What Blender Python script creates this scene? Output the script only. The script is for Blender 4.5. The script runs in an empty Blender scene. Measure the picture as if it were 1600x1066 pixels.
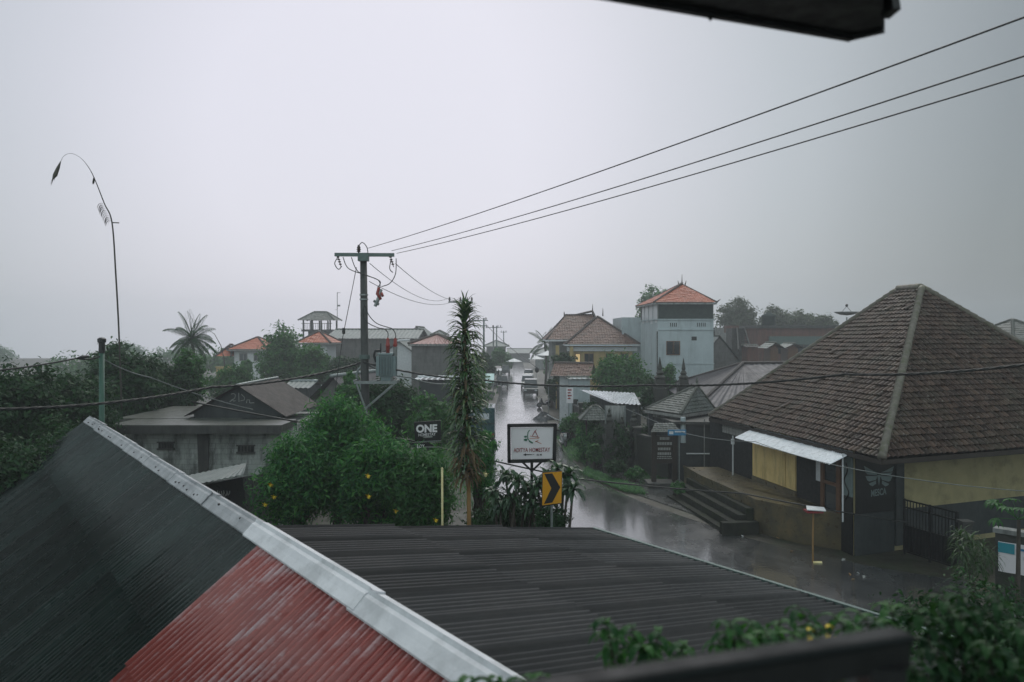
import bpy, math, random
import numpy as np
from mathutils import Vector, Matrix

R = math.radians
random.seed(7)
sc = bpy.context.scene
col = sc.collection

# ------------------------------------------------------------------ camera, sky, sun, exposure
H = 8.0                       # eye height above the road
F = 1600 * 28.0 / 36.0        # focal length in photo pixels
HOR = 522.0                   # horizon row

cam_d = bpy.data.cameras.new('camera')
cam = bpy.data.objects.new('camera', cam_d)
col.objects.link(cam)
cam.location = (0, 0, H)
cam.rotation_euler = (R(90), 0, 0)
cam_d.lens = 28.0
cam_d.sensor_width = 36.0
cam_d.shift_y = -(533 - HOR) / 1600.0
cam_d.clip_start = 0.05
cam_d.clip_end = 6000
cam_d.dof.use_dof = True
cam_d.dof.focus_distance = 38.0
cam_d.dof.aperture_fstop = 1.7
sc.camera = cam

SUN_EL, SUN_AZ = R(52), R(8)          # behind the cloud, ahead of the camera
world = bpy.data.worlds.new('World')
sc.world = world
world.use_nodes = True
wt = world.node_tree
wt.nodes.clear()
wo = wt.nodes.new('ShaderNodeOutputWorld')
bg = wt.nodes.new('ShaderNodeBackground')
bg.inputs['Strength'].default_value = 0.1
sky = wt.nodes.new('ShaderNodeTexSky')
sky.sky_type = 'NISHITA'
sky.sun_disc = False
sky.sun_elevation = SUN_EL
sky.sun_rotation = SUN_AZ
sky.dust_density = 4.0
sky.air_density = 1.5
# a deck of rain cloud: thin and bright ahead, dark to the right; raised behind as added fill
tc = wt.nodes.new('ShaderNodeTexCoord')
dot = wt.nodes.new('ShaderNodeVectorMath'); dot.operation = 'DOT_PRODUCT'
bd = Vector((-0.17, 0.95, 0.22)).normalized()
dot.inputs[1].default_value = bd
wt.links.new(tc.outputs['Generated'], dot.inputs[0])
nz = wt.nodes.new('ShaderNodeTexNoise')
nz.inputs['Scale'].default_value = 1.6
nz.inputs['Detail'].default_value = 3.0
wt.links.new(tc.outputs['Generated'], nz.inputs['Vector'])
ad = wt.nodes.new('ShaderNodeMath'); ad.operation = 'MULTIPLY_ADD'
ad.inputs[1].default_value = 0.03
wt.links.new(nz.outputs['Fac'], ad.inputs[0])
wt.links.new(dot.outputs['Value'], ad.inputs[2])
rp = wt.nodes.new('ShaderNodeValToRGB')
els = rp.color_ramp.elements
els[0].position = 0.0;  els[0].color = (0.56, 0.65, 0.665, 1)
els[1].position = 1.0;  els[1].color = (0.65, 0.648, 0.725, 1)
for p, c in ((0.35, (0.33, 0.395, 0.41)), (0.60, (0.195, 0.235, 0.25)), (0.77, (0.24, 0.275, 0.30)), (0.84, (0.31, 0.345, 0.375)), (0.90, (0.40, 0.435, 0.475)), (0.96, (0.535, 0.55, 0.61)), (0.985, (0.61, 0.613, 0.685))):
    e = els.new(p); e.color = (*c, 1)
wt.links.new(ad.outputs[0], rp.inputs['Fac'])
gain = wt.nodes.new('ShaderNodeVectorMath'); gain.operation = 'SCALE'
gain.inputs['Scale'].default_value = 10.0
# added dimming on the right of the sky, to darken right-facing slopes
sx_ = wt.nodes.new('ShaderNodeSeparateXYZ'); wt.links.new(tc.outputs['Generated'], sx_.inputs[0])
mr = wt.nodes.new('ShaderNodeMapRange'); mr.inputs['From Min'].default_value = 0.35; mr.inputs['From Max'].default_value = 1.0; mr.inputs['To Min'].default_value = 1.0; mr.inputs['To Max'].default_value = 0.45
wt.links.new(sx_.outputs['X'], mr.inputs['Value'])
dim = wt.nodes.new('ShaderNodeVectorMath'); dim.operation = 'SCALE'
wt.links.new(rp.outputs['Color'], dim.inputs[0]); wt.links.new(mr.outputs['Result'], dim.inputs['Scale'])
wt.links.new(dim.outputs['Vector'], gain.inputs[0])
mixw = wt.nodes.new('ShaderNodeMix'); mixw.data_type = 'RGBA'
mixw.inputs['Factor'].default_value = 0.93
wt.links.new(sky.outputs['Color'], mixw.inputs['A'])
wt.links.new(gain.outputs['Vector'], mixw.inputs['B'])
wt.links.new(mixw.outputs['Result'], bg.inputs['Color'])
wt.links.new(bg.outputs['Background'], wo.inputs['Surface'])

sun_d = bpy.data.lights.new('sun', 'SUN')
sun = bpy.data.objects.new('sun', sun_d)
col.objects.link(sun)
sun_d.energy = 1.0
sun_d.angle = R(40)
sun_d.color = (1.0, 0.97, 0.93)
sun_dir = Vector((math.sin(SUN_AZ) * math.cos(SUN_EL), math.cos(SUN_AZ) * math.cos(SUN_EL), math.sin(SUN_EL)))
sun.rotation_euler = sun_dir.to_track_quat('Z', 'Y').to_euler()
sun.location = (0, 0, 60)

sc.view_settings.view_transform = 'Standard'
sc.view_settings.look = 'None'
sc.view_settings.gamma = 1.0
sc.view_settings.use_curve_mapping = False
sc.view_settings.exposure = 0.27
sc.render.engine = 'CYCLES'
cy = sc.cycles
cy.use_denoising = True
cy.max_bounces = 6
cy.diffuse_bounces = 2
cy.glossy_bounces = 3
cy.transmission_bounces = 3
cy.transparent_max_bounces = 6
cy.volume_bounces = 2
cy.use_adaptive_sampling = True
cy.adaptive_threshold = 0.02
cy.caustics_reflective = False
cy.caustics_refractive = False

# ------------------------------------------------------------------ helpers
def at(px, py, Y):
    """the point of the place seen at photo pixel (px, py), Y metres ahead"""
    return Vector(((px - 800) / F * Y, Y, H - (py - HOR) / F * Y))

def gnd(px, py, z=0.0):
    Y = (H - z) * F / (py - HOR)
    return Vector(((px - 800) / F * Y, Y, z))

def xat(px, Y):
    return (px - 800) / F * Y

def zat(py, Y):
    return H - (py - HOR) / F * Y

def on_plane(px, P0, d):
    """where the sight line of column px meets the vertical plane through P0 along d"""
    k = (px - 800) / F
    t = (k * P0[1] - P0[0]) / (d[0] - k * d[1])
    return Vector((P0[0] + d[0] * t, P0[1] + d[1] * t, 0))

def zray(py, p):
    return H - (py - HOR) / F * p[1]

def tag(o, label=None, cat=None, group=None, kind=None):
    if label: o['label'] = label
    if cat: o['category'] = cat
    if group: o['group'] = group
    if kind: o['kind'] = kind
    return o

def thing(name, label, cat, loc=(0, 0, 0), group=None, rz=0.0):
    o = bpy.data.objects.new(name, None)
    o.empty_display_size = 0.3
    col.objects.link(o)
    o.location = loc
    o.rotation_euler = (0, 0, rz)
    return tag(o, label, cat, group)

def root_of(o):
    while o.parent: o = o.parent
    return o

def children(o):
    return [c for c in col.objects if c.parent == o]

def copy_tree(o, parent=None, kids=None):
    if kids is None:
        kids = {}
        for c in col.objects:
            if c.parent: kids.setdefault(c.parent.name, []).append(c)
    c = o.copy(); col.objects.link(c)
    if parent: c.parent = parent
    for ch in kids.get(o.name, []): copy_tree(ch, c, kids)
    return c

class MB:
    """collects faces in world (or thing-local) coordinates and links them as one mesh object"""
    def __init__(s):
        s.v = []; s.f = []; s.uv = None
    def add(s, vs, fs):
        b = len(s.v)
        s.v.extend([tuple(x) for x in vs])
        s.f.extend([tuple(i + b for i in f) for f in fs])
        return s
    def poly(s, pts):
        return s.add(pts, [tuple(range(len(pts)))])
    def hexa(s, b4, t4):
        return s.add(list(b4) + list(t4), [(3, 2, 1, 0), (4, 5, 6, 7), (0, 1, 5, 4), (1, 2, 6, 5), (2, 3, 7, 6), (3, 0, 4, 7)])
    def box(s, x0, x1, y0, y1, z0, z1):
        return s.hexa([(x0, y0, z0), (x1, y0, z0), (x1, y1, z0), (x0, y1, z0)], [(x0, y0, z1), (x1, y0, z1), (x1, y1, z1), (x0, y1, z1)])
    def obox(s, c, u, v, w):
        """box at centre c with half-extent vectors u, v, w"""
        c, u, v, w = map(Vector, (c, u, v, w))
        return s.hexa([c - u - v - w, c + u - v - w, c + u + v - w, c - u + v - w], [c - u - v + w, c + u - v + w, c + u + v + w, c - u + v + w])
    def beam(s, p, q, a, b=None, up=(0, 0, 1)):
        p, q = Vector(p), Vector(q); b = a if b is None else b
        d = (q - p); up = Vector(up)
        if abs(d.normalized().dot(up)) > 0.98: up = Vector((0, 1, 0))
        u = d.cross(up).normalized() * a / 2; w = u.cross(d).normalized() * b / 2
        return s.obox((p + q) / 2, d / 2, u, w)
    def prism(s, pts, z0, z1):
        n = len(pts)
        vs = [(p[0], p[1], z0) for p in pts] + [(p[0], p[1], z1) for p in pts]
        fs = [tuple(range(n - 1, -1, -1)), tuple(range(n, 2 * n))] + [(i, (i + 1) % n, n + (i + 1) % n, n + i) for i in range(n)]
        return s.add(vs, fs)
    def slab(s, pts, th):
        """polygon pts (3-D) thickened by vector th"""
        th = Vector(th); n = len(pts)
        vs = [Vector(p) for p in pts] + [Vector(p) + th for p in pts]
        fs = [tuple(range(n)), tuple(range(2 * n - 1, n - 1, -1))] + [(i, n + i, n + (i + 1) % n, (i + 1) % n) for i in range(n)]
        return s.add(vs, fs)
    def tube(s, pts, r, n=8, cap=True):
        pts = [Vector(p) for p in pts]; m = len(pts)
        rs = [r] * m if not hasattr(r, '__len__') else r
        vs = []; fs = []
        prev = None
        for i, p in enumerate(pts):
            d = (pts[min(i + 1, m - 1)] - pts[max(i - 1, 0)]).normalized()
            if prev is None:
                ref = Vector((1, 0, 0)) if abs(d.x) < 0.8 else Vector((0, 1, 0))
                u = d.cross(ref).normalized()
            else:
                u = (prev - d * prev.dot(d)).normalized()
            prev = u
            w = d.cross(u)
            for k in range(n):
                a = 2 * math.pi * k / n
                vs.append(p + (u * math.cos(a) + w * math.sin(a)) * rs[i])
        for i in range(m - 1):
            for k in range(n):
                k2 = (k + 1) % n
                fs.append((i * n + k, i * n + k2, (i + 1) * n + k2, (i + 1) * n + k))
        if cap:
            fs.append(tuple(range(n - 1, -1, -1))); fs.append(tuple(range((m - 1) * n, m * n)))
        return s.add(vs, fs)
    def lathe(s, c, prof, n=12):
        """prof = [(r, z)...] turned about the vertical through c"""
        c = Vector(c); vs = []; fs = []; m = len(prof)
        for r, z in prof:
            for k in range(n):
                a = 2 * math.pi * k / n
                vs.append((c.x + r * math.cos(a), c.y + r * math.sin(a), c.z + z))
        for i in range(m - 1):
            for k in range(n):
                k2 = (k + 1) % n
                fs.append((i * n + k, i * n + k2, (i + 1) * n + k2, (i + 1) * n + k))
        fs.append(tuple(range(n - 1, -1, -1))); fs.append(tuple(range((m - 1) * n, m * n)))
        return s.add(vs, fs)
    def torus(s, c, axis, R0, r, n=18, m=8):
        c = Vector(c); axis = Vector(axis).normalized()
        u = axis.orthogonal().normalized(); w = axis.cross(u)
        vs = []; fs = []
        for i in range(n):
            a = 2 * math.pi * i / n; d = u * math.cos(a) + w * math.sin(a)
            for j in range(m):
                b = 2 * math.pi * j / m
                vs.append(c + d * (R0 + r * math.cos(b)) + axis * r * math.sin(b))
        for i in range(n):
            for j in range(m):
                fs.append((i * m + j, i * m + (j + 1) % m, ((i + 1) % n) * m + (j + 1) % m, ((i + 1) % n) * m + j))
        return s.add(vs, fs)
    def strap(s, base, d, length, width, droop=0.6, segs=4, fold=0.0, roll=0.0):
        """a strap leaf from base along d, bending down by droop"""
        base, d = Vector(base), Vector(d).normalized()
        side = d.cross(Vector((0, 0, 1)))
        if side.length < 1e-3: side = Vector((1, 0, 0))
        side.normalize()
        if roll: side = Matrix.Rotation(roll, 3, d) @ side
        p = base.copy(); vs = []; fs = []
        for i in range(segs + 1):
            t = i / segs
            w = width * (0.45 + 1.6 * t - 1.95 * t * t) if t < 1 else width * 0.04
            n_ = side.cross(d)
            vs += [p - side * w / 2 + n_ * fold * w, p, p + side * w / 2 + n_ * fold * w] if fold else [p - side * w / 2, p + side * w / 2]
            dd = (d + Vector((0, 0, -droop * (i + 0.6) / segs * 2.0))).normalized()
            d = dd
            p = p + d * (length / segs)
        k = 3 if fold else 2
        for i in range(segs):
            for j in range(k - 1):
                a = i * k + j
                fs.append((a, a + 1, a + 1 + k, a + k))
        return s.add(vs, fs)
    def build(s, name, mat, parent=None, smooth=False, bevel=0.0, local=False):
        me = bpy.data.meshes.new(name)
        v = np.array([tuple(x) for x in s.v], dtype=np.float32)
        if parent is not None:
            off = np.array((0, 0, 0) if local else root_of(parent).location, dtype=np.float32)
        else:
            off = np.array((0, 0, 0), dtype=np.float32) if local else np.array(((v[:, 0].min() + v[:, 0].max()) / 2, (v[:, 1].min() + v[:, 1].max()) / 2, v[:, 2].min()), dtype=np.float32)
        me.from_pydata((v - off).tolist(), [], s.f)
        if s.uv is not None:
            l = me.uv_layers.new(name='UVMap')
            l.data.foreach_set('uv', np.array(s.uv, dtype=np.float32).ravel())
        me.validate(); me.update()
        if mat: me.materials.append(mat)
        if smooth: me.polygons.foreach_set('use_smooth', [True] * len(me.polygons))
        o = bpy.data.objects.new(name, me); col.objects.link(o)
        if parent is not None: o.parent = parent
        else: o.location = off.tolist()
        if bevel:
            b = o.modifiers.new('bevel', 'BEVEL'); b.width = bevel; b.segments = 2; b.limit_method = 'ANGLE'
        return o

def raw_mesh(name, v, nside, mat, parent=None, off=None, smooth=False):
    """fast mesh of separate polygons, v = (n*nside, 3)"""
    me = bpy.data.meshes.new(name)
    n = len(v) // nside
    if off is None:
        off = np.array(root_of(parent).location if parent else (0, 0, 0), dtype=np.float32)
    vv = (v - off).astype(np.float32)
    me.vertices.add(len(vv)); me.vertices.foreach_set('co', vv.ravel())
    me.loops.add(len(vv)); me.loops.foreach_set('vertex_index', np.arange(len(vv), dtype=np.int32))
    me.polygons.add(n); me.polygons.foreach_set('loop_start', np.arange(0, len(vv), nside, dtype=np.int32))
    me.update(calc_edges=True); me.validate()
    me.materials.append(mat)
    o = bpy.data.objects.new(name, me); col.objects.link(o)
    if parent: o.parent = parent
    else: o.location = off.tolist()
    return o

def text_mesh(name, s, size, mat, parent, origin, xd, yd, bold=0.0, width=None, align='CENTER', depth=0.004):
    """lettering as flat raised shapes: origin = baseline anchor, xd / yd = reading and up directions"""
    cu = bpy.data.curves.new('tmp', 'FONT')
    cu.body = s; cu.size = size; cu.align_x = align; cu.offset = bold * size; cu.extrude = depth / 2
    cu.resolution_u = 4
    to = bpy.data.objects.new('tmp', cu); col.objects.link(to)
    dg = bpy.context.evaluated_depsgraph_get()
    me = bpy.data.meshes.new_from_object(to.evaluated_get(dg))
    bpy.data.objects.remove(to); bpy.data.curves.remove(cu)
    me.name = name
    n = len(me.vertices); a = np.empty(n * 3, dtype=np.float32); me.vertices.foreach_get('co', a); a = a.reshape(-1, 3)
    sx = 1.0
    if width and n:
        w = a[:, 0].max() - a[:, 0].min(); sx = width / w
    xd, yd = Vector(xd).normalized(), Vector(yd).normalized(); nd = xd.cross(yd)
    M = np.array([xd * sx, yd, nd], dtype=np.float32)
    off = np.array(Vector(origin) - root_of(parent).location, dtype=np.float32)
    b = a @ M + off
    me.vertices.foreach_set('co', b.ravel()); me.update()
    me.materials.clear(); me.materials.append(mat)
    o = bpy.data.objects.new(name, me); col.objects.link(o); o.parent = parent
    return o

# ------------------------------------------------------------------ materials
MATS = {}
def nodes_of(name):
    m = bpy.data.materials.new(name); m.use_nodes = True
    nt = m.node_tree; bs = nt.nodes['Principled BSDF']
    return m, nt, bs

def obj_coord(nt, scale=(1, 1, 1)):
    t = nt.nodes.new('ShaderNodeTexCoord'); mp = nt.nodes.new('ShaderNodeMapping')
    mp.inputs['Scale'].default_value = scale
    nt.links.new(t.outputs['Object'], mp.inputs['Vector'])
    return mp.outputs['Vector']

def noise(nt, vec, scale, detail=4.0, rough=0.6):
    n = nt.nodes.new('ShaderNodeTexNoise')
    n.inputs['Scale'].default_value = scale; n.inputs['Detail'].default_value = detail; n.inputs['Roughness'].default_value = rough
    if vec is not None: nt.links.new(vec, n.inputs['Vector'])
    return n.outputs['Fac']

def ramp(nt, fac, stops, interp='LINEAR'):
    r = nt.nodes.new('ShaderNodeValToRGB'); r.color_ramp.interpolation = interp
    e = r.color_ramp.elements
    e[0].position, e[1].position = stops[0][0], stops[-1][0]
    e[0].color, e[1].color = (*stops[0][1], 1), (*stops[-1][1], 1)
    for p, c in stops[1:-1]:
        x = e.new(p); x.color = (*c, 1)
    nt.links.new(fac, r.inputs['Fac'])
    return r.outputs['Color']

def mixc(nt, fac, a, b, mode='MIX'):
    m = nt.nodes.new('ShaderNodeMix'); m.data_type = 'RGBA'; m.blend_type = mode
    for s, x in (('Factor', fac), ('A', a), ('B', b)):
        if hasattr(x, 'is_linked') or hasattr(x, 'links'): nt.links.new(x, m.inputs[s])
        elif isinstance(x, (int, float)): m.inputs[s].default_value = x
        else: m.inputs[s].default_value = (*x, 1)
    return m.outputs['Result']

def bump(nt, bs, h, strength=0.3, dist=0.02):
    b = nt.nodes.new('ShaderNodeBump'); b.inputs['Strength'].default_value = strength; b.inputs['Distance'].default_value = dist
    nt.links.new(h, b.inputs['Height']); nt.links.new(b.outputs['Normal'], bs.inputs['Normal'])

def pm(name, c1, c2=None, scale=3.0, rough=0.6, metal=0.0, stain=None, stain_amt=0.5, streak=False, bmp=0.15, spec=0.5, coat=0.0, sheet=0):
    """weathered surface: two tones of noise, optional stain with a shape of its own"""
    m, nt, bs = nodes_of(name)
    v = obj_coord(nt)
    c2 = c2 or tuple(x * 0.7 for x in c1)
    c = ramp(nt, noise(nt, v, scale), [(0.3, c2), (0.7, c1)])
    if stain:
        vs = obj_coord(nt, (2.2, 2.2, 0.35) if streak else (1, 1, 1))
        f = ramp(nt, noise(nt, vs, scale * 0.7, 6.0, 0.7), [(0.48, (0, 0, 0)), (0.66, (stain_amt,) * 3)])
        c = mixc(nt, f, c, stain)
    if sheet:                                  # every sheet has aged a little differently
        uv = nt.nodes.new('ShaderNodeUVMap'); dv = nt.nodes.new('ShaderNodeVectorMath'); dv.operation = 'DIVIDE'; dv.inputs[1].default_value = (sheet, 1, 1)
        fl = nt.nodes.new('ShaderNodeVectorMath'); fl.operation = 'FLOOR'; wn = nt.nodes.new('ShaderNodeTexWhiteNoise'); wn.noise_dimensions = '2D'
        nt.links.new(uv.outputs['UV'], dv.inputs[0]); nt.links.new(dv.outputs['Vector'], fl.inputs[0]); nt.links.new(fl.outputs['Vector'], wn.inputs['Vector'])
        c = mixc(nt, 1.0, c, ramp(nt, wn.outputs['Value'], [(0, (0.6,) * 3), (1, (1.45,) * 3)]), 'MULTIPLY')
    nt.links.new(c, bs.inputs['Base Color'])
    rr = ramp(nt, noise(nt, v, scale * 2.3), [(0.3, (max(rough - 0.12, 0.02),) * 3), (0.7, (min(rough + 0.12, 1),) * 3)])
    nt.links.new(rr, bs.inputs['Roughness'])
    bs.inputs['Metallic'].default_value = metal
    bs.inputs['Specular IOR Level'].default_value = spec
    bs.inputs['Coat Weight'].default_value = coat
    if bmp: bump(nt, bs, noise(nt, v, scale * 6), bmp, 0.01)
    return m

def tile_mat(name, tones, moss=(0.05, 0.06, 0.03), moss_amt=0.5, rough=0.5, pale=None, spec=0.3):
    """each tile gets its own tone (UV = tile column, course)"""
    m, nt, bs = nodes_of(name)
    uv = nt.nodes.new('ShaderNodeUVMap')
    fl = nt.nodes.new('ShaderNodeVectorMath'); fl.operation = 'FLOOR'
    nt.links.new(uv.outputs['UV'], fl.inputs[0])
    wn = nt.nodes.new('ShaderNodeTexWhiteNoise'); wn.noise_dimensions = '2D'
    nt.links.new(fl.outputs['Vector'], wn.inputs['Vector'])
    k = len(tones)
    c = ramp(nt, wn.outputs['Value'], [(i / max(k - 1, 1), t) for i, t in enumerate(tones)])
    v = obj_coord(nt)
    f = ramp(nt, noise(nt, v, 0.8, 6, 0.7), [(0.46, (0, 0, 0)), (0.68, (moss_amt,) * 3)])
    c = mixc(nt, f, c, moss)
    if pale:
        f2 = ramp(nt, noise(nt, v, 9.0, 3, 0.6), [(0.62, (0, 0, 0)), (0.70, (0.6,) * 3)])
        c = mixc(nt, f2, c, pale)
    f3 = ramp(nt, noise(nt, v, 14.0, 3), [(0.3, (0.6,) * 3), (0.7, (1, 1, 1))])
    c = mixc(nt, 1.0, c, f3, 'MULTIPLY')
    nt.links.new(c, bs.inputs['Base Color'])
    bs.inputs['Roughness'].default_value = rough
    bs.inputs['Specular IOR Level'].default_value = spec
    bump(nt, bs, noise(nt, v, 30), 0.2, 0.006)
    return m

def wall_mat(name, c1, c2, ang=0.0, bw=0.4, bh=0.2, mortar=(0.2, 0.2, 0.2), stain=(0.04, 0.05, 0.04), stain_amt=0.7, rough=0.75, mix=0.5, msize=0.012):
    """block or brick wall; ang = bearing of the wall's length"""
    m, nt, bs = nodes_of(name)
    t = nt.nodes.new('ShaderNodeTexCoord')
    mp = nt.nodes.new('ShaderNodeMapping'); mp.inputs['Rotation'].default_value = (0, 0, -ang)
    nt.links.new(t.outputs['Object'], mp.inputs['Vector'])
    sp = nt.nodes.new('ShaderNodeSeparateXYZ'); nt.links.new(mp.outputs['Vector'], sp.inputs[0])
    cb = nt.nodes.new('ShaderNodeCombineXYZ')
    sm = nt.nodes.new('ShaderNodeMath'); sm.operation = 'ADD'
    nt.links.new(sp.outputs['X'], sm.inputs[0]); nt.links.new(sp.outputs['Y'], sm.inputs[1])
    nt.links.new(sm.outputs[0], cb.inputs['X']); nt.links.new(sp.outputs['Z'], cb.inputs['Y'])
    br = nt.nodes.new('ShaderNodeTexBrick')
    br.inputs['Scale'].default_value = 1.0
    br.inputs['Brick Width'].default_value = bw; br.inputs['Row Height'].default_value = bh
    br.inputs['Mortar Size'].default_value = msize
    br.inputs['Color1'].default_value = (*c1, 1); br.inputs['Color2'].default_value = (*c2, 1); br.inputs['Mortar'].default_value = (*mortar, 1)
    nt.links.new(cb.outputs[0], br.inputs['Vector'])
    v = obj_coord(nt)
    n1 = ramp(nt, noise(nt, v, 1.1, 6, 0.65), [(0.3, c2), (0.7, c1)])
    c = mixc(nt, mix, n1, br.outputs['Color'])
    f = ramp(nt, noise(nt, obj_coord(nt, (1.6, 1.6, 0.5)), 1.3, 6, 0.7), [(0.45, (0, 0, 0)), (0.65, (stain_amt,) * 3)])
    c = mixc(nt, f, c, stain)
    nt.links.new(c, bs.inputs['Base Color'])
    bs.inputs['Roughness'].default_value = rough
    bump(nt, bs, br.outputs['Fac'], -0.4, 0.01)
    return m

def leaf_mat(name, tones, gloss=0.4, trans=0.35, spec=0.28):
    m, nt, bs = nodes_of(name)
    g = nt.nodes.new('ShaderNodeNewGeometry')
    k = len(tones)
    c = ramp(nt, g.outputs['Random Per Island'], [(i / max(k - 1, 1), t) for i, t in enumerate(tones)])
    nt.links.new(c, bs.inputs['Base Color'])
    bs.inputs['Roughness'].default_value = gloss
    bs.inputs['Specular IOR Level'].default_value = spec
    tr = nt.nodes.new('ShaderNodeBsdfTranslucent')
    cc = mixc(nt, 1.0, c, (1.5, 1.7, 0.7), 'MULTIPLY')
    nt.links.new(cc, tr.inputs['Color'])
    mx = nt.nodes.new('ShaderNodeMixShader'); mx.inputs[0].default_value = trans
    out = nt.nodes['Material Output']
    nt.links.new(bs.outputs[0], mx.inputs[1]); nt.links.new(tr.outputs[0], mx.inputs[2])
    nt.links.new(mx.outputs[0], out.inputs['Surface'])
    return m

def glass_mat(name, c=(0.02, 0.03, 0.035), rough=0.08):
    m, nt, bs = nodes_of(name)
    bs.inputs['Base Color'].default_value = (*c, 1); bs.inputs['Roughness'].default_value = rough
    bs.inputs['Specular IOR Level'].default_value = 0.8
    return m

# ------------------------------------------------------------------ roofs, plants and other builders
def slope(mb, A, B, C, D, tw, ch, amp, lip=0.0, samp=6, corr=False, steps=(), seam=0, u0=0.0):
    """one roof pitch with real tile courses or corrugations: A-B eave left to right seen from outside, D-C top edge"""
    A, B, C, D = map(Vector, (A, B, C, D))
    L = (B - A).length; u = (B - A) / L
    n = (B - A).cross((D + C) / 2 - A)
    n.normalize()
    v = n.cross(u)
    V = (D - A).dot(v); uD = (D - A).dot(u); uC = (C - A).dot(u)
    ul = lambda t: uD * t / V
    ur = lambda t: L + (uC - L) * t / V
    lo = min(0, uD); hi = max(L, uC)
    du = tw / samp
    k0 = math.floor(lo / du) - 1; k1 = math.ceil(hi / du) + 1
    cols = [k * du for k in range(k0, k1 + 1)]
    rows = []
    if corr:
        vs_ = sorted(set([0.0, V] + [s for s in steps if 0 < s < V]))
        for i in range(len(vs_) - 1):
            rows.append((vs_[i], 0.035 if i else 0.0, i)); rows.append((vs_[i + 1], 0.0, i))
    else:
        nc = max(1, int(round(V / ch))); c_ = V / nc
        for i in range(nc):
            rows.append((i * c_, lip, i)); rows.append(((i + 1) * c_, 0.0, i))
    def prof(x):
        if corr:
            h = amp * math.cos(2 * math.pi * x / tw)
            if seam and (x / tw) % seam < 1.0: h += 0.016
            return h
        f = (x / tw) % 1.0
        return amp * (abs(math.cos(math.pi * f)) ** 0.7)
    pr = [prof(x + u0) for x in cols]
    jit = random.Random(int(L * 1000) % 99991)
    tid = [math.floor((x + u0) / tw) for x in cols]
    t0_ = min(tid); nt_ = max(tid) - t0_ + 1
    base = len(mb.v); nc_ = len(cols)
    if mb.uv is None: mb.uv = []
    last = None; J = None
    for (t, off, cr_) in rows:
        a, b = ul(t), ur(t)
        if cr_ != last:                       # no two tiles lie quite alike
            last = cr_; J = [0.0 if corr else jit.gauss(0, lip * .22) + (jit.uniform(.3, .8) * lip if jit.random() < .03 else 0) for _ in range(nt_)]
        for x, h, k in zip(cols, pr, tid):
            xx = min(max(x, a), b)
            sag = 0.0 if corr else lip * .5 * math.sin(xx * .9 + t * .7) * math.sin(t * .55 + 1)
            mb.v.append(tuple(A + u * xx + v * t + n * (h + off + J[k - t0_] + sag)))
    for r in range(len(rows) - 1):
        t0, t1 = rows[r][0], rows[r + 1][0]
        a0, b0, a1, b1 = ul(t0), ur(t0), ul(t1), ur(t1)
        crs = rows[r][2]
        for c in range(nc_ - 1):
            x0, x1 = cols[c], cols[c + 1]
            if (x1 <= a0 and x1 <= a1) or (x0 >= b0 and x0 >= b1): continue
            q = base + r * nc_ + c
            mb.f.append((q, q + 1, q + 1 + nc_, q + nc_))
            cu = math.floor(((x0 + x1) / 2 + u0) / tw) + 0.5
            mb.uv += [(cu, crs + 0.5)] * 4
    return mb

def ridge_line(mb, p, q, r=0.11, step=0.36, n=8):
    p, q = Vector(p), Vector(q); m = max(2, int((q - p).length / step))
    pts = []; rs = []
    for i in range(m):
        a = p.lerp(q, i / m); b = p.lerp(q, (i + 0.96) / m)
        pts += [a, b]; rs += [r * 1.12, r * 0.92]
    mb.tube(pts, rs, n)

def hip_roof(parent, c, r1, r2, mat, rmat, tw=0.25, ch=0.33, amp=0.035, lip=0.035, samp=6, corr=False, rr=0.11, fascia=None, soffit=None, name='roof'):
    c = [Vector(x) for x in c]; r1, r2 = Vector(r1), Vector(r2)
    mb = MB()
    kw = dict(tw=tw, ch=ch, amp=amp, lip=lip, samp=samp, corr=corr)
    slope(mb, c[0], c[1], r2, r1, **kw)
    slope(mb, c[1], c[2], r2, r2, **kw)
    slope(mb, c[2], c[3], r1, r2, **kw)
    slope(mb, c[3], c[0], r1, r1, **kw)
    ro = mb.build(name, mat, parent, smooth=corr)
    rb = MB(); up = Vector((0, 0, rr * 0.45))
    for a, b in ((c[0], r1), (c[1], r2), (c[2], r2), (c[3], r1)): ridge_line(rb, a + up, b + up, rr)
    if (r1 - r2).length > 0.1: ridge_line(rb, r1 + up * 1.3, r2 + up * 1.3, rr * 1.1)
    rb.build('ridge_tiles', rmat, ro, smooth=True)
    if fascia:
        fb = MB(); dn = Vector((0, 0, -0.10))
        for i in range(4): fb.beam(c[i] + dn, c[(i + 1) % 4] + dn, 0.05, 0.16)
        fb.build('fascia', fascia, ro)
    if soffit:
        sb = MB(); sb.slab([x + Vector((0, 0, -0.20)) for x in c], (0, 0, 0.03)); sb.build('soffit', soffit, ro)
    return ro

def gable_roof(parent, e0, e1, r0, r1, f0, f1, mat, rmat, tw=0.25, ch=0.33, amp=0.03, lip=0.03, corr=False, rr=0.1, samp=6, name='roof'):
    """e0-e1 near eave, r0-r1 ridge, f0-f1 far eave (same left-right order seen from the near side)"""
    mb = MB(); kw = dict(tw=tw, ch=ch, amp=amp, lip=lip, corr=corr, samp=samp)
    slope(mb, e0, e1, r1, r0, **kw)
    slope(mb, f1, f0, r0, r1, **kw)
    ro = mb.build(name, mat, parent, smooth=corr)
    rb = MB(); ridge_line(rb, Vector(r0) + Vector((0, 0, .03)), Vector(r1) + Vector((0, 0, .03)), rr); rb.build('ridge_tiles', rmat, ro, smooth=True)
    return ro

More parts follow.
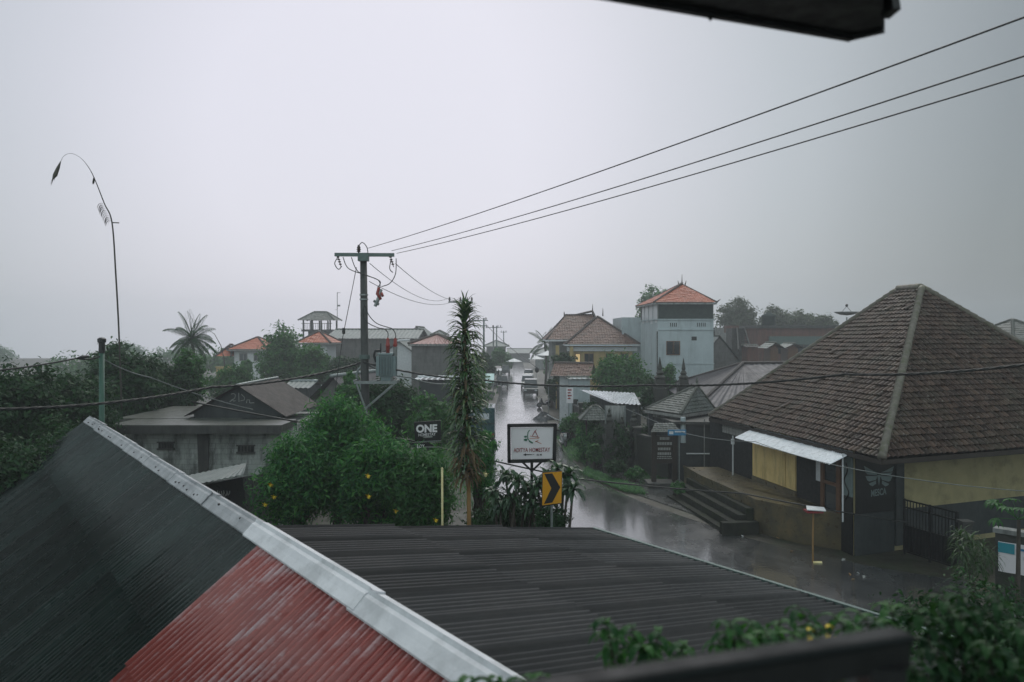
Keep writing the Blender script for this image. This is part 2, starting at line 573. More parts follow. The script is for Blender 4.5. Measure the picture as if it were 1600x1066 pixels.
# leaves -------------------------------------------------------------------------------------------
def leaf_cloud(blobs, n, size, seed, clumps=14, tight=0.24, up=0.5, asp=0.42, shell=0.5, droop=0.25):
    g = np.random.default_rng(seed)
    B = np.array(blobs, dtype=float)
    w = (B[:, 3] * B[:, 4] * B[:, 5]) ** 0.66; w /= w.sum()
    nb = len(B)
    cl = []; cw = []
    for b in range(nb):
        d = g.normal(size=(clumps, 3)); d[:, 2] += 0.15
        d /= np.linalg.norm(d, axis=1, keepdims=True)
        rad = shell + (1 - shell) * g.random((clumps, 1)) ** 0.6
        p = B[b, :3] + d * rad * B[b, 3:6]
        cl.append(np.hstack([p, d, np.full((clumps, 1), B[b, 3:6].mean())])); cw.append(np.full(clumps, w[b] / clumps) * g.uniform(0.4, 1.6, clumps))
    cl = np.vstack(cl); cw = np.concatenate(cw); cw /= cw.sum()
    k = g.choice(len(cl), size=n, p=cw)
    C = cl[k]
    off = g.normal(size=(n, 3)) * (C[:, 6:7] * tight)
    off[:, 2] *= 0.75
    p = C[:, :3] + off
    nrm = C[:, 3:6] * 0.6 + off / (C[:, 6:7] * tight) * 0.25 + np.array([0, 0, up]) + g.normal(size=(n, 3)) * 0.55
    nrm /= np.linalg.norm(nrm, axis=1, keepdims=True)
    d = np.cross(nrm, g.normal(size=(n, 3))); d /= np.linalg.norm(d, axis=1, keepdims=True)
    d[:, 2] -= droop; d /= np.linalg.norm(d, axis=1, keepdims=True)
    s = np.cross(nrm, d); s /= np.linalg.norm(s, axis=1, keepdims=True)
    l = size * g.uniform(0.6, 1.35, (n, 1)); wd = l * asp
    v = np.empty((n, 4, 3))
    v[:, 0] = p - d * l * 0.5
    v[:, 1] = p - d * l * 0.05 + s * wd * 0.5 + nrm * wd * 0.16
    v[:, 2] = p + d * l * 0.5
    v[:, 3] = p - d * l * 0.05 - s * wd * 0.5 + nrm * wd * 0.16
    return v.reshape(-1, 3)

def auto_blobs(c, rx, ry, rz, k, seed, size=0.48):
    g = random.Random(seed); out = []
    for i in range(k):
        while True:
            x, y, z = (g.uniform(-1, 1) for _ in range(3))
            if x * x + y * y + z * z < 1: break
        f = g.uniform(0.75, 1.2) * size
        out.append((c[0] + x * rx * (1 - size), c[1] + y * ry * (1 - size), c[2] + z * rz * (1 - size), rx * f, ry * f, rz * f))
    return out

def tree(name, label, cat, base, blobs, n, leaf, lmat, wmat, tr=0.16, group=None, seed=1, up=0.5, asp=0.42, tight=0.24, clumps=14, shell=0.5, droop=0.25):
    base = Vector(base)
    t = thing(name, label, cat, base, group)
    g = random.Random(seed)
    B = np.array(blobs); cz = B[:, 2].min(); cx, cy_ = B[:, 0].mean(), B[:, 1].mean()
    top = Vector((cx, cy_, B[:, 2].mean()))
    fork = base.lerp(top, 0.45)
    fork.x += g.uniform(-.1, .1)
    mb = MB()
    mid = base.lerp(fork, 0.5) + Vector((g.uniform(-.15, .15), g.uniform(-.15, .15), 0))
    mb.tube([base + Vector((0, 0, -0.1)), mid, fork, fork.lerp(top, 0.6)], [tr * 1.25, tr, tr * 0.8, tr * 0.5], 8)
    for b in blobs[:14]:
        q = Vector(b[:3]); m = fork.lerp(q, 0.5) + Vector((g.uniform(-.2, .2), g.uniform(-.2, .2), 0.15))
        mb.tube([fork.lerp(top, g.uniform(0, .4)), m, q], [tr * 0.5, tr * 0.3, tr * 0.12], 5, cap=False)
    mb.build('trunk', wmat, t, smooth=True)
    raw_mesh('crown', leaf_cloud(blobs, n, leaf, seed, up=up, asp=asp, tight=tight, clumps=clumps, shell=shell, droop=droop), 4, lmat, t)
    return t

def tree_px(name, label, cat, px, top, bot, w, Y, n, leaf, lmat, k=9, group=None, seed=1, depth=None, tr=0.16, size=0.48, **kw):
    """crown seen between rows top and bot, w pixels wide, Y metres ahead"""
    cx = xat(px, Y); z1 = zat(top, Y); z0 = max(zat(bot, Y), 0.2)
    rx = w / 2 / F * Y; rz = (z1 - z0) / 2
    b = auto_blobs((cx, Y, (z0 + z1) / 2), rx, depth or rx, rz, k, seed, size)
    return tree(name, label, cat, (cx, Y, 0), b, n, leaf, lmat, M['bark'], tr, group, seed, **kw)

def palm(label, base, top, n, L, lmat, wmat, seed=3, group=None, name='coconut_palm', tr=0.16, droop=0.55):
    base, top = Vector(base), Vector(top); g = random.Random(seed)
    t = thing(name, label, 'palm', base, group)
    mb = MB()
    mb.tube([base, base.lerp(top, .4) + Vector((.2, 0, 0)), base.lerp(top, .75) + Vector((.2, 0, 0)), top], [tr * 1.3, tr, tr * .85, tr * .8], 8)
    mb.build('trunk', wmat, t, smooth=True)
    lb = MB()
    for i in range(n):
        a = 2 * math.pi * (i * 0.382 + g.uniform(-.03, .03)); el = R(80 - 125 * (i / n) ** 1.2 + g.uniform(-9, 9))
        d = Vector((math.cos(a) * math.cos(el), math.sin(a) * math.cos(el), math.sin(el)))
        p = top.copy(); ln = L * g.uniform(.85, 1.1); segs = 12; pts = [p.copy()]
        for s in range(segs):
            d = (d + Vector((0, 0, -droop * 2.4 / segs * (0.4 + 1.2 * s / segs)))).normalized()
            p = p + d * ln / segs; pts.append(p.copy())
            if s >= 1:
                side = d.cross(Vector((0, 0, 1))).normalized()
                w = L * 0.27 * math.sin(math.pi * (0.12 + 0.84 * s / segs))
                for sg in (-1, 1):
                    for q in (0, 0.5):
                        bp = p - d * ln / segs * q
                        lb.strap(bp, side * sg + d * 0.55 + Vector((0, 0, -.25)), w * g.uniform(.85, 1.1), 0.075 * L / 2.2, 0.7, 2)
        lb.tube(pts, [0.035 * L / 2.2 * (1 - .8 * k / segs) for k in range(segs + 1)], 4, cap=False)
    lb.build('crown', lmat, t)
    return t

def rosette(mb, c, n, L, W, el0, el1, droop, seed, fold=0.1, segs=5):
    g = random.Random(seed)
    for i in range(n):
        a = i * 2.399 + g.uniform(-.2, .2); el = R(el0 + (el1 - el0) * i / n + g.uniform(-10, 10))
        d = Vector((math.cos(a) * math.cos(el), math.sin(a) * math.cos(el), math.sin(el)))
        mb.strap(c, d, L * g.uniform(.75, 1.15), W, droop * g.uniform(.7, 1.3), segs, fold)

def wire(name, label, pts, r, sag=0.0, mat=None, group=None, twist=False, n=24, cat='cable'):
    """a hanging line through the given points; each span sags"""
    mb = MB(); out = []
    pts = [Vector(p) for p in pts]
    for a, b in zip(pts[:-1], pts[1:]):
        for i in range(n + (1 if b is pts[-1] else 0)):
            t = i / n
            p = a.lerp(b, t); p.z -= sag * 4 * t * (1 - t); out.append(p)
    if twist:
        for ph in range(3):
            q = []
            acc = 0
            for i in range(len(out) - 1):
                seg = (out[i + 1] - out[i]); m = max(2, int(seg.length / 0.12))
                for j in range(m):
                    p = out[i].lerp(out[i + 1], j / m); a = acc * 7.0 + ph * 2.094
                    d = seg.normalized(); s = d.cross(Vector((0, 0, 1))).normalized(); w = s.cross(d)
                    q.append(p + (s * math.cos(a) + w * math.sin(a)) * r * 0.62); acc += seg.length / m
            mb.tube(q, r * 0.62, 5, cap=False)
    else:
        mb.tube(out, r, 6)
    o = mb.build(name, mat, None, smooth=True)
    return tag(o, label, cat, group)

def rot2(p, a):
    return (p[0] * math.cos(a) - p[1] * math.sin(a), p[0] * math.sin(a) + p[1] * math.cos(a))

def windows(parent, c, u, rects, fmat, gmat, out=0.05, name='window', mull=True):
    """window frames with panes on the wall through c along u (outward normal n = u turned right); rects = (u0, u1, z0, z1)"""
    c, u = Vector(c), Vector(u).normalized(); n = Vector((u.y, -u.x, 0))
    for (a, b, z0, z1) in rects:
        mb = MB(); f = 0.07
        def bar(a0, a1, q0, q1, o=out):
            p = c + u * (a0 + a1) / 2 + n * o / 2; p.z = (q0 + q1) / 2
            mb.obox(p, u * (a1 - a0) / 2, n * (o / 2 + 0.01), Vector((0, 0, (q1 - q0) / 2)))
        bar(a, b, z0, z0 + f); bar(a, b, z1 - f, z1); bar(a, a + f, z0 + f, z1 - f); bar(b - f, b, z0 + f, z1 - f)
        if mull and b - a > 0.8: bar((a + b) / 2 - .03, (a + b) / 2 + .03, z0 + f, z1 - f)
        w = mb.build(name, fmat, parent)
        p = c + u * (a + b) / 2 + n * 0.012; p.z = (z0 + z1) / 2
        g = MB(); g.obox(p, u * ((b - a) / 2 - f * .9), n * 0.008, Vector((0, 0, (z1 - z0) / 2 - f * .9)))
        g.build('pane', gmat, w)

# ------------------------------------------------------------------ palette
M = {}
M['asphalt'] = None
M['bark'] = pm('bark', (0.09, 0.075, 0.06), (0.045, 0.04, 0.033), 6, 0.8)
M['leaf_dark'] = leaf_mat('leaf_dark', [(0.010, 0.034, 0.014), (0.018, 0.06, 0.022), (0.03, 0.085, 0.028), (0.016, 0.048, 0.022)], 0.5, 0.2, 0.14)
M['leaf_mid'] = leaf_mat('leaf_mid', [(0.018, 0.07, 0.026), (0.042, 0.135, 0.042), (0.065, 0.18, 0.05), (0.028, 0.095, 0.036)], 0.48, 0.3, 0.2)
M['leaf_bright'] = leaf_mat('leaf_bright', [(0.012, 0.07, 0.03), (0.034, 0.145, 0.046), (0.095, 0.27, 0.07), (0.017, 0.09, 0.036), (0.055, 0.195, 0.055)], 0.45, 0.35, 0.2)
M['leaf_olive'] = leaf_mat('leaf_olive', [(0.04, 0.06, 0.03), (0.06, 0.09, 0.04), (0.05, 0.07, 0.04)], 0.5, 0.3)
M['leaf_palm'] = leaf_mat('leaf_palm', [(0.025, 0.06, 0.025), (0.04, 0.085, 0.03), (0.05, 0.09, 0.04)], 0.35, 0.3)
M['leaf_drac'] = leaf_mat('leaf_drac', [(0.016, 0.05, 0.02), (0.03, 0.085, 0.03), (0.06, 0.13, 0.04), (0.02, 0.06, 0.025), (0.17, 0.23, 0.10), (0.035, 0.09, 0.032)], 0.22, 0.15, 0.9)
M['leaf_dead'] = leaf_mat('leaf_dead', [(0.10, 0.07, 0.04), (0.16, 0.11, 0.06), (0.07, 0.05, 0.03)], 0.6, 0.2)
M['leaf_plum'] = leaf_mat('leaf_plum', [(0.02, 0.06, 0.03), (0.03, 0.085, 0.035), (0.045, 0.11, 0.045)], 0.3, 0.25, 0.6)
M['petal'] = pm('petal', (0.85, 0.66, 0.03), (0.80, 0.52, 0.02), 5, 0.5)
M['petal_white'] = pm('petal_white', (0.8, 0.75, 0.45), (0.7, 0.6, 0.25), 5, 0.5)
M['concrete'] = pm('concrete', (0.30, 0.31, 0.30), (0.19, 0.20, 0.20), 2.2, 0.7, stain=(0.06, 0.065, 0.06), stain_amt=0.7, streak=True)
M['concrete_dark'] = pm('concrete_dark', (0.085, 0.085, 0.08), (0.04, 0.042, 0.04), 2.5, 0.6, stain=(0.02, 0.022, 0.02), stain_amt=0.8, streak=True)
M['pole'] = pm('pole_concrete', (0.05, 0.055, 0.052), (0.03, 0.033, 0.032), 4, 0.6)
M['steel'] = pm('galvanised_steel', (0.33, 0.36, 0.36), (0.22, 0.25, 0.25), 8, 0.45, metal=0.6)
M['steel_green'] = pm('painted_steel', (0.12, 0.17, 0.16), (0.08, 0.12, 0.11), 8, 0.5, metal=0.2)
M['transformer'] = pm('transformer_paint', (0.24, 0.31, 0.32), (0.18, 0.24, 0.25), 6, 0.4, metal=0.2)
M['cable'] = pm('cable_black', (0.012, 0.014, 0.014), (0.008, 0.009, 0.009), 6, 0.45)
M['cable_grey'] = pm('cable_grey', (0.16, 0.19, 0.18), (0.1, 0.12, 0.12), 6, 0.4)
M['porcelain'] = pm('porcelain_brown', (0.05, 0.025, 0.02), (0.03, 0.018, 0.015), 10, 0.2)
M['red_sleeve'] = pm('red_sleeve', (0.32, 0.045, 0.035), (0.22, 0.03, 0.025), 10, 0.45)
M['white'] = pm('white_paint', (0.72, 0.74, 0.76), (0.58, 0.6, 0.62), 5, 0.5)
M['white_sheet'] = pm('white_sheet', (0.72, 0.75, 0.79), (0.6, 0.63, 0.67), 2.5, 0.3, metal=0.1, stain=(0.3, 0.3, 0.3), stain_amt=0.4)
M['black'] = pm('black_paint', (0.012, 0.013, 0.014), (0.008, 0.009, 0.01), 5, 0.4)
M['dark_wood'] = pm('dark_wood', (0.035, 0.025, 0.018), (0.02, 0.015, 0.012), 7, 0.55)
M['brown_wood'] = pm('brown_wood', (0.16, 0.075, 0.035), (0.10, 0.045, 0.022), 7, 0.45)
M['grey_wood'] = pm('grey_wood', (0.34, 0.33, 0.32), (0.22, 0.22, 0.21), 5, 0.65, stain=(0.05, 0.05, 0.045), stain_amt=0.7, streak=True)
M['cream'] = pm('cream_wall', (0.50, 0.38, 0.16), (0.42, 0.31, 0.13), 1.6, 0.6, stain=(0.2, 0.15, 0.07), stain_amt=0.5, streak=True)
M['yellow_wall'] = pm('yellow_wall', (0.44, 0.38, 0.20), (0.34, 0.295, 0.16), 1.4, 0.65, stain=(0.07, 0.075, 0.05), stain_amt=0.45, streak=False)
M['shutter'] = pm('shutter_yellow', (0.82, 0.62, 0.28), (0.70, 0.50, 0.20), 1.8, 0.55, stain=(0.16, 0.11, 0.05), stain_amt=0.45, streak=True)
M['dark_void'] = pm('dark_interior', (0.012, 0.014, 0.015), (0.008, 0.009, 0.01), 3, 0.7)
M['glass'] = glass_mat('window_glass')
M['glass_warm'] = None
M['tyre'] = pm('tyre', (0.015, 0.015, 0.016), (0.01, 0.01, 0.011), 20, 0.7)
M['rim'] = pm('rim', (0.4, 0.41, 0.42), (0.3, 0.31, 0.32), 10, 0.35, metal=0.7)
M['tile_brown'] = tile_mat('tile_brown', [(0.024, 0.012, 0.008), (0.045, 0.024, 0.016), (0.072, 0.041, 0.028), (0.033, 0.017, 0.011), (0.11, 0.067, 0.047), (0.042, 0.022, 0.015)], (0.05, 0.055, 0.035), 0.55, 0.5, spec=0.2, pale=(0.28, 0.27, 0.24))
M['ridge_brown'] = pm('ridge_brown', (0.21, 0.19, 0.16), (0.12, 0.105, 0.085), 5, 0.55, stain=(0.10, 0.11, 0.05), stain_amt=0.8)
M['tile_red'] = tile_mat('tile_red', [(0.12, 0.06, 0.045), (0.17, 0.09, 0.066), (0.22, 0.12, 0.09), (0.14, 0.07, 0.052)], (0.07, 0.06, 0.045), 0.5, 0.5)
M['tile_orange'] = tile_mat('tile_orange', [(0.50, 0.115, 0.045), (0.56, 0.14, 0.06), (0.45, 0.10, 0.04), (0.54, 0.155, 0.07)], (0.25, 0.09, 0.05), 0.4, 0.45)
M['tile_grey'] = tile_mat('tile_grey', [(0.09, 0.105, 0.10), (0.13, 0.15, 0.14), (0.17, 0.185, 0.175), (0.11, 0.12, 0.115)], (0.05, 0.065, 0.045), 0.6, 0.5)
M['ridge_grey'] = pm('ridge_grey', (0.15, 0.155, 0.14), (0.09, 0.095, 0.085), 6, 0.6, stain=(0.05, 0.06, 0.035), stain_amt=0.7)
M['ridge_dark'] = pm('ridge_dark', (0.10, 0.075, 0.065), (0.06, 0.05, 0.045), 6, 0.55)
M['sheet_grey'] = pm('sheet_grey', (0.05, 0.048, 0.048), (0.034, 0.034, 0.036), 1.2, 0.42, stain=(0.028, 0.03, 0.032), stain_amt=0.6, bmp=0.05, spec=0.4, sheet=7)
M['sheet_green'] = pm('sheet_green', (0.020, 0.034, 0.031), (0.011, 0.019, 0.018), 1.0, 0.25, stain=(0.008, 0.012, 0.011), stain_amt=0.7, bmp=0.03, spec=0.5, sheet=7)
M['cement_cap'] = pm('cement_cap', (0.42, 0.43, 0.45), (0.30, 0.31, 0.33), 3.0, 0.55, stain=(0.17, 0.18, 0.19), stain_amt=0.7)
M['white_cap'] = pm('white_cap', (0.72, 0.73, 0.76), (0.58, 0.59, 0.62), 2.5, 0.45, stain=(0.36, 0.37, 0.38), stain_amt=0.6, bmp=0.3)
M['roof_purple'] = pm('roof_metal_grey', (0.085, 0.08, 0.09), (0.065, 0.06, 0.07), 0.8, 0.6, stain=(0.07, 0.07, 0.075), stain_amt=0.5)
M['roof_brown'] = pm('roof_brown_sheet', (0.065, 0.052, 0.048), (0.04, 0.033, 0.032), 2.0, 0.65, stain=(0.035, 0.03, 0.03), stain_amt=0.7)
M['roof_far'] = pm('roof_far_grey', (0.16, 0.19, 0.18), (0.12, 0.145, 0.14), 1.0, 0.5)
M['blockwall'] = wall_mat('block_wall', (0.52, 0.55, 0.53), (0.33, 0.36, 0.34), 0, 0.42, 0.21, (0.17, 0.18, 0.17), (0.06, 0.066, 0.06), 0.9, 0.75, 0.5)
M['blockwall_far'] = wall_mat('grey_block_wall', (0.17, 0.165, 0.16), (0.115, 0.115, 0.11), 0, 0.6, 0.3, (0.09, 0.09, 0.09), (0.05, 0.05, 0.05), 0.6)
M['brick'] = wall_mat('red_brick', (0.19, 0.085, 0.065), (0.13, 0.06, 0.05), 0, 0.3, 0.1, (0.12, 0.1, 0.09), (0.06, 0.045, 0.04), 0.6)
M['stone_dark'] = wall_mat('dark_stone', (0.055, 0.055, 0.05), (0.03, 0.032, 0.03), 0.0, 0.45, 0.22, (0.02, 0.02, 0.02), (0.03, 0.042, 0.022), 0.7, 0.6)
M['step_stone'] = pm('step_stone', (0.042, 0.044, 0.037), (0.022, 0.024, 0.021), 3, 0.8, stain=(0.03, 0.04, 0.02), stain_amt=0.7, bmp=0.5, spec=0.12)
M['porch_stone'] = pm('porch_stone', (0.13, 0.105, 0.06), (0.06, 0.055, 0.038), 1.8, 0.35, stain=(0.22, 0.16, 0.075), stain_amt=0.5, bmp=0.3)
M['blue_grey'] = pm('blue_grey_plaster', (0.48, 0.55, 0.57), (0.39, 0.45, 0.475), 0.8, 0.7, stain=(0.22, 0.255, 0.265), stain_amt=0.5, streak=True)
M['dark_plaster'] = pm('dark_plaster', (0.05, 0.06, 0.062), (0.03, 0.037, 0.04), 1.6, 0.6, stain=(0.015, 0.02, 0.02), stain_amt=0.7, streak=True)
M['net'] = pm('dark_net', (0.035, 0.055, 0.05), (0.018, 0.03, 0.028), 2.5, 0.7)
M['tarp_blue'] = pm('tarp_blue', (0.35, 0.6, 0.58), (0.28, 0.5, 0.5), 3, 0.4)
M['tarp_white'] = pm('tarp_white', (0.6, 0.62, 0.64), (0.5, 0.52, 0.54), 3, 0.4)
M['tarp_dark'] = pm('tarp_dark', (0.03, 0.034, 0.036), (0.018, 0.02, 0.022), 3, 0.35)
M['car_dark'] = pm('car_dark', (0.02, 0.035, 0.035), (0.018, 0.03, 0.03), 3, 0.15, bmp=0.0, coat=0.8)
M['car_silver'] = pm('car_silver', (0.45, 0.47, 0.48), (0.42, 0.44, 0.45), 3, 0.25, metal=0.4, bmp=0.0, coat=0.8)
M['truck_teal'] = pm('truck_teal', (0.012, 0.075, 0.09), (0.01, 0.055, 0.07), 2, 0.3, bmp=0.0, coat=0.4)
M['bike_black'] = pm('bike_black', (0.015, 0.017, 0.02), (0.012, 0.013, 0.015), 4, 0.2, bmp=0, coat=0.6)
M['bike_blue'] = pm('bike_blue', (0.02, 0.09, 0.22), (0.02, 0.07, 0.17), 4, 0.2, bmp=0, coat=0.6)
M['bike_grey'] = pm('bike_grey', (0.35, 0.37, 0.38), (0.3, 0.32, 0.33), 4, 0.25, bmp=0, coat=0.6)
M['sign_white'] = pm('sign_white', (0.86, 0.83, 0.86), (0.80, 0.77, 0.80), 1.4, 0.4, bmp=0.02)
M['sign_yellow'] = pm('sign_yellow', (0.72, 0.34, 0.015), (0.66, 0.30, 0.012), 2, 0.35, bmp=0.02)
M['sign_red'] = pm('sign_red', (0.30, 0.022, 0.03), (0.26, 0.018, 0.025), 5, 0.4, bmp=0)
M['sign_orange'] = pm('sign_orange', (0.55, 0.16, 0.06), (0.5, 0.14, 0.05), 5, 0.4, bmp=0)
M['sign_green'] = pm('sign_green', (0.02, 0.16, 0.09), (0.015, 0.13, 0.07), 5, 0.4, bmp=0)
M['sign_blue'] = pm('sign_blue', (0.03, 0.22, 0.42), (0.03, 0.18, 0.36), 5, 0.4, bmp=0)
M['sign_cyan'] = pm('sign_cyan', (0.03, 0.30, 0.38), (0.03, 0.26, 0.33), 5, 0.45, bmp=0)
M['paint_faded'] = pm('faded_white_paint', (0.20, 0.26, 0.26), (0.15, 0.20, 0.20), 4, 0.6)
M['paint_grey'] = pm('grey_lettering', (0.35, 0.36, 0.35), (0.28, 0.29, 0.28), 5, 0.5)
M['bamboo'] = pm('bamboo', (0.36, 0.21, 0.08), (0.26, 0.15, 0.06), 4, 0.5)
M['penjor'] = pm('penjor_bamboo', (0.05, 0.045, 0.035), (0.035, 0.03, 0.025), 4, 0.6)
M['penjor_leaf'] = pm('dry_palm_leaf', (0.09, 0.08, 0.055), (0.05, 0.05, 0.035), 4, 0.7)
M['green_pole'] = pm('green_pole', (0.03, 0.11, 0.075), (0.022, 0.08, 0.055), 3, 0.45)
M['soil'] = pm('soil', (0.05, 0.045, 0.032), (0.03, 0.03, 0.022), 0.8, 0.6, stain=(0.03, 0.05, 0.02), stain_amt=0.7)

# ------------------------------------------------------------------ ground and road
def wet_mat(name, c1, c2, rough_lo, rough_hi, sc_=0.5, bstr=0.12, ripple=9.0, coat=0.9):
    m, nt, bs = nodes_of(name)
    v = obj_coord(nt)
    nt.links.new(ramp(nt, noise(nt, v, sc_ * 2, 6), [(0.3, c2), (0.7, c1)]), bs.inputs['Base Color'])
    f = noise(nt, obj_coord(nt, (1, 0.45, 1)), sc_, 5, 0.6)
    nt.links.new(ramp(nt, f, [(0.38, (rough_lo,) * 3), (0.62, (rough_hi,) * 3)]), bs.inputs['Roughness'])
    bs.inputs['Specular IOR Level'].default_value = 0.6
    bs.inputs['Coat Weight'].default_value = coat; bs.inputs['Coat Roughness'].default_value = 0.10
    h = nt.nodes.new('ShaderNodeMath'); h.operation = 'ADD'
    nt.links.new(noise(nt, v, ripple, 3), h.inputs[0])
    vor = nt.nodes.new('ShaderNodeTexVoronoi'); vor.inputs['Scale'].default_value = ripple * 0.8
    nt.links.new(v, vor.inputs['Vector']); nt.links.new(vor.outputs['Distance'], h.inputs[1])
    bump(nt, bs, h.outputs[0], bstr, 0.03)
    rb = nt.nodes.new('ShaderNodeBump'); rb.inputs['Strength'].default_value = 0.05; rb.inputs['Distance'].default_value = 0.02
    nt.links.new(h.outputs[0], rb.inputs['Height']); nt.links.new(rb.outputs['Normal'], bs.inputs['Coat Normal'])
    return m
M['asphalt'] = wet_mat('wet_asphalt', (0.085, 0.086, 0.085), (0.028, 0.03, 0.033), 0.08, 0.34, 0.45, 0.18)
M['pavement'] = wet_mat('wet_concrete', (0.14, 0.14, 0.135), (0.08, 0.08, 0.078), 0.12, 0.35, 0.7, 0.2)

g_ = MB(); g_.slab([(-300, -40, 0), (300, -40, 0), (300, 262, 0), (-300, 262, 0)], (0, 0, -0.5))
tag(g_.build('ground', M['soil']), kind='structure')

def smooth_line(pts, n=6):
    out = []
    for i in range(len(pts) - 1):
        p0 = pts[max(i - 1, 0)]; p1 = pts[i]; p2 = pts[i + 1]; p3 = pts[min(i + 2, len(pts) - 1)]
        for k in range(n):
            t = k / n
            out.append(tuple(0.5 * ((2 * p1[a]) + (-p0[a] + p2[a]) * t + (2 * p0[a] - 5 * p1[a] + 4 * p2[a] - p3[a]) * t * t + (-p0[a] + 3 * p1[a] - 3 * p2[a] + p3[a]) * t ** 3) for a in (0, 1)))
    out.append(pts[-1][:2]); return out
RL = smooth_line([(-1.75, 240), (-1.75, 200), (-1.75, 160), (-1.75, 125), (-1.75, 98), (-1.75, 77), (-1.75, 60), (-1.2, 44), (0.0, 36), (2.2, 29.5), (5.0, 24.5), (8.4, 19.5), (13, 14.5), (24, 8)])
RR = smooth_line([(2.9, 240), (2.98, 200), (3.06, 160), (3.12, 125), (3.18, 98), (3.24, 77), (3.3, 60), (4.2, 46), (5.8, 39), (7.9, 34), (9.5, 30.8), (11.6, 28.3), (14.0, 26.2), (27, 18)])
def strip(mb, A, B, z):
    for i in range(min(len(A), len(B)) - 1):
        mb.add([(*A[i], z), (*B[i], z), (*B[i + 1], z), (*A[i + 1], z)], [(3, 2, 1, 0)])
rd = MB(); strip(rd, RL, RR, 0.012)
tag(rd.build('road', M['asphalt']), kind='structure')
# wet concrete verge beside the compound wall
pv = MB()
pv.prism([(3.6, 66), (4.4, 47), (6.2, 39.6), (8.3, 34.6), (8.9, 36), (8.6, 42), (7.0, 46), (5.7, 58), (5.2, 66)], 0.0, 0.05)
tag(pv.build('pavement', M['pavement']), kind='structure')
kb = MB()
for i in range(len(RL) - 1):
    if RL[i][1] > 100: continue
    a, b = Vector((*RL[i], 0)), Vector((*RL[i + 1], 0))
    if (b - a).length < .05: continue
    kb.beam(a + Vector((-.09, 0, .06)), b + Vector((-.09, 0, .06)), 0.16, 0.13)
tag(kb.build('kerb', M['concrete_dark']), kind='structure')

def grass_patch(name, poly, n, h, seed, mat=None):
    g = random.Random(seed); mb = MB()
    xs = [p[0] for p in poly]; ys = [p[1] for p in poly]
    def inside(x, y):
        c = False; j = len(poly) - 1
        for i in range(len(poly)):
            if (poly[i][1] > y) != (poly[j][1] > y) and x < (poly[j][0] - poly[i][0]) * (y - poly[i][1]) / (poly[j][1] - poly[i][1]) + poly[i][0]: c = not c
            j = i
        return c
    while n > 0:
        x, y = g.uniform(min(xs), max(xs)), g.uniform(min(ys), max(ys))
        if not inside(x, y): continue
        n -= 1
        a = g.uniform(0, 6.28)
        mb.strap((x, y, 0.03), (math.cos(a) * .5, math.sin(a) * .5, 1), h * g.uniform(.5, 1.3), 0.04, 0.5, 3)
    return tag(mb.build(name, mat or M['leaf_bright']), kind='stuff')
grass_patch('grass', [(3.4, 62), (3.7, 50), (4.5, 49), (5.2, 54), (4.8, 62)], 2600, 0.42, 1)
grass_patch('grass', [(4.0, 45), (5.6, 40.2), (6.6, 39.2), (6.6, 41), (5.4, 44), (4.4, 47)], 3000, 0.36, 2)
grass_patch('grass', [(-4.5, 58), (-1.8, 58), (-1.3, 44), (-.4, 36), (-6, 36)], 3000, 0.5, 5)
grass_patch('grass', [(6.8, 42), (8.6, 41), (8.4, 44), (7.2, 46)], 500, 0.35, 6, M['leaf_mid'])

# ------------------------------------------------------------------ the near building: corrugated roofs under the balcony
RZ = 5.5
R0 = gnd(405, 825, RZ)                         # where the new ridge cap begins
ax = Vector((-0.571, 0.821, 0)); bx = Vector((0.821, 0.571, 0))
S0 = -6.6                                      # near end of the ridge along ax (behind the railing)
far = gnd(120, 655, RZ); S1 = (far - R0).dot(ax)
def rp_(s, t, k=0.0): return R0 + ax * s + bx * t + Vector((0, 0, -abs(t) * k))
KL, KR = 0.77, 0.1436
nb = thing('corrugated_roof_house', 'near house under dark green, red and grey corrugated roof sheets with a pale ridge cap', 'house', (R0.x, R0.y, 0))
TL = 5.2
SR = -0.50                                     # where the dark sheets give way to the red ones
sg = MB(); DZ = Vector((0, 0, -.045)); slope(sg, rp_(S1, -TL, KL) + DZ, rp_(SR + .02, -TL, KL) + DZ, rp_(SR + .02, 0) + DZ, rp_(S1, 0) + DZ, 0.12, 1, 0.042, corr=True, samp=8, steps=[(TL - 1.30) * 1.262, (TL - 2.7) * 1.262, (TL - 4.1) * 1.262], seam=7)
tag(sg.build('roof_sheets', M['sheet_green'], nb, smooth=True), 'dark green-black corrugated sheets on the left pitch')
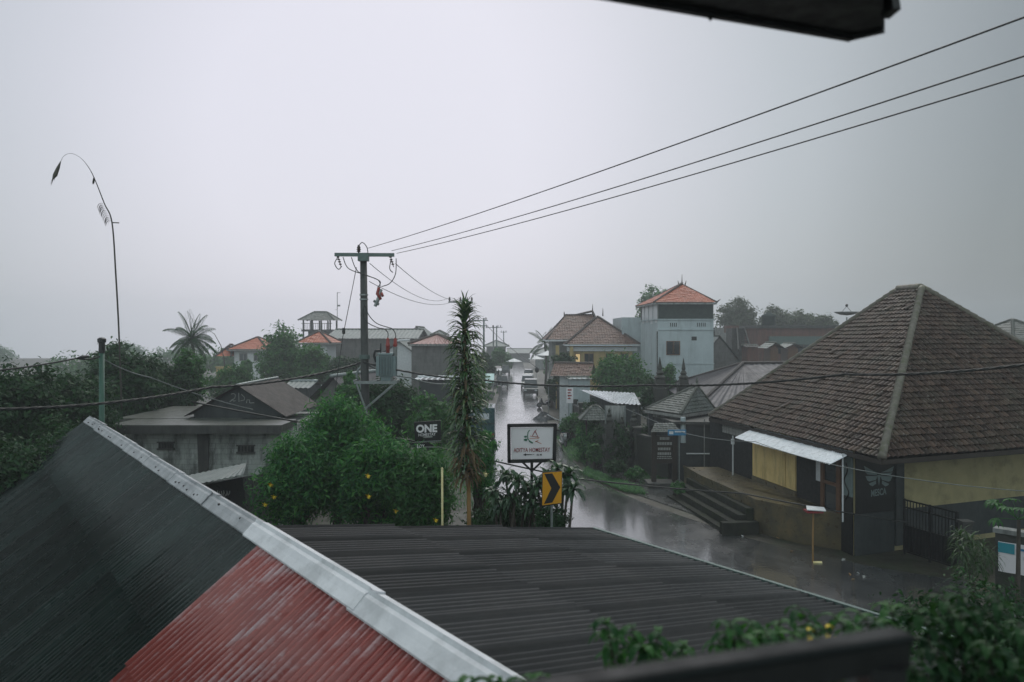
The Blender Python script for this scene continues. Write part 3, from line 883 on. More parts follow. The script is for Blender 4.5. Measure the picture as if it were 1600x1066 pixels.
def red_mat():
    m, nt, bs = nodes_of('worn_red_paint')
    v = obj_coord(nt)
    base = ramp(nt, noise(nt, v, 1.5, 5), [(0.3, (0.25, 0.045, 0.04)), (0.7, (0.36, 0.085, 0.07))])
    mp = nt.nodes.new('ShaderNodeMapping')
    mp.inputs['Rotation'].default_value = (0, 0, -math.atan2(bx.y, bx.x))
    mp.inputs['Scale'].default_value = (0.5, 2.6, 0.5)
    t = nt.nodes.new('ShaderNodeTexCoord'); nt.links.new(t.outputs['Object'], mp.inputs['Vector'])
    # pale scuff streaks come up stronger along the crests of the sheets
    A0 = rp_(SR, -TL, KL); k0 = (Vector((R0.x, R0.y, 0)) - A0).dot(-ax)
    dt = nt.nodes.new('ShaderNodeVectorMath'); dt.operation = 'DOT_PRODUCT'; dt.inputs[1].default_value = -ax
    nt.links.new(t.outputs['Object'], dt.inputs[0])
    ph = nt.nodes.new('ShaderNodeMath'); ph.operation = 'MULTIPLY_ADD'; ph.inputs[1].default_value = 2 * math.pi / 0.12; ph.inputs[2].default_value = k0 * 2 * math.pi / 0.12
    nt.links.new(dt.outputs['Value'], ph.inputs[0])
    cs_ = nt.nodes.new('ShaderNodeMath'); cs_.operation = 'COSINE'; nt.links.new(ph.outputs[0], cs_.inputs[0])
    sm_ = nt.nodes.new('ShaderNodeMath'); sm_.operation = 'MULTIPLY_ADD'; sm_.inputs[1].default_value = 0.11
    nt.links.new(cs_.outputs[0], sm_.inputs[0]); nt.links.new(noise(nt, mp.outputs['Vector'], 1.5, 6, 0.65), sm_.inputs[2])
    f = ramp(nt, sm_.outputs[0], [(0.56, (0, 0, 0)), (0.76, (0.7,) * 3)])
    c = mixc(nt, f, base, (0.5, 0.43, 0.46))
    nt.links.new(c, bs.inputs['Base Color'])
    bs.inputs['Roughness'].default_value = 0.25; bs.inputs['Coat Weight'].default_value = 0.6
    bump(nt, bs, noise(nt, v, 30), 0.08, 0.005)
    return m
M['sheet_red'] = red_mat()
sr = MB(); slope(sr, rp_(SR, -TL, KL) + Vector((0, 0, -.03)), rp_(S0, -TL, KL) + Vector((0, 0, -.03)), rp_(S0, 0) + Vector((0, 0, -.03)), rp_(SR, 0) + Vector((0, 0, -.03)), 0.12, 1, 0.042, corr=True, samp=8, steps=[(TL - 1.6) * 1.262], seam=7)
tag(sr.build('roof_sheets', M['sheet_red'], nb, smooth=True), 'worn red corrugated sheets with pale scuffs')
ec = gnd(930, 820, 0)
TR = 8.0
Ec = rp_(0, 0)
# length of the shallow right pitch: its far corner is seen at (930, 820)
best = min((abs((lambda p: 800 + F * p.x / p.y)(rp_(0.05, t / 50, KR)) - 930), t / 50) for t in range(100, 700))
TR = best[1]
gs = MB(); D2 = Vector((0, 0, -.03)); slope(gs, rp_(S0, TR, KR) + D2, rp_(0.15, TR, KR) + D2, rp_(0.15, 0.02, KR) + D2, rp_(S0, 0.02, KR) + D2, 0.12, 1, 0.024, corr=True, samp=8, steps=[1.9, 3.8, 5.7], seam=7)
tag(gs.build('roof_sheets', M['sheet_grey'], nb, smooth=True), 'wide grey corrugated sheets on the shallow right pitch')
def cap(name, s0, s1, mat, w, lift, label, lips=True, seg=1.5):
    mb = MB(); L = s1 - s0; n = max(1, int(abs(L) / seg)); gc = random.Random(int(w * 1000))
    for i in range(n):
        a = s0 + L * i / n; b = s0 + L * (i + 1.04) / n
        prof = [(-w, -w * KL * .92 + 0.045), (-w * .62, -w * .62 * KL * .9 + .06), (-w * .33, -w * .33 * KL * .8 + 0.075), (-w * .12, 0.055), (0, 0.095), (w * .12, 0.065), (w * .4, -w * .4 * KR + .05), (w * .85, -w * .85 * KR + 0.04)]
        o0 = lift - 0.012 + gc.uniform(-.006, .006); o1 = lift + gc.uniform(-.006, .008); jt = gc.uniform(-.012, .012)
        vs = []
        for s, o in ((a, o0), (b, o1)):
            for (t, z) in prof: vs.append(R0 + ax * s + bx * (t + jt) + Vector((0, 0, z + o)))
            for (t, z) in reversed(prof): vs.append(R0 + ax * s + bx * (t + jt) + Vector((0, 0, z + o - 0.02)))
        m = len(prof) * 2
        fs = [(j, (j + 1) % m, m + (j + 1) % m, m + j) for j in range(m)] + [tuple(range(m)), tuple(range(2 * m - 1, m - 1, -1))]
        mb.add(vs, [f[::-1] for f in fs])
    return tag(mb.build(name, mat, nb), label)
oc = cap('ridge_cap', S1 + .05, 0.05, M['cement_cap'], 0.165, 0.0, 'weathered grey cement ridge cap dotted with bolt holes', seg=2.1)
nc = cap('ridge_cap', 0.12, S0, M['white_cap'], 0.18, 0.02, 'newer pale white ridge cap', seg=2.6)
bo = MB()
gq = random.Random(4)
for i in range(26):
    s = gq.uniform(0.3, S1 - .3); t = -gq.choice((0.11, 0.13, 0.06))
    bo = MB(); bo.lathe(R0 + ax * s + bx * t + Vector((0, 0, -abs(t) * KL * .85 + 0.045)), [(0.022, 0), (0.022, 0.02), (0.01, 0.026)], 7)
    bo.build('bolt_head', M['black'], oc)
gt = MB(); e0, e1 = rp_(S0, TR + .03, KR), rp_(0.15, TR + .03, KR)
gt.beam(e0 + Vector((0, 0, -.06)), e1 + Vector((0, 0, -.06)), 0.06, 0.14)
tag(gt.build('eave_board', M['steel_green'], nb), 'blue-grey eave board')
wb = MB()
wb.prism([tuple(rp_(S0 + .3, -TL + .6)[:2]), tuple(rp_(S0 + .3, TR - .5)[:2]), tuple(rp_(-.1, TR - .5)[:2]), tuple(rp_(-.1, -TL + .6)[:2])], 0.0, RZ - TL * KL - .25 if RZ - TL * KL > 1 else 1.2)
q = [rp_(S0 + .3, .3), rp_(S0 + .3, TR - .5), rp_(-.1, TR - .5), rp_(-.1, .3)]
wb.prism([tuple(x[:2]) for x in q], 1.0, RZ - TR * KR - .15)
wb.build('wall', M['concrete'], nb)
wb2 = MB(); wb2.prism([tuple(rp_(0.3, -TL + .6)[:2]), tuple(rp_(0.3, -.4)[:2]), tuple(rp_(S1 - .4, -.4)[:2]), tuple(rp_(S1 - .4, -TL + .6)[:2])], 0.0, 1.3)
wb2.build('wall', M['concrete'], nb)

# ------------------------------------------------------------------ roof corner overhead and balcony railing
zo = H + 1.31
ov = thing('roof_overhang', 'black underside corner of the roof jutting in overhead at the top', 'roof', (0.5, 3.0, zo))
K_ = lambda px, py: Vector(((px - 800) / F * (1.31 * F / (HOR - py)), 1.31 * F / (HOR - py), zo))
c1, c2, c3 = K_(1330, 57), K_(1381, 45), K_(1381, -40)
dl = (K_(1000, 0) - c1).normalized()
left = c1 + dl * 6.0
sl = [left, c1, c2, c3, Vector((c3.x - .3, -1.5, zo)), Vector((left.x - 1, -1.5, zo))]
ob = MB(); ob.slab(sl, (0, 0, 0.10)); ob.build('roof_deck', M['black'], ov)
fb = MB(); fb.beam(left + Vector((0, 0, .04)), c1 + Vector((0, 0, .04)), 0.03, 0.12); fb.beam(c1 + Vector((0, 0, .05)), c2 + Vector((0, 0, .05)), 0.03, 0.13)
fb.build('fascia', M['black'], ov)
hk = MB(); hp = K_(1388, 12)
hk.obox(hp + Vector((0, 0, 0.05)), Vector((.017, .004, 0)), Vector((0, .05, 0)), Vector((-.012, 0, .075)))
hk.obox(hp + Vector((-0.012, 0, 0.13)), Vector((.05, 0, 0)), Vector((0, .03, 0)), Vector((0, 0, .016)))
hk.build('gutter_bracket', M['black'], ov)
db = MB(); dp = K_(1110, 20); db.lathe(dp + Vector((0, 0, -.02)), [(0.004, -.012), (0.010, -.004), (0.010, .01), (0.006, .03)], 8); db.build('screw_end', M['black'], ov)

rl = thing('balcony_railing', 'dark balcony railing beam in front at the bottom right', 'railing', (0.8, 1.85, H - 1.6))
zr = H - .60
Kr = lambda px, py: Vector(((px - 800) / F * (.6 * F / (py - HOR)), .6 * F / (py - HOR), zr))
ra, rb_ = Kr(835, 1066), Kr(1408, 981)
dr = (rb_ - ra).normalized(); pr_ = Vector((-dr.y, dr.x, 0))
tb = MB(); s0_, s1_ = ra - dr * 1.6, rb_
tb.obox((s0_ + s1_) / 2 + pr_ * -0.01 + Vector((0, 0, -.010)), (s1_ - s0_) / 2, pr_ * 0.03, Vector((0, 0, .010)))
tb.build('top_rail', M['black'] if False else pm('rail_paint', (0.011, 0.015, 0.016), (0.007, 0.010, 0.011), 6, 0.5, spec=0.25), rl, bevel=0.008)
for k, s in enumerate((-1.5, -0.75, -0.06)):
    pb = MB(); c = rb_ + dr * s + pr_ * -.01; pb.box(c.x - .035, c.x + .035, c.y - .035, c.y + .035, H - 1.6, zr - .06)
    pb.build('post', M['black'], rl)
ub = MB(); ub.obox((s0_ + s1_) / 2 + pr_ * -0.006 + Vector((0, 0, -.046)), (s1_ - s0_) / 2 * .995, pr_ * .026, Vector((0, 0, .026))); ub.build('under_beam', M['black'], rl)
lb_ = MB(); lb_.beam(s0_ + pr_ * .03 + Vector((0, 0, -.75)), s1_ + pr_ * .03 + Vector((0, 0, -.75)), .05, .05); lb_.build('bottom_rail', M['black'], rl)
fl = MB(); fl.slab([(-3, -1.5, H - 1.6), (2.2, -1.5, H - 1.6), (rb_.x + .1, rb_.y + .1, H - 1.6), (ra.x - 1.4, ra.y - .35, H - 1.6)], (0, 0, -.15))
tag(fl.build('balcony_floor', M['concrete']), kind='structure')

# ------------------------------------------------------------------ tiled-roof shop house on the right
EZ = 3.8
Cn = gnd(1378, 718, EZ); Cl = gnd(1108, 652, EZ)
d1 = (Cl - Cn).normalized(); d1.z = 0; d1.normalize()
d2 = Vector((1, 0.4, 0)).normalized()
Cr = Cn + d2 * 16.2; Cb = Cl + d2 * 16.2
ctr = (Cn + Cb) / 2
apz = zat(451, ctr.y)
A1 = ctr + d1 * 1.55; A2 = ctr - d1 * 0.1; A1.z = A2.z = apz
mh = thing('tiled_roof_shop', 'corner shop under a big brown tiled hip roof with pale awning and yellow shutter', 'house', (ctr.x, ctr.y, 0))
hip_roof(mh, [Cl, Cn, Cr, Cb], A1, A2, M['tile_brown'], M['ridge_brown'], 0.265, 0.29, 0.08, 0.05, 8, rr=0.14, fascia=M['dark_wood'], soffit=M['dark_void'])
W0 = Cn + d2 * 0.35 + d1 * 1.95; W0.z = 0
WL = Cl + d2 * 0.35 - d1 * 0.6; WL.z = 0
W1 = Cr - d2 * 1.2 + d1 * 1.95; W1.z = 0
WB = Cb - d2 * 1.2 - d1 * 1.0; WB.z = 0
PZ = 1.35                                        # porch floor
wl = MB(); wl.prism([W0[:2], W1[:2], WB[:2], WL[:2]][::1], 0.0, EZ + 0.25)
tag(wl.build('wall', M['yellow_wall'], mh), 'faded yellow plastered wall')
n1 = Vector((-d1.y, d1.x, 0))                    # out of the facade, towards the road
if n1.x > 0: n1 = -n1
def fac(px): return on_plane(px, W0, d1)
def fpanel(mb, pa, pb, z0, z1, out, th=0.03):
    a, b = fac(pa), fac(pb); c = (a + b) / 2 + n1 * (out + th / 2); c.z = (z0 + z1) / 2
    mb.obox(c, (b - a) / 2, n1 * th / 2, Vector((0, 0, (z1 - z0) / 2)))
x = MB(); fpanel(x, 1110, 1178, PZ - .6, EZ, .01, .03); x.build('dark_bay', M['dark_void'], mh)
x = MB(); fpanel(x, 1178, 1229, PZ + .22, EZ - .1, .02, .05); fpanel(x, 1230, 1245, PZ + .22, EZ - .1, .02, .05)
tag(x.build('shutter', M['shutter'], mh), 'yellow wooden shutter boards')
x = MB(); fpanel(x, 1178, 1246, PZ - .1, PZ + .2, .02, .09); x.build('plinth', M['porch_stone'], mh)
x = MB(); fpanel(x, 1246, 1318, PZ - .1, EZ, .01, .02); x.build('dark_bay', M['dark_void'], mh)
dr_ = MB()
for a, b in ((1286.5, 1291.5), (1311, 1317)): fpanel(dr_, a, b, PZ, EZ - .3, .05, .08)
fpanel(dr_, 1291.5, 1311, PZ + .95, PZ + 1.08, .05, .07)
dd = dr_.build('door', M['brown_wood'], mh)
x = MB(); fpanel(x, 1291.5, 1311, PZ + 1.08, EZ - .35, .055, .02); fpanel(x, 1291.5, 1311, PZ + .05, PZ + .95, .055, .02); x.build('pane', M['glass'], dd)
x = MB(); fpanel(x, 1278.5, 1286, PZ + .95, EZ - .3, .05, .05); tag(x.build('side_panel', M['white'], mh), 'pale painted panel beside the door')
x = MB(); fpanel(x, 1319, 1334.2, PZ + .75, EZ - .1, .03, .06); pp = x.build('painted_panel', M['paint_faded'], mh)
sq = MB(); a = fac(1326); 
pts = []
for k in range(40):
    t = k / 39
    p = fac(1326 + 3.2 * math.sin(t * 11) * (0.5 + t)) + n1 * 0.10; p.z = EZ - .5 - t * 1.5; pts.append(p)
sq.tube(pts, 0.03, 5); sq.build('painted_squiggle', M['black'], pp)
x = MB(); fpanel(x, 1317.5, 1334.2, 0, PZ + .74, .03, .05); x.build('skirting', M['black'], mh)
# grey board under the eave, lower beam, awning
x = MB()
for k in range(4): fpanel(x, 1133, 1177, EZ - .62 + k * .16, EZ - .475 + k * .16, .10 + .012 * (k % 2), .04)
tag(x.build('hanging_board', M['grey_wood'], mh), 'grey weathered planks hung under the eave')
aw = MB()
p0, p1 = fac(1184), fac(1338)
zin = EZ - .04; zo_ = EZ - .46; dep = 1.08
q0, q1 = p0 + n1 * .12, p1 + n1 * .12; o0_, o1_ = p0 + n1 * dep, p1 + n1 * dep
for v_, z in ((q0, zin), (q1, zin), (o0_, zo_), (o1_, zo_)): v_.z = z
slope(aw, o0_, o1_, q1, q0, 0.12, 1, 0.018, corr=True, samp=6, seam=6)
tag(aw.build('awning', M['white_sheet'], mh, smooth=True), 'pale corrugated sheet awning')
ps = MB(); c = fac(1336.5) + n1 * .5; ps.tube([(c.x, c.y, PZ - .1), (c.x, c.y, EZ - .1)], .03, 8); tag(ps.build('awning_post', M['white'], mh), 'thin white post')
ps = MB(); c = fac(1156) + n1 * .35; ps.tube([(c.x, c.y, PZ), (c.x, c.y, EZ - .6)], .035, 8); ps.box(c.x - .08, c.x + .06, c.y - .05, c.y + .05, EZ - 1.0, EZ - .75); ps.build('downpipe', M['white'], mh)
# right face: black painted panel with wings and lettering, pillar, yellow wall
n2 = Vector((d2.y, -d2.x, 0))
def fac2(px): return on_plane(px, W0, d2)
def rpanel(mb, pa, pb, z0, z1, out, th=0.03):
    a, b = fac2(pa), fac2(pb); c = (a + b) / 2 + n2 * (out + th / 2); c.z = (z0 + z1) / 2
    mb.obox(c, (b - a) / 2, n2 * th / 2, Vector((0, 0, (z1 - z0) / 2)))
x = MB(); rpanel(x, 1335.5, 1396, PZ + .15, EZ + .1, .02, .04); pn = x.build('painted_panel', M['black'], mh)
tag(pn, 'black wall panel with pale wing emblem and lettering')
cM = fac2(1369) + n2 * .066
def wl_pt(px, py):
    p = fac2(px) + n2 * .068; p.z = zray(py, p); return p
wg = MB()
half = [[(1347.5, 728), (1352, 730.5), (1362, 736), (1368, 738.5), (1350, 736.5)],
        [(1349.5, 737.5), (1367, 740), (1369, 743), (1353, 741.5)],
        [(1350, 744), (1369, 743.8), (1366, 750), (1356, 752.5), (1353, 751)],
        [(1355, 756), (1366, 751), (1366.5, 756), (1361, 760), (1357.5, 758.5)]]
for f_ in half:
    wg.slab([wl_pt(a, b) for a, b in f_][::-1], n2 * .004)
    wg.slab([wl_pt(2 * 1371 - a, b - (a - 1371) * 0.02) for a, b in f_], n2 * .004)
wg.slab([wl_pt(1368.6, 743), wl_pt(1371, 759), wl_pt(1373.4, 743), wl_pt(1371, 741.5)], n2 * .004)
wg.build('wing_emblem', M['paint_faded'], pn)
o_ = wl_pt(1370.5, 774.2)
text_mesh('lettering', 'MESCA', 0.34, M['paint_faded'], pn, o_, d2 + Vector((0, 0, 0.05)), (0, 0, 1), 0.02, width=0.74)
x = MB(); rpanel(x, 1396.5, 1409, 0.2, EZ + .1, .0, .12); x.build('pillar', M['dark_plaster'], mh)
x = MB(); rpanel(x, 1334.6, 1396, 0.0, PZ + .14, .0, .05); rpanel(x, 1409, 1800, 0.2, 1.5, .0, .03); x.build('plinth', M['dark_plaster'], mh)

# porch, steps
pc = thing('porch', 'mossy stone porch with stained front wall and broad steps before the shop', 'porch', (10.4, 33, 0))
fe = [gnd(1343, 864, 0), gnd(1268, 858, 0) , gnd(1180, 832, 0), Vector((8.9, 37.5, 0)), Vector((8.7, 40.3, 0))]
fe[1] = fe[0].lerp(fe[2], 0.45) + Vector((-.35, -.15, 0))
pl = [fe[0], W0 - n1 * .2 + d1 * .3, WL - n1 * .2, Vector((WL.x + n1.x * 1.6, WL.y, 0)), fe[4], fe[3], fe[2], fe[1]]
x = MB(); x.prism([p[:2] for p in pl], 0, PZ - .12); x.build('front_wall', M['porch_stone'], pc)
x = MB(); cc = Vector((sum(p.x for p in pl) / 8, sum(p.y for p in pl) / 8, 0))
x.prism([(p[0] + (p[0] - cc.x) * .015, p[1] + (p[1] - cc.y) * .015) for p in pl], PZ - .12, PZ); x.build('floor_slab', M['porch_stone'], pc)
sd = (fe[4] - fe[2]).normalized(); sn = Vector((-sd.y, sd.x, 0))
if sn.x > 0: sn = -sn
for k in range(4):
    st = MB(); a, b = fe[2] + sd * .1, fe[2] + sd * 7.0
    h = PZ - .12 - .27 * (k + 1)
    st.prism([tuple((a + sn * (.33 * k + .02))[:2]), tuple((a + sn * (.33 * (k + 1)))[:2]), tuple((b + sn * (.33 * (k + 1)))[:2]), tuple((b + sn * (.33 * k + .02))[:2])], 0, h)
    st.build('step', M['step_stone'], pc)
x = MB(); a, b = fe[2], fe[2] + sn * 1.5; x.prism([tuple((a - sd * .35 )[:2]), tuple((a)[:2]), tuple(b[:2]), tuple((b - sd * .35)[:2])][::-1], 0, .5); x.build('step_cheek', M['step_stone'], pc)
bl = MB(); p = gnd(1337, 862, 0) + Vector((0, -.25, 0)); bl.lathe(p, [(.13, 0), (.12, 1.0), (.10, 1.08), (.05, 1.13)], 12)
tag(bl.build('stone_bollard', M['concrete'], smooth=True), 'short pale round-topped post at the porch corner', 'bollard')

# offering pole in front of the porch
p = gnd(1270, 879, 0)
of = thing('offering_stand', 'thin bamboo pole holding a flat white tray before the porch', 'offering stand', p)
x = MB(); x.tube([p, p + Vector((.0, 0, .9)), p + Vector((.02, 0, 1.80))], .032, 8); x.build('pole', M['bamboo'], of)
x = MB(); q = p + Vector((.06, 0, 1.86)); x.slab([q + Vector((-.36, -.25, .02)), q + Vector((.30, -.27, -.02)), q + Vector((.42, .22, .0)), q + Vector((-.2, .25, .05))], (0, 0, .03)); x.build('tray', M['white'], of)
x = MB(); x.obox(p + Vector((.02, 0, 1.80)), Vector((.28, 0, 0)), Vector((0, .2, 0)), Vector((0, 0, .035))); tag(x.build('tray_base', M['sign_red'], of), 'dark red base under the tray')
x = MB(); x.slab([p + Vector((-.05, -.2, .02)), p + Vector((.25, -.22, .02)), p + Vector((.3, -.05, .03)), p + Vector((0, -.02, .02))], (0, 0, .03)); tag(x.build('offering_tray', M['petal_white']), 'small white offering lying at the foot of the bamboo pole', 'offering')
lm = [M['bamboo'], M['white'], M['leaf_dead'], M['paint_grey']]
gq = random.Random(12)
for k, (px, py, lab) in enumerate([(1328, 898, 'tan scrap of litter on the wet road below the bollard'), (1341, 896, 'paler scrap of litter just right of the tan one'), (1333, 906, 'yellow leaf lying on the dark road'), (1350, 902, 'white petal nearest the gate on the dark road'), (1215, 841, 'white scrap below the porch steps'), (1160, 838, 'pale plank scrap at the kerb by the steps'), (1237, 862, 'bluish-white scrap beside the porch wall'), (1318, 875, 'white plastic scrap near the bollard foot')]):
    q = gnd(px, py, 0.02); x = MB(); a = gq.uniform(0, 3)
    s = gq.uniform(.05, .11)
    u = Vector((math.cos(a), math.sin(a), .15)) * s; w = Vector((-math.sin(a), math.cos(a), .05)) * s * .5
    x.slab([q - u, q - w, q + u, q + w + Vector((0, 0, .03))], (0, 0, .02))
    tag(x.build('litter', lm[k % 4]), lab, 'litter', 'scraps on the wet road')

# iron gate, pillar, low wall with banner
ga, gb_ = gnd(1413, 866, 0), gnd(1496, 893, 0)
gt_ = thing('iron_gate', 'black iron bar gate beside the yellow wall', 'gate', ga)
gd = (gb_ - ga); gl = gd.length; gd.normalize()
x = MB()
for z in (.12, 1.05, 1.72, 1.98): x.beam(ga + Vector((0, 0, z)), gb_ + Vector((0, 0, z)), .05, .05)
for s in (0, gl * .5, gl): x.beam(ga + gd * s, ga + gd * s + Vector((0, 0, 2.02)), .07, .07)
x.build('gate_frame', M['black'], gt_)
x = MB(); k = 0
while k * .135 < gl: 
    p = ga + gd * (k * .135); x.beam(p + Vector((0, 0, .12)), p + Vector((0, 0, 1.98)), .028, .028); k += 1
tag(x.build('bars', M['black'], gt_), kind=None)
x = MB(); x.beam(ga + Vector((0, .03, .6)) , gb_ + Vector((0, .03, .6)), .012, .9); x.build('lower_panel', M['black'], gt_)
gp = thing('gate_pillar', 'squat stone pillar with cap beside the iron gate', 'pillar', gb_ + gd * .3)
c = gb_ + gd * .3
x = MB(); x.box(c.x - .16, c.x + .16, c.y - .16, c.y + .16, 0, 1.7); x.build('shaft', M['concrete_dark'], gp)
x = MB(); x.box(c.x - .2, c.x + .2, c.y - .2, c.y + .2, 1.7, 1.79); x.build('cap', M['concrete_dark'], gp)
wa, wb_ = Vector((15.2, 25.0, 0)), Vector((18.5, 21.6, 0))
lw = thing('low_wall', 'dark stone boundary wall with a pale coping behind the banner', 'wall', wa)
wd = (wb_ - wa).normalized(); wn = Vector((-wd.y, wd.x, 0))
if wn.y > 0: wn = -wn
x = MB(); x.obox((wa + wb_) / 2 + Vector((0, 0, .9)), (wb_ - wa) / 2, wn * .12, Vector((0, 0, .9))); x.build('stone_wall', M['stone_dark'], lw)
x = MB(); x.obox((wa + wb_) / 2 + Vector((0, 0, 1.87)), (wb_ - wa) / 2 * 1.02, wn * .2, Vector((0, 0, .07))); x.build('coping', M['concrete'], lw)
bn = thing('banner', 'white and blue printed banner tied on the dark boundary wall', 'banner', wa + wn * .16)
def bpt(s, z, o=.17): return wa + wd * s + wn * o + Vector((0, 0, z))
bw = 2.9; z0, z1 = .62, 1.55
x = MB()
for k in range(24):
    s, s2 = bw * k / 24, bw * (k + 1) / 24; o, o2 = .17 + .02 * math.sin(k * 1.1), .17 + .02 * math.sin((k + 1) * 1.1)
    x.add([bpt(s + .1, z0, o), bpt(s2 + .1, z0, o2), bpt(s2 + .1, z1, o2), bpt(s + .1, z1, o)], [(0, 1, 2, 3)])
sh = x.build('sheet', M['sign_white'], bn); sm_ = sh.modifiers.new('thickness', 'SOLIDIFY'); sm_.thickness = .006
def bbox(name, s, s2, a, b, mat, o=.197):
    x = MB(); c = bpt((s + s2) / 2, (a + b) / 2, o); x.obox(c, wd * (s2 - s) / 2, wn * .004, Vector((0, 0, (b - a) / 2))); return x.build(name, mat, bn)
bbox('blue_block', 2.05, 3.0, z0, z1 - .12, M['sign_cyan']); bbox('blue_block', .1, .55, 1.22, 1.53, M['sign_cyan'])
bbox('printed_line', .62, 1.95, 1.36, 1.43, M['sign_blue']); bbox('printed_line', .9, 1.3, .84, .87, M['sign_blue'])
bbox('printed_line', 1.3, 1.55, .78, 1.0, M['sign_cyan']); bbox('printed_line', 1.6, 1.9, .72, 1.18, M['sign_blue']); bbox('printed_line', .8, .95, 1.1, 1.2, M['sign_green']); bbox('printed_line', 1.25, 1.4, 1.15, 1.22, M['sign_green'])

# ------------------------------------------------------------------ dark rendered house left of the shop, with white conduit
a0 = on_plane(1136, W0 + n1 * .0, d1); a1 = on_plane(1060, Vector((9.2, 41.5, 0)), Vector((1, .1, 0)))
dh = thing('dark_plaster_house', 'dark stained plaster house between the shop and the tiled gateway', 'house', (10, 43, 0))
x = MB(); x.prism([(8.75, 42.6), (11.6, 42.3), (13.2, 48.5), (8.2, 48.5)], 0, 3.2); x.build('wall', M['dark_plaster'], dh)
x = MB(); x.prism([(8.5, 42.35), (11.8, 42.0), (13.4, 48.8), (8.0, 48.8)], 3.2, 3.34); x.build('roof_slab', M['concrete_dark'], dh)
x = MB()
def dpt(px, py): 
    p = on_plane(px, Vector((8.75, 42.6, 0)), Vector((2.85, -.3, 0)).normalized()); p.y -= .07; p.z = zray(py, p); return p
x.tube([dpt(1072, 709), dpt(1119, 709), dpt(1130, 698), dpt(1130, 664)], .035, 6); x.build('conduit', M['white'], dh)
x = MB(); x.tube([dpt(1100, 752), dpt(1100, 655)], .03, 6); x.build('conduit', M['concrete'], dh)
x = MB(); x.tube([dpt(1067, 692), dpt(1067, 652)], .14, 8); x.build('pillar', M['blue_grey'], dh)

# tiled gateway pavilion
kz = 3.65
k0, k1 = gnd(1063, 648, kz), gnd(1117, 640, kz); k3 = gnd(1008, 640, kz); k2 = k1 + (k3 - k0)
pk = thing('gate_pavilion', 'small gateway pavilion with grey-green tiled hip roof and pointed finial', 'pavilion', ((k0 + k2) / 2)[:2] + (0,))
kc = (k0 + k2) / 2; kt = zat(604, kc.y)
hip_roof(pk, [k3, k0, k1, k2], Vector((xat(1086, kc.y), kc.y, kt)), Vector((xat(1090, kc.y), kc.y, kt)), M['tile_grey'], M['ridge_grey'], 0.17, 0.22, 0.03, 0.03, 4, rr=.08, fascia=M['grey_wood'], soffit=M['dark_void'])
x = MB(); x.lathe((xat(1089, kc.y), kc.y, kt), [(.12, 0), (.16, .1), (.06, .2), (.09, .3), (.02, .6)], 10); x.build('finial', M['ridge_grey'], pk)
for p in (k0, k1, k2, k3):
    x = MB(); q = p.lerp(kc, .16); x.box(q.x - .14, q.x + .14, q.y - .14, q.y + .14, 0, kz - .12)
    x.build('column', M['dark_plaster'], pk)
x = MB(); q = [p.lerp(kc, .2) for p in (k0, k1, k2, k3)]
for p, r in ((q[0], q[1]), (q[1], q[2]), (q[2], q[3]), (q[3], q[0])): x.beam(p + Vector((0, 0, -.3)), r + Vector((0, 0, -.3)), .1, .2)
x.build('tie_beams', M['grey_wood'], pk)

# carved shrines
def shrine(label, px, top, Y, w=.9):
    p = Vector((xat(px, Y), Y, 0)); zt = zat(top, Y)
    t = thing('stone_shrine', label, 'shrine', p, 'carved stone shrines')
    x = MB(); z = 0; n = 9; 
    for i in range(n):
        h = zt * .78 / n; f = w * (1 - .55 * (i / n)) * (1.18 if i % 2 else .92) / 2
        x.box(p.x - f, p.x + f, p.y - f, p.y + f, z, z + h); z += h
        if i % 2:
            for sx in (-1, 1):
                for sy in (-1, 1): x.hexa([(p.x + sx * f - .09, p.y + sy * f - .09, z), (p.x + sx * f + .09, p.y + sy * f - .09, z), (p.x + sx * f + .09, p.y + sy * f + .09, z), (p.x + sx * f - .09, p.y + sy * f + .09, z)], [(p.x + sx * (f + .04) - .02, p.y + sy * (f + .04) - .02, z + .3), (p.x + sx * (f + .04) + .02, p.y + sy * (f + .04) - .02, z + .3), (p.x + sx * (f + .04) + .02, p.y + sy * (f + .04) + .02, z + .3), (p.x + sx * (f + .04) - .02, p.y + sy * (f + .04) + .02, z + .3)])
    x.build('tiered_body', M['stone_dark'], t)
    x = MB(); x.lathe((p.x, p.y, z), [(w * .24, 0), (w * .3, .15), (w * .16, .3), (w * .2, .42), (w * .09, .6), (w * .12, .7), (.02, zt - z)], 10); x.build('spire', M['stone_dark'], t)
shrine('dark carved shrine tower left of the gateway roof', 1031, 558, 51, 1.25)
shrine('dark carved shrine tower rising behind the gateway roof', 1068, 560, 53, 1.15)
shrine('low carved shrine beside the pale shed roof', 952, 638, 46, .7)
shrine('slim carved shrine just left of the gateway roof corner', 990, 640, 47, .75)
shrine('short carved shrine between the shed and the slim shrine', 972, 652, 46.3, .65)
sw = thing('roofed_shrine', 'little grey tiled shrine roof on posts behind the compound wall', 'shrine', (xat(930, 50), 50, 0))
x = MB(); sx0, sz = xat(930, 50), zat(655, 50)
for u in (-.6, .6):
    for v in (-.5, .5): x.beam((sx0 + u, 50 + v, 0), (sx0 + u, 50 + v, sz), .1, .1)
x.build('posts', M['dark_wood'], sw)
hip_roof(sw, [(sx0 - 1, 49.1, sz), (sx0 + 1, 49.1, sz), (sx0 + 1, 50.9, sz), (sx0 - 1, 50.9, sz)], (sx0 - .2, 50, sz + .8), (sx0 + .2, 50, sz + .8), M['tile_grey'], M['ridge_grey'], .16, .2, .02, .02, 4, rr=.06)

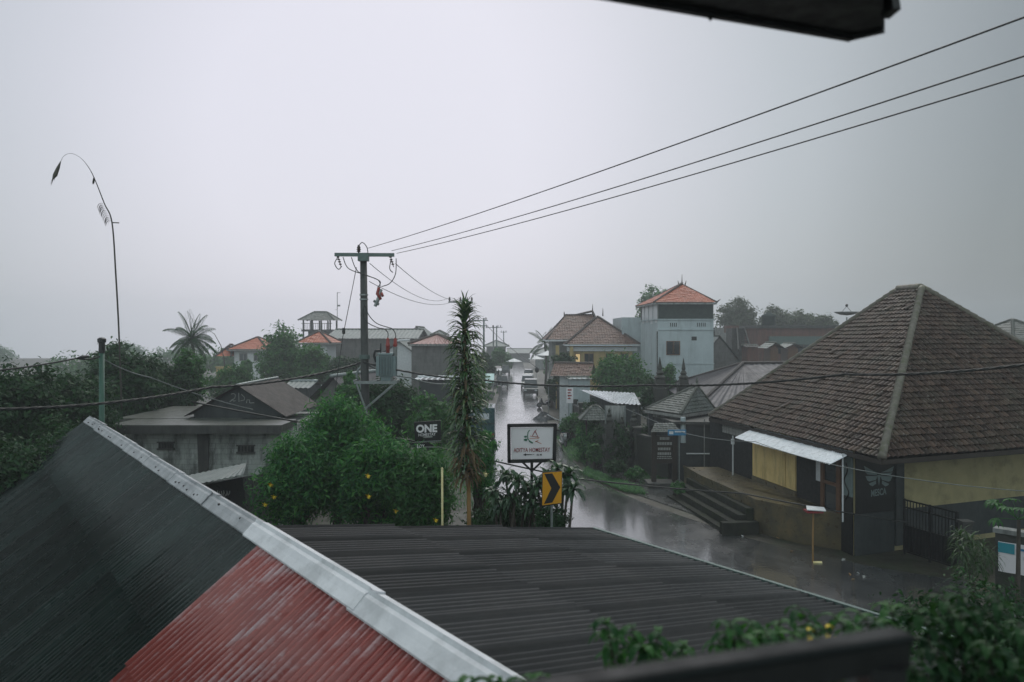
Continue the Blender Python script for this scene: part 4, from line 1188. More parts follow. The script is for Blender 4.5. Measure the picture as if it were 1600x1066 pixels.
# information board under its own little roof
ib = thing('notice_board', 'dark timber notice board with pale text rows and a little roof', 'notice board', (7.9, 41.5, 0))
def ipt(px, py, o=0.0): p = Vector((xat(px, 41.5 + o), 41.5 + o, 0)); p.z = zat(py, 41.5 + o); return p
for px in (1021.5, 1054):
    x = MB(); p = ipt(px, 760); x.box(p.x - .12, p.x + .12, 41.38, 41.62, 0, zat(672, 41.5)); x.build('post', M['dark_wood'], ib)
x = MB(); a, b = ipt(1025, 724), ipt(1051, 681); x.box(a.x, b.x, 41.44, 41.56, a.z, b.z); bdp = x.build('board', M['dark_wood'], ib)
for (a, b, y0, y1) in ((1031, 1046, 683, 687.5), (1027, 1050, 691, 695.5), (1028, 1048, 699.5, 703.5), (1027.5, 1049, 707, 711), (1027, 1049, 713, 714.5), (1026.5, 1050, 716, 717.2)):
    x = MB(); gq = random.Random(int(y0)); px = a
    while px < b:
        w_ = min(gq.uniform(2.0, 4.5), b - px)
        p, q = ipt(px, y1, -.07), ipt(px + w_, y0, -.07); x.box(p.x, q.x, 41.425, 41.436, p.z, q.z); px += w_ + .7
    x.build('text_row', M['paint_grey'], bdp)
x = MB(); a, b = ipt(1014, 672), ipt(1061, 672); zt = a.z
slope(x, (a.x, 40.9, zt - .05), (b.x, 40.9, zt - .05), (b.x - .3, 41.5, zt + .35), (a.x + .3, 41.5, zt + .35), .15, .16, .02, .02, 4)
slope(x, (b.x, 42.1, zt - .05), (a.x, 42.1, zt - .05), (a.x + .3, 41.5, zt + .35), (b.x - .3, 41.5, zt + .35), .15, .16, .02, .02, 4)
x.build('little_roof', M['tile_grey'], ib)
x = MB(); x.box(7.0, 8.9, 40.9, 42.2, 0, .32); tag(x.build('stone_plinth', M['concrete_dark']), 'low concrete plinth under the timber notice board', 'plinth')
bs_ = thing('street_sign', 'small blue street sign on a thin post before the gateway', 'sign', (xat(1058, 38.5), 38.5, 0))
x = MB(); a, b = at(1043.5, 680.5, 38.5), at(1072, 671.5, 38.5); x.box(a.x, b.x, 38.48, 38.51, a.z, b.z); sp_ = x.build('plate', M['sign_blue'], bs_)
x = MB(); x.box(a.x + .33, b.x - .05, 38.470, 38.478, a.z + .15, a.z + .22); x.box(a.x + .06, a.x + .26, 38.470, 38.478, a.z + .06, a.z + .2); x.build('marking', M['white'], sp_)
x = MB(); x.tube([(xat(1061, 38.6), 38.56, .05), (xat(1061, 38.6), 38.56, b.z)], .03, 6); x.build('post', M['steel'], bs_)

# shed with the pale roof, hanging sheet
szs = 3.55
s_a, s_b, s_c, s_d = gnd(956, 630, szs), gnd(1002, 633, szs), gnd(1006, 612, szs + .25), gnd(906, 609, szs + .25)
shd = thing('lean_to_shed', 'roadside lean-to shed under a pale corrugated roof', 'shed', (7.2, 55, 0))
x = MB(); slope(x, s_a, s_b, s_c, s_d, .3, 1, .03, corr=True, samp=5, seam=3); x.build('roof', M['white_sheet'], shd, smooth=True)
x = MB()
x.prism([(s_a.x + .35, s_a.y + .5), (s_b.x - .2, s_b.y + .5), (s_c.x - .3, s_c.y - .5), (s_d.x + .7, s_d.y - .5)], 0, szs - .12); x.build('wall', M['dark_plaster'], shd)
x = MB(); p, q = at(946, 667, 47), at(977, 634, 47); slope(x, (p.x, 47, p.z), (q.x, 47, p.z), (q.x, 47.02, q.z), (p.x, 47.02, q.z), .18, 1, .02, corr=True, samp=5)
sdm = x.build('hanging_sheet', M['concrete'], shd, smooth=True)
sdm.modifiers.new('thickness', 'SOLIDIFY').thickness = .01
x = MB(); p = at(946, 634, 47); x.tube([(p.x, 47, 0), (p.x, 47, p.z)], .04, 6); q = at(977, 634, 47); x.tube([(q.x, 47, 0), (q.x, 47, q.z)], .04, 6); x.build('post', M['steel'], shd)

# compound wall along the road with pillars
cw = thing('compound_wall', 'long dark mossy stone compound wall along the right of the road', 'wall', (6.0, 55, 0))
cl_ = [(5.0, 92), (5.15, 66), (6.0, 57), (7.2, 46.5), (8.6, 43.4)]
x = MB(); cpb = MB(); pb_ = MB()
for a, b in zip(cl_[:-1], cl_[1:]):
    a, b = Vector((*a, 0)), Vector((*b, 0)); d = (b - a).normalized(); m = Vector((-d.y, d.x, 0))
    x.obox((a + b) / 2 + Vector((0, 0, 1.05)), (b - a) / 2, m * .1, Vector((0, 0, 1.05)))
    cpb.obox((a + b) / 2 + Vector((0, 0, 2.16)), (b - a) / 2, m * .17, Vector((0, 0, .06)))
    k = int((b - a).length / 3.2)
    for i in range(k):
        p = a + d * (i * 3.2 + .2); pb_.box(p.x - .2, p.x + .2, p.y - .2, p.y + .2, 0, 2.45); pb_.box(p.x - .27, p.x + .27, p.y - .27, p.y + .27, 2.45, 2.6)
x.build('stone_wall', M['stone_dark'], cw); cpb.build('coping', M['concrete_dark'], cw); pb_.build('pillars', M['stone_dark'], cw)

# ------------------------------------------------------------------ poles and wires
def pole_top(p, z, tx=2.3):
    pass
TP = Vector((xat(572, 30), 30, 0)); tz = zat(392, 30)
tp = thing('transformer_pole', 'dark concrete power pole carrying a grey transformer on a steel bracket', 'utility pole', TP)
lean = Vector((-.10, 0, 0))
x = MB(); x.tube([TP + Vector((0, 0, -.2)), TP + Vector((-.02, 0, 4)), TP + lean + Vector((0, 0, tz - .1))], [.19, .165, .125], 14); x.build('pole', M['pole'], tp, smooth=True)
def tpp(px, py, dy=0.0): return at(px, py, 30 + dy)
x = MB(); x.beam(tpp(523, 398, -.2), tpp(616, 398.5, -.2), .10, .13); x.obox(tpp(568, 402, -.12), Vector((.19, 0, 0)), Vector((0, .16, 0)), Vector((0, 0, .15)))
x.build('crossarm', M['steel_green'], tp)
def insul(mb, p, s=1.0):
    mb.lathe(p, [(.02 * s, 0), (.03 * s, .04 * s), (.07 * s, .05 * s), (.04 * s, .09 * s), (.075 * s, .11 * s), (.04 * s, .15 * s), (.065 * s, .17 * s), (.035 * s, .22 * s), (.035 * s, .26 * s)], 10)
for px in (560.5,):
    x = MB(); insul(x, tpp(px, 396, -.2), 1.2); x.build('insulator', M['porcelain'], tp, smooth=True)
for px in (528, 610):
    x = MB(); c = tpp(px, 400, -.2)
    for k in range(4): x.lathe(c + Vector((.03 * k * (1 if px > 570 else 1), 0, -.06 - .09 * k)), [(.02, -.01), (.055, 0), (.055, .03), (.02, .05)], 8)
    x.tube([c, c + Vector((.12, 0, -.42))], .015, 5); x.build('insulator', M['porcelain'], tp, smooth=True)
for k in range(2):
    x = MB(); z = tpp(569, 462 + k * 7).z; x.lathe((TP.x + lean.x * z / tz, TP.y, z), [(.165, 0), (.165, .05)], 14); x.build('band', M['steel'], tp)
x = MB(); z = tpp(569, 561).z; x.lathe((TP.x - .06, TP.y, z), [(.2, 0), (.2, .16)], 14); x.build('band', M['steel_green'], tp)
# cut-out fuse
fu = MB(); fu.tube([tpp(596, 452, -.25), tpp(590, 470, -.25), tpp(586, 479, -.25)], [.05, .07, .06], 8); fu.tube([tpp(584, 470, -.3), tpp(592, 476, -.2)], .05, 6)
fuo = fu.build('cutout_fuse', M['steel'], tp)
fu = MB(); fu.tube([tpp(592, 449, -.25), tpp(590, 459, -.25), tpp(595, 468, -.3)], [.05, .075, .05], 8); fu.tube([tpp(596, 458, -.25), tpp(598, 463, -.3)], .06, 6); tag(fu.build('fuse_cap', M['red_sleeve'], fuo, smooth=True), 'red-brown fuse cap')
# bracket platform
pf = MB()
zb = tpp(569, 597).z
for dy in (-.32, .32):
    pf.beam(tpp(556, 597) + Vector((0, dy, 0)), tpp(622, 597) + Vector((0, dy, 0)), .08, .10)
    pf.beam(tpp(560, 600) + Vector((0, dy, 0)), tpp(574.5, 645) + Vector((0, dy * .5, 0)), .06, .06)
    pf.beam(tpp(615, 601) + Vector((0, dy, 0)), tpp(573, 637) + Vector((0, dy * .5, 0)), .06, .06)
for px in (556, 590, 621): pf.beam(tpp(px, 594.5) + Vector((0, -.4, 0)), tpp(px, 594.5) + Vector((0, .4, 0)), .05, .05)
pf.build('bracket', M['steel'], tp)
# transformer
ca, cb_ = tpp(592.5, 589), tpp(616, 554)
x = MB(); x.box(ca.x + .05, cb_.x - .05, 29.72, 30.28, ca.z, cb_.z)
nf = 9
for k in range(nf):
    xx = ca.x + .06 + (cb_.x - ca.x - .12) * k / (nf - 1)
    x.box(xx - .012, xx + .012, 29.58, 29.72, ca.z + .05, cb_.z - .06); x.box(xx - .012, xx + .012, 30.28, 30.42, ca.z + .05, cb_.z - .06)
for k in range(6):
    yy = 29.78 + .44 * k / 5; x.box(cb_.x - .05, cb_.x + .08, yy - .012, yy + .012, ca.z + .05, cb_.z - .06); x.box(ca.x - .08, ca.x + .05, yy - .012, yy + .012, ca.z + .05, cb_.z - .06)
x.box(ca.x, cb_.x, 29.62, 30.38, cb_.z, cb_.z + .06)
x.box(ca.x + .1, cb_.x - .1, 29.75, 30.25, zb + .06, ca.z)
trf = x.build('transformer', M['transformer'], tp)
for (px, y0, y1, dy, wm) in ((606, 554, 528, -.12, M['red_sleeve']), (617.5, 552, 528, -.05, M['red_sleeve'])):
    x = MB(); a, b = tpp(px, y0, dy), tpp(px, y1, dy); h = b.z - a.z
    x.lathe(a, [(.07, 0), (.07, h * .45), (.085, h * .5), (.085, h * .6), (.065, h * .62), (.065, h * .9), (.03, h)], 10)
    x.build('bushing', wm, trf, smooth=True)
x = MB(); a = tpp(617.5, 554, -.05); x.lathe(a, [(.08, -.05), (.08, .28), (.05, .3)], 10); x.build('bushing_base', M['concrete'], trf)
x = MB(); a = tpp(595, 552); x.tube([a, a + Vector((0, 0, .38))], .03, 6); x.tube([a + Vector((0, 0, .1)), tpp(586, 548), tpp(584.5, 556), tpp(588, 566)], .05, 6); x.build('breather_pipe', M['black'], trf, smooth=True)
x = MB()
for pts in ([(570, 476), (567, 488), (573, 503), (590, 512), (600, 514), (606, 520), (606, 528)], [(571, 478), (576, 492), (588, 505), (604, 511), (613, 514), (618, 522), (618, 529)], [(590, 449), (594, 440), (575, 431), (545, 420), (536, 402)], [(596, 448), (609, 443), (618, 428), (619, 404)], [(560, 385), (566, 379), (573, 386), (575, 396)], [(528, 402), (523, 412), (529, 421), (534, 416)], [(611, 405), (609, 420), (614, 426)], [(549, 402), (560, 425), (590, 437), (594, 449)]):
    pp_ = [tpp(a, b, -.28) for a, b in pts]
    sm2 = []
    for i in range(len(pp_) - 1):
        p0, p1, p2, p3 = pp_[max(i - 1, 0)], pp_[i], pp_[i + 1], pp_[min(i + 2, len(pp_) - 1)]
        for k in range(5):
            t = k / 5; sm2.append(0.5 * ((2 * p1) + (p2 - p0) * t + (2 * p0 - 5 * p1 + 4 * p2 - p3) * t * t + (3 * p1 - p0 - 3 * p2 + p3) * t ** 3))
    x.tube(sm2 + [pp_[-1]], .017, 5)
x.build('jumper_wires', M['cable'], tp, smooth=True)
x = MB(); x.tube([tpp(562, 600), tpp(557, 588), tpp(560, 577), tpp(567, 570)], .04, 6); x.build('conduit', M['steel'], tp, smooth=True)
gw = MB(); gw.tube([tpp(557, 418), tpp(535, 530, -1.0)], .014, 5); gw.tube([tpp(535, 530, -1.0), tpp(520, 640, -2.2)], .014, 5); gw.lathe(tpp(537, 522, -.95), [(.05, 0), (.06, .1), (.05, .22)], 8)
tag(gw.build('guy_wire', M['cable']), 'thin stay wire slanting down left of the transformer pole', 'wire')

def far_pole(label, px, Y, top, dxs=(-1.2, -.25, .75), arm=(-1.3, .85), mat=None, second=False):
    p = Vector((xat(px, Y), Y, 0)); z = zat(top, Y)
    t = thing('utility_pole', label, 'utility pole', p, 'power poles down the street')
    x = MB(); x.tube([p + Vector((0, 0, -.1)), p + Vector((0, 0, z))], [.17, .11], 8); x.build('pole', mat or M['steel_green'], t)
    x = MB(); x.beam(p + Vector((arm[0], -.15, z - .35)), p + Vector((arm[1], -.15, z - .35)), .1, .12)
    if second: x.beam(p + Vector((arm[0] * .8, -.15, z - 1.1)), p + Vector((arm[1] * .8, -.15, z - 1.1)), .1, .12)
    x.build('crossarm', mat or M['steel_green'], t)
    for d in dxs:
        x = MB(); insul(x, p + Vector((d, -.15, z - .3)), 1.5); x.build('insulator', M['porcelain'], t)
    return p, z
P2, z2 = far_pole('green-grey power pole with crossarm behind the tall dracaena', 724, 70, 466)
P3, z3 = far_pole('hazy power pole just right of the tall dracaena', 756, 112, 497, (-1.6, -.8, .3), (-1.7, .6), second=True)
P4, z4 = far_pole('hazy power pole with a pale base further along the left roadside', 771, 142, 509, (-1.2, 0, .8), (-1.4, 1.0), M['concrete'])
P5, z5 = far_pole('faint thin power pole nearer the end of the street', 776, 160, 509, (-.8, .8), (-.9, 1.2))
P6, z6 = far_pole('faintest power pole at the far end of the street', 787, 200, 517, (-.6, .6), (-.8, .8))

# high-voltage lines to the upper right, to the next poles and low twisted cables
wire('power_line', 'uppermost power line running up to the right from the transformer pole', [tpp(575, 388, -.2), tpp(575, 388, -.2).lerp(at(1600, 27, 7.8), 1.45) + Vector((0, 0, .27))], .011, .22, M['cable'], 'three high power lines')
wire('power_line', 'middle power line of the three rising to the right', [tpp(612, 392, -.2), tpp(612, 392, -.2).lerp(at(1600, 88, 8.7), 1.45) + Vector((0, 0, .31))], .011, .25, M['cable'], 'three high power lines')
wire('power_line', 'lowest power line of the three rising to the right', [tpp(620, 396, -.2), tpp(620, 396, -.2).lerp(at(1600, 118, 9.4), 1.45) + Vector((0, 0, .32))], .011, .26, M['cable'], 'three high power lines')
for (px, py, k, lab) in ((578, 412, -1.2, 'left hanging line between transformer pole and next pole'), (577, 440, -.25, 'lowest hanging line between transformer pole and next pole'), (618, 412, .75, 'right hanging line between transformer pole and next pole')):
    wire('power_line', lab, [tpp(px, py, -.1), P2 + Vector((k, -.15, z2 + .05))], .014, .75, M['cable'], 'lines to the next pole')
for (d, lab) in ((-.8, 'left'), (.3, 'right')):
    wire('power_line', lab + ' hazy line between the second and third power poles', [P2 + Vector((d, 0, z2)), P3 + Vector((d, 0, z3))], .02, .7, M['cable'], 'hazy lines between far poles')
wire('power_line', 'slanting service line dropping from the far pole to a dark box', [P3 + Vector((.2, -.2, z3 - .8)), at(838, 574, 88)], .035, .3, M['cable'])
x = MB(); c = at(839, 577, 88); x.lathe(c + Vector((0, 0, -.25)), [(.05, -.15), (.2, 0), (.22, .3), (.1, .45)], 8); bxo = tag(x.build('cable_box', M['black']), 'black box hanging at the end of the slanting line', 'cable box')
zl = tpp(567, 566, -.15)
wire('twisted_cable', 'black twisted cable from the left edge to the transformer pole', [at(-60, 640, 19), at(330, 605, 25), zl], .035, .18, M['cable'], None, True)
wire('twisted_cable', 'black twisted cable crossing the street from the transformer pole to the right', [zl, at(752, 594, 30), at(1010, 602, 27), at(1320, 585, 22), at(1660, 562, 18)], .032, .12, M['cable'], None, True)
wire('service_cable', 'low grey-green cable sloping behind the signs to the porch', [at(300, 628, 24), at(640, 688, 25), at(900, 748, 27), at(1160, 771, 29), at(1420, 817, 27)], .026, .04, M['cable'], None)
wire('service_cable', 'thin pale cable crossing the shop front below the awning', [at(905, 604, 60), at(1070, 677, 38), at(1180, 690, 32.5), at(1345, 735, 26.4), at(1640, 770, 25)], .013, .10, M['cable_grey'], None)
gpo = thing('green_post', 'green steel post with a dark cap beside the pale ridge cap', 'post', (xat(159, 23.5), 23.5, 0))
x = MB(); p = Vector((xat(159, 23.5), 23.5, 0)); zt = zat(528, 23.5); x.tube([p, p + Vector((0, 0, zt - .45))], .075, 12); x.build('shaft', M['green_pole'], gpo, smooth=True)
x = MB(); x.lathe(p + Vector((0, 0, zt - .45)), [(.085, 0), (.085, .3), (.12, .32), (.12, .42), (.06, .46)], 12); x.build('cap', M['black'], gpo)
wire('service_cable', 'black cable from the green post out past the left edge', [p + Vector((0, -.1, zt - .55)), at(120, 560, 22.5), at(-50, 583, 20)], .022, .05, M['cable'])
x = MB(); x.tube([at(121, 560, 22.5), at(128, 558.5, 22.6), at(139, 557, 22.7)], [.03, .06, .03], 6); tag(x.build('cable_clamp', M['black']), 'black strain clamp on the cable left of the green post', 'clamp')
wire('service_cable', 'grey cable sloping from the green post down to the dark gable', [p + Vector((0, 0, zt - .6)), at(235, 590, 26), at(395, 640, 32)], .02, .08, M['cable_grey'])
wire('service_cable', 'pale cable from the transformer pole down behind the dracaena', [tpp(575, 570), at(640, 590, 34), at(700, 600, 40), at(752, 598, 46)], .03, .1, M['cable_grey'])

# penjor: a tall bamboo pole bending over with woven ornaments
pj = thing('penjor_pole', 'tall thin bamboo penjor bending over with dangling palm-leaf ornaments at the left', 'ornamental pole', (xat(190, 28), 28, 0))
Yp = 28
cv = [(190, 640), (186, 524), (181, 430), (175, 348), (163, 318), (148, 280), (138, 261), (126, 247), (112, 240), (101, 243), (95, 252)]
pts = [at(a, b, Yp) for a, b in cv]; sm2 = []
for i in range(len(pts) - 1):
    p0, p1, p2, p3 = pts[max(i - 1, 0)], pts[i], pts[i + 1], pts[min(i + 2, len(pts) - 1)]
    for k in range(6):
        t = k / 6; sm2.append(0.5 * ((2 * p1) + (p2 - p0) * t + (2 * p0 - 5 * p1 + 4 * p2 - p3) * t * t + (3 * p1 - p0 - 3 * p2 + p3) * t ** 3))
sm2.append(pts[-1]); m_ = len(sm2)
x = MB(); x.tube(sm2, [.03 if i < m_ * .2 else max(.006, .03 - .03 * (i - m_ * .2) / (m_ * .62)) for i in range(m_)], 8); x.build('bamboo', M['penjor'], pj, smooth=True)
x = MB(); x.tube([at(95, 252, Yp), at(91, 262, Yp), at(86, 274, Yp), at(82, 281, Yp)], [.012, .055, .075, .015], 8)
for k in range(14): x.strap(at(93 - k * .7, 255 + k * 1.6, Yp), (-.35 + .15 * random.uniform(-1, 1), .15 * random.uniform(-1, 1), -1), .36, .045, .1, 3)
x.build('tassel', M['penjor_leaf'], pj)
x = MB()
for k in range(11):
    q = at(161 + k * 1.3, 318 + k * 2.7, Yp); x.strap(q, (-1, .3 * random.uniform(-1, 1), .35), .36, .08, 1.0, 5)
    x.strap(q, (-.8, -.3, -.1), .25, .06, 1.0, 4)
x.build('leaf_fringe', M['penjor_leaf'], pj)
x = MB(); q = at(147, 277, Yp)
for k in range(6): x.strap(q, (-.3 + .2 * k / 5, .3 * random.uniform(-1, 1), -1), .26, .09, .1, 3)
x.build('small_tassel', M['penjor_leaf'], pj)
x = MB(); x.tube([at(175, 348, Yp), at(186, 348.5, Yp)], .02, 5); x.build('peg', M['penjor'], pj)

# ------------------------------------------------------------------ signs in the middle
ys = 21.0
hs = thing('homestay_sign', 'white framed roadside sign reading ADITYA HOMESTAY on a forked black post', 'sign', (xat(831, ys), ys, 0))
def spt(px, py, o=0.0): return at(px, py, ys + o)
x = MB()
def sq_(mb, pts, th): mb.slab(pts, (0, th, 0))
x.slab([spt(799, 718), spt(863, 716.5), spt(864.5, 668), spt(798, 668.5)], (0, .05, 0)); face = x.build('board', M['sign_white'], hs)
x = MB()
fr = [(795.5, 721), (866, 719.5), (867.5, 664), (795, 665)]
for i in range(4):
    a, b = fr[i], fr[(i + 1) % 4]; pa, pb2 = spt(*a, .01), spt(*b, .01)
    pa.z -= .0; x.beam(pa + (pa - pb2).normalized() * .03, pb2 + (pb2 - pa).normalized() * .03, .09, .085, up=(0, 1, 0))
x.build('frame', M['black'], hs)
x = MB()
x.tube([(spt(831, 720).x, ys + .03, 0), (spt(831, 720).x, ys + .03, spt(831, 719).z)], .04, 10)
x.beam(spt(831, 736, .03), spt(814, 720, .03), .05, .05); x.beam(spt(831, 736, .03), spt(848, 720, .03), .05, .05)
x.build('post', M['black'], hs)
text_mesh('lettering', 'ADITYA HOMESTAY', .155, M['sign_red'], face, spt(831, 706.3, -.006), (1, 0, .018), (0, 0, 1), .006, width=57 / F * ys)
text_mesh('lettering', '50 M', .062, M['black'], face, spt(842.5, 712, -.006), (1, 0, .018), (0, 0, 1), .015, width=8 / F * ys)
x = MB()
x.slab([spt(817, 710.6, -.004), spt(822, 712.6, -.004), spt(822, 708.6, -.004)][::-1], (0, -.004, 0)); x.slab([spt(821, 711.3, -.004), spt(831, 711, -.004), spt(831, 709.9, -.004), spt(821, 709.8, -.004)], (0, -.004, 0)); x.slab([spt(831.5, 710.7, -.004), spt(835, 710.6, -.004), spt(835, 710, -.004), spt(831.5, 710.1, -.004)], (0, -.004, 0))
x.build('arrow', M['black'], face)
def stroke(mb, pts, w):
    q = [spt(a, b, -.004) for a, b in pts]
    mb.tube(q, w, 5)
x = MB(); arc = [(828 - 4.2 * math.sin(t) , 681 - 10 * math.cos(t)) for t in [k / 10 * 2.2 + .25 for k in range(11)]]
arc = [(827.5, 672), (825, 676), (824.2, 681), (825, 686), (828, 690), (832.5, 692.3)]
stroke(x, arc, .012); stroke(x, [(827, 689), (830, 691.3), (832.5, 692.3)], .02)
for cx_, cy_, w_, h_ in ((821, 682.5, 2.3, 1.5), (821.2, 687.4, 3.0, 1.9)):
    x.slab([spt(cx_ + w_ * math.cos(a), cy_ + h_ * math.sin(a) * (1 + .3 * math.cos(a)), -.004) for a in [k / 10 * 6.283 for k in range(10)]], (0, -.004, 0))
x.build('leaf_motif', M['sign_green'], face)
x = MB(); stroke(x, [(836, 673.5), (831.5, 682), (840.5, 682.6), (836, 673.5)], .011); stroke(x, [(838.5, 671.5), (836, 673.5)], .007); x.build('triangle_motif', M['sign_red'], face)
x = MB(); stroke(x, [(828, 681.5), (843, 684)], .007); stroke(x, [(827, 685.5), (842, 685.2)], .006); stroke(x, [(837, 689.5), (846, 693.5)], .007); stroke(x, [(836, 690.5), (841, 688)], .007); x.build('stroke_motif', M['sign_orange'], face)

cs = thing('chevron_sign', 'yellow traffic sign with a black chevron pointing right', 'traffic sign', (xat(863, 18.5), 18.5, 0))
def cpt(px, py, o=0.0): return at(px, py, 18.5 + o + (px - 862) * .006)
def cslab(mb, pts, o, th=.006): mb.slab([cpt(a, b, o) for a, b in pts], (0, th, 0))
x = MB(); cslab(x, [(846, 791.5), (878.2, 787.2), (879, 735.6), (847.2, 738)], 0, .025); pl_ = x.build('plate', M['black'], cs)
x = MB(); cslab(x, [(847.2, 789.8), (877.2, 786), (878, 736.8), (848.2, 739.2)], -.006); x.build('yellow_face', M['sign_yellow'], pl_)
x = MB(); cslab(x, [(850.5, 740.6), (863, 739.8), (875.5, 761.5), (863, 785.5), (850, 787.5), (861.5, 763)], -.012); x.build('chevron', M['black'], pl_)
x = MB(); c = cpt(862, 790, .05); x.tube([(c.x, c.y, 0), (c.x, c.y, cpt(862, 740).z)], .03, 8); x.build('post', M['steel'], cs)

os_ = thing('black_sign', 'black board reading ONE HOMESTAY over a second board, half hidden by leaves', 'sign', (xat(662, 24), 24, 0))
yo = 24.0
def opt(px, py, o=0.0): return at(px, py, yo + o)
x = MB(); x.slab([opt(648.5, 690), (opt(689, 688)), opt(688.5, 657), opt(647, 660)], (0, .05, 0)); ob_ = x.build('board', M['black'], os_)
text_mesh('lettering', 'ONE', .31, M['sign_white'], ob_, opt(666.5, 675.2, -.006), (1, 0, .03), (0, 0, 1), .045, width=33 / F * yo)
text_mesh('lettering', 'HOMESTAY', .12, M['sign_white'], ob_, opt(667, 681.4, -.006), (1, 0, .045), (0, 0, 1), .008, width=27 / F * yo)
x = MB(); x.slab([opt(660, 683, -.004), opt(664, 684.4, -.004), opt(676, 683.4, -.004), opt(675.5, 681.6, -.004), opt(664, 681.6, -.004)], (0, -.004, 0)); x.build('arrow', M['paint_grey'], ob_)
x = MB(); x.slab([opt(649, 691.3), opt(689, 689.5), opt(689, 688.4), opt(649, 690)], (0, .04, 0)); x.build('frame_strip', M['steel'], os_)
x = MB(); x.slab([opt(640, 699.5), opt(690, 698), opt(690, 691.5), opt(640, 692.2)], (0, .04, 0)); x.slab([opt(650.5, 713), opt(661, 712.4), opt(661, 699), opt(650.5, 699.3)], (0, .04, 0)); lb2 = x.build('lower_board', M['black'], os_)
text_mesh('lettering', 'EDY', .145, M['sign_white'], lb2, opt(657.3, 699.8, -.006), (1, 0, .0), (0, 0, 1), .02, width=12 / F * yo)
x = MB()
for (a, b, y_) in ((665, 688, 698.6), (652, 660, 703), (652, 660, 706.5), (652, 657, 710.5)):
    px = a
    while px < b:
        p = opt(px, y_, -.006); x.obox(p, Vector((.014, 0, 0)), Vector((0, .003, 0)), Vector((0, 0, .018))); px += 1.8
x.build('small_print', M['paint_grey'], lb2)
x = MB(); c = opt(668, 690, .06); x.tube([(c.x, c.y, 0), (c.x, c.y, opt(668, 660).z)], .035, 8); x.build('post', M['black'], os_)
wp = MB(); c = at(692, 819, 20.5); d = at(690.8, 732, 20.5); wp.tube([(c.x, c.y, 0), (d.x, d.y, d.z)], .028, 10); wp.lathe(d, [(.03, -.02), (.035, 0), (.015, .02)], 8)
tag(wp.build('white_post', M['petal_white'], smooth=True), 'thin cream post standing left of the dracaena stem', 'post')

# ------------------------------------------------------------------ plants of the middle ground
yd = 19.0
dc = thing('tall_dracaena', 'very tall column of drooping strap leaves standing before the street', 'plant', (xat(731, yd), yd, 0))
x = MB(); st_ = [(733, 830), (732, 740), (728, 640), (727, 560), (726, 484)]
x.tube([Vector((xat(734, yd), yd, 0))] + [at(a, b, yd) for a, b in st_], [.05, .05, .048, .045, .04, .025], 8)
tag(x.build('stem', M['bamboo'], dc, smooth=True), 'brown cane stem')
g = random.Random(11); x = MB(); xd_ = MB()
N = 780
for i in range(N):
    t = i / N; py = 484 + (752 - 484) * t
    cx_ = 726 + (728.5 - 726) * t
    p = at(cx_, py, yd); a = i * 2.399 + g.uniform(-.3, .3)
    el = R(70 - 36 * min(1, t * 7) + g.uniform(-16, 16))
    L = (.44 + .20 * min(1, t * 3)) * g.uniform(.8, 1.2) * (1.0 if t < .82 else .8)
    d = Vector((math.cos(a) * math.cos(el), math.sin(a) * math.cos(el), math.sin(el)))
    dead = t > .80 and g.random() < (t - .76) * 4 or g.random() < .02
    (xd_ if dead else x).strap(p, d, L * (1.1 if dead else 1), .085, (.36 if t > .12 else .24) * g.uniform(.7, 1.3) * (1.7 if dead else 1), 5, .18)
x.build('leaves', M['leaf_drac'], dc)
tag(xd_.build('leaves', M['leaf_dead'], dc), 'withered brown hanging leaves')

# flowering shrubs behind the roof edge
def flowers(t, pts, s=.12, mat=None, petals=5):
    for (px, py, Y) in pts:
        p = at(px, py, Y); x = MB()
        for k in range(petals):
            a = k * 6.283 / petals; d = Vector((math.cos(a), -.45, math.sin(a)))
            x.strap(p, d, s, s * .8, .02, 3, roll=.6)
        for k in range(petals):
            a = k * 6.283 / petals + .6; d = Vector((math.cos(a), -.2, math.sin(a)))
            x.strap(p + Vector((s * .6, .05, -s * .4)), d, s * .8, s * .65, .02, 3, roll=-.5)
        x.build('flower', mat or M['petal'], t)
sh1 = tree_px('flowering_shrub', 'big feathery green shrub with yellow trumpet flowers, leftmost behind the roof', 'shrub', 466, 645, 850, 130, 22.0, 19000, .165, M['leaf_bright'], 24, 'yellow-flowered shrubs', 21, 1.2, asp=.27, droop=.45, size=.40, clumps=24, tight=.30, up=.7)
flowers(sh1, [(422, 757, 20.9), (413, 788, 20.9), (427, 776, 20.9)], .075)
sh2 = tree_px('flowering_shrub', 'tallest bright shrub of the middle clump, its top before the brown roofs', 'shrub', 520, 597, 820, 150, 23.5, 21000, .165, M['leaf_bright'], 24, 'yellow-flowered shrubs', 22, 1.3, asp=.27, droop=.45, size=.40, clumps=24, tight=.30, up=.7)
flowers(sh2, [(560, 738, 22.2)], .07)
sh3 = tree_px('flowering_shrub', 'wide bright shrub with yellow flowers below the transformer bracket', 'shrub', 590, 645, 850, 180, 22.4, 23000, .165, M['leaf_bright'], 26, 'yellow-flowered shrubs', 23, 1.3, asp=.27, droop=.45, size=.40, clumps=24, tight=.30, up=.7)
flowers(sh3, [(574, 743, 20.9), (575, 775, 20.9), (618, 798, 20.9)], .08)
sh4 = tree_px('flowering_shrub', 'dark lower shrub in front of the black boards, beside the cream post', 'shrub', 655, 690, 860, 115, 21.6, 14000, .165, M['leaf_mid'], 18, 'yellow-flowered shrubs', 24, 1.1, asp=.27, droop=.45, size=.42, clumps=22, tight=.30, up=.6)
flowers(sh4, [(680, 812, 20.4)], .075)
tree_px('leafy_shrub', 'fine-leaved green shrub right of the dracaena below the truck', 'shrub', 752, 660, 800, 52, 23, 6000, .13, M['leaf_bright'], 9, None, 25, .7, asp=.24, droop=.8, size=.45)
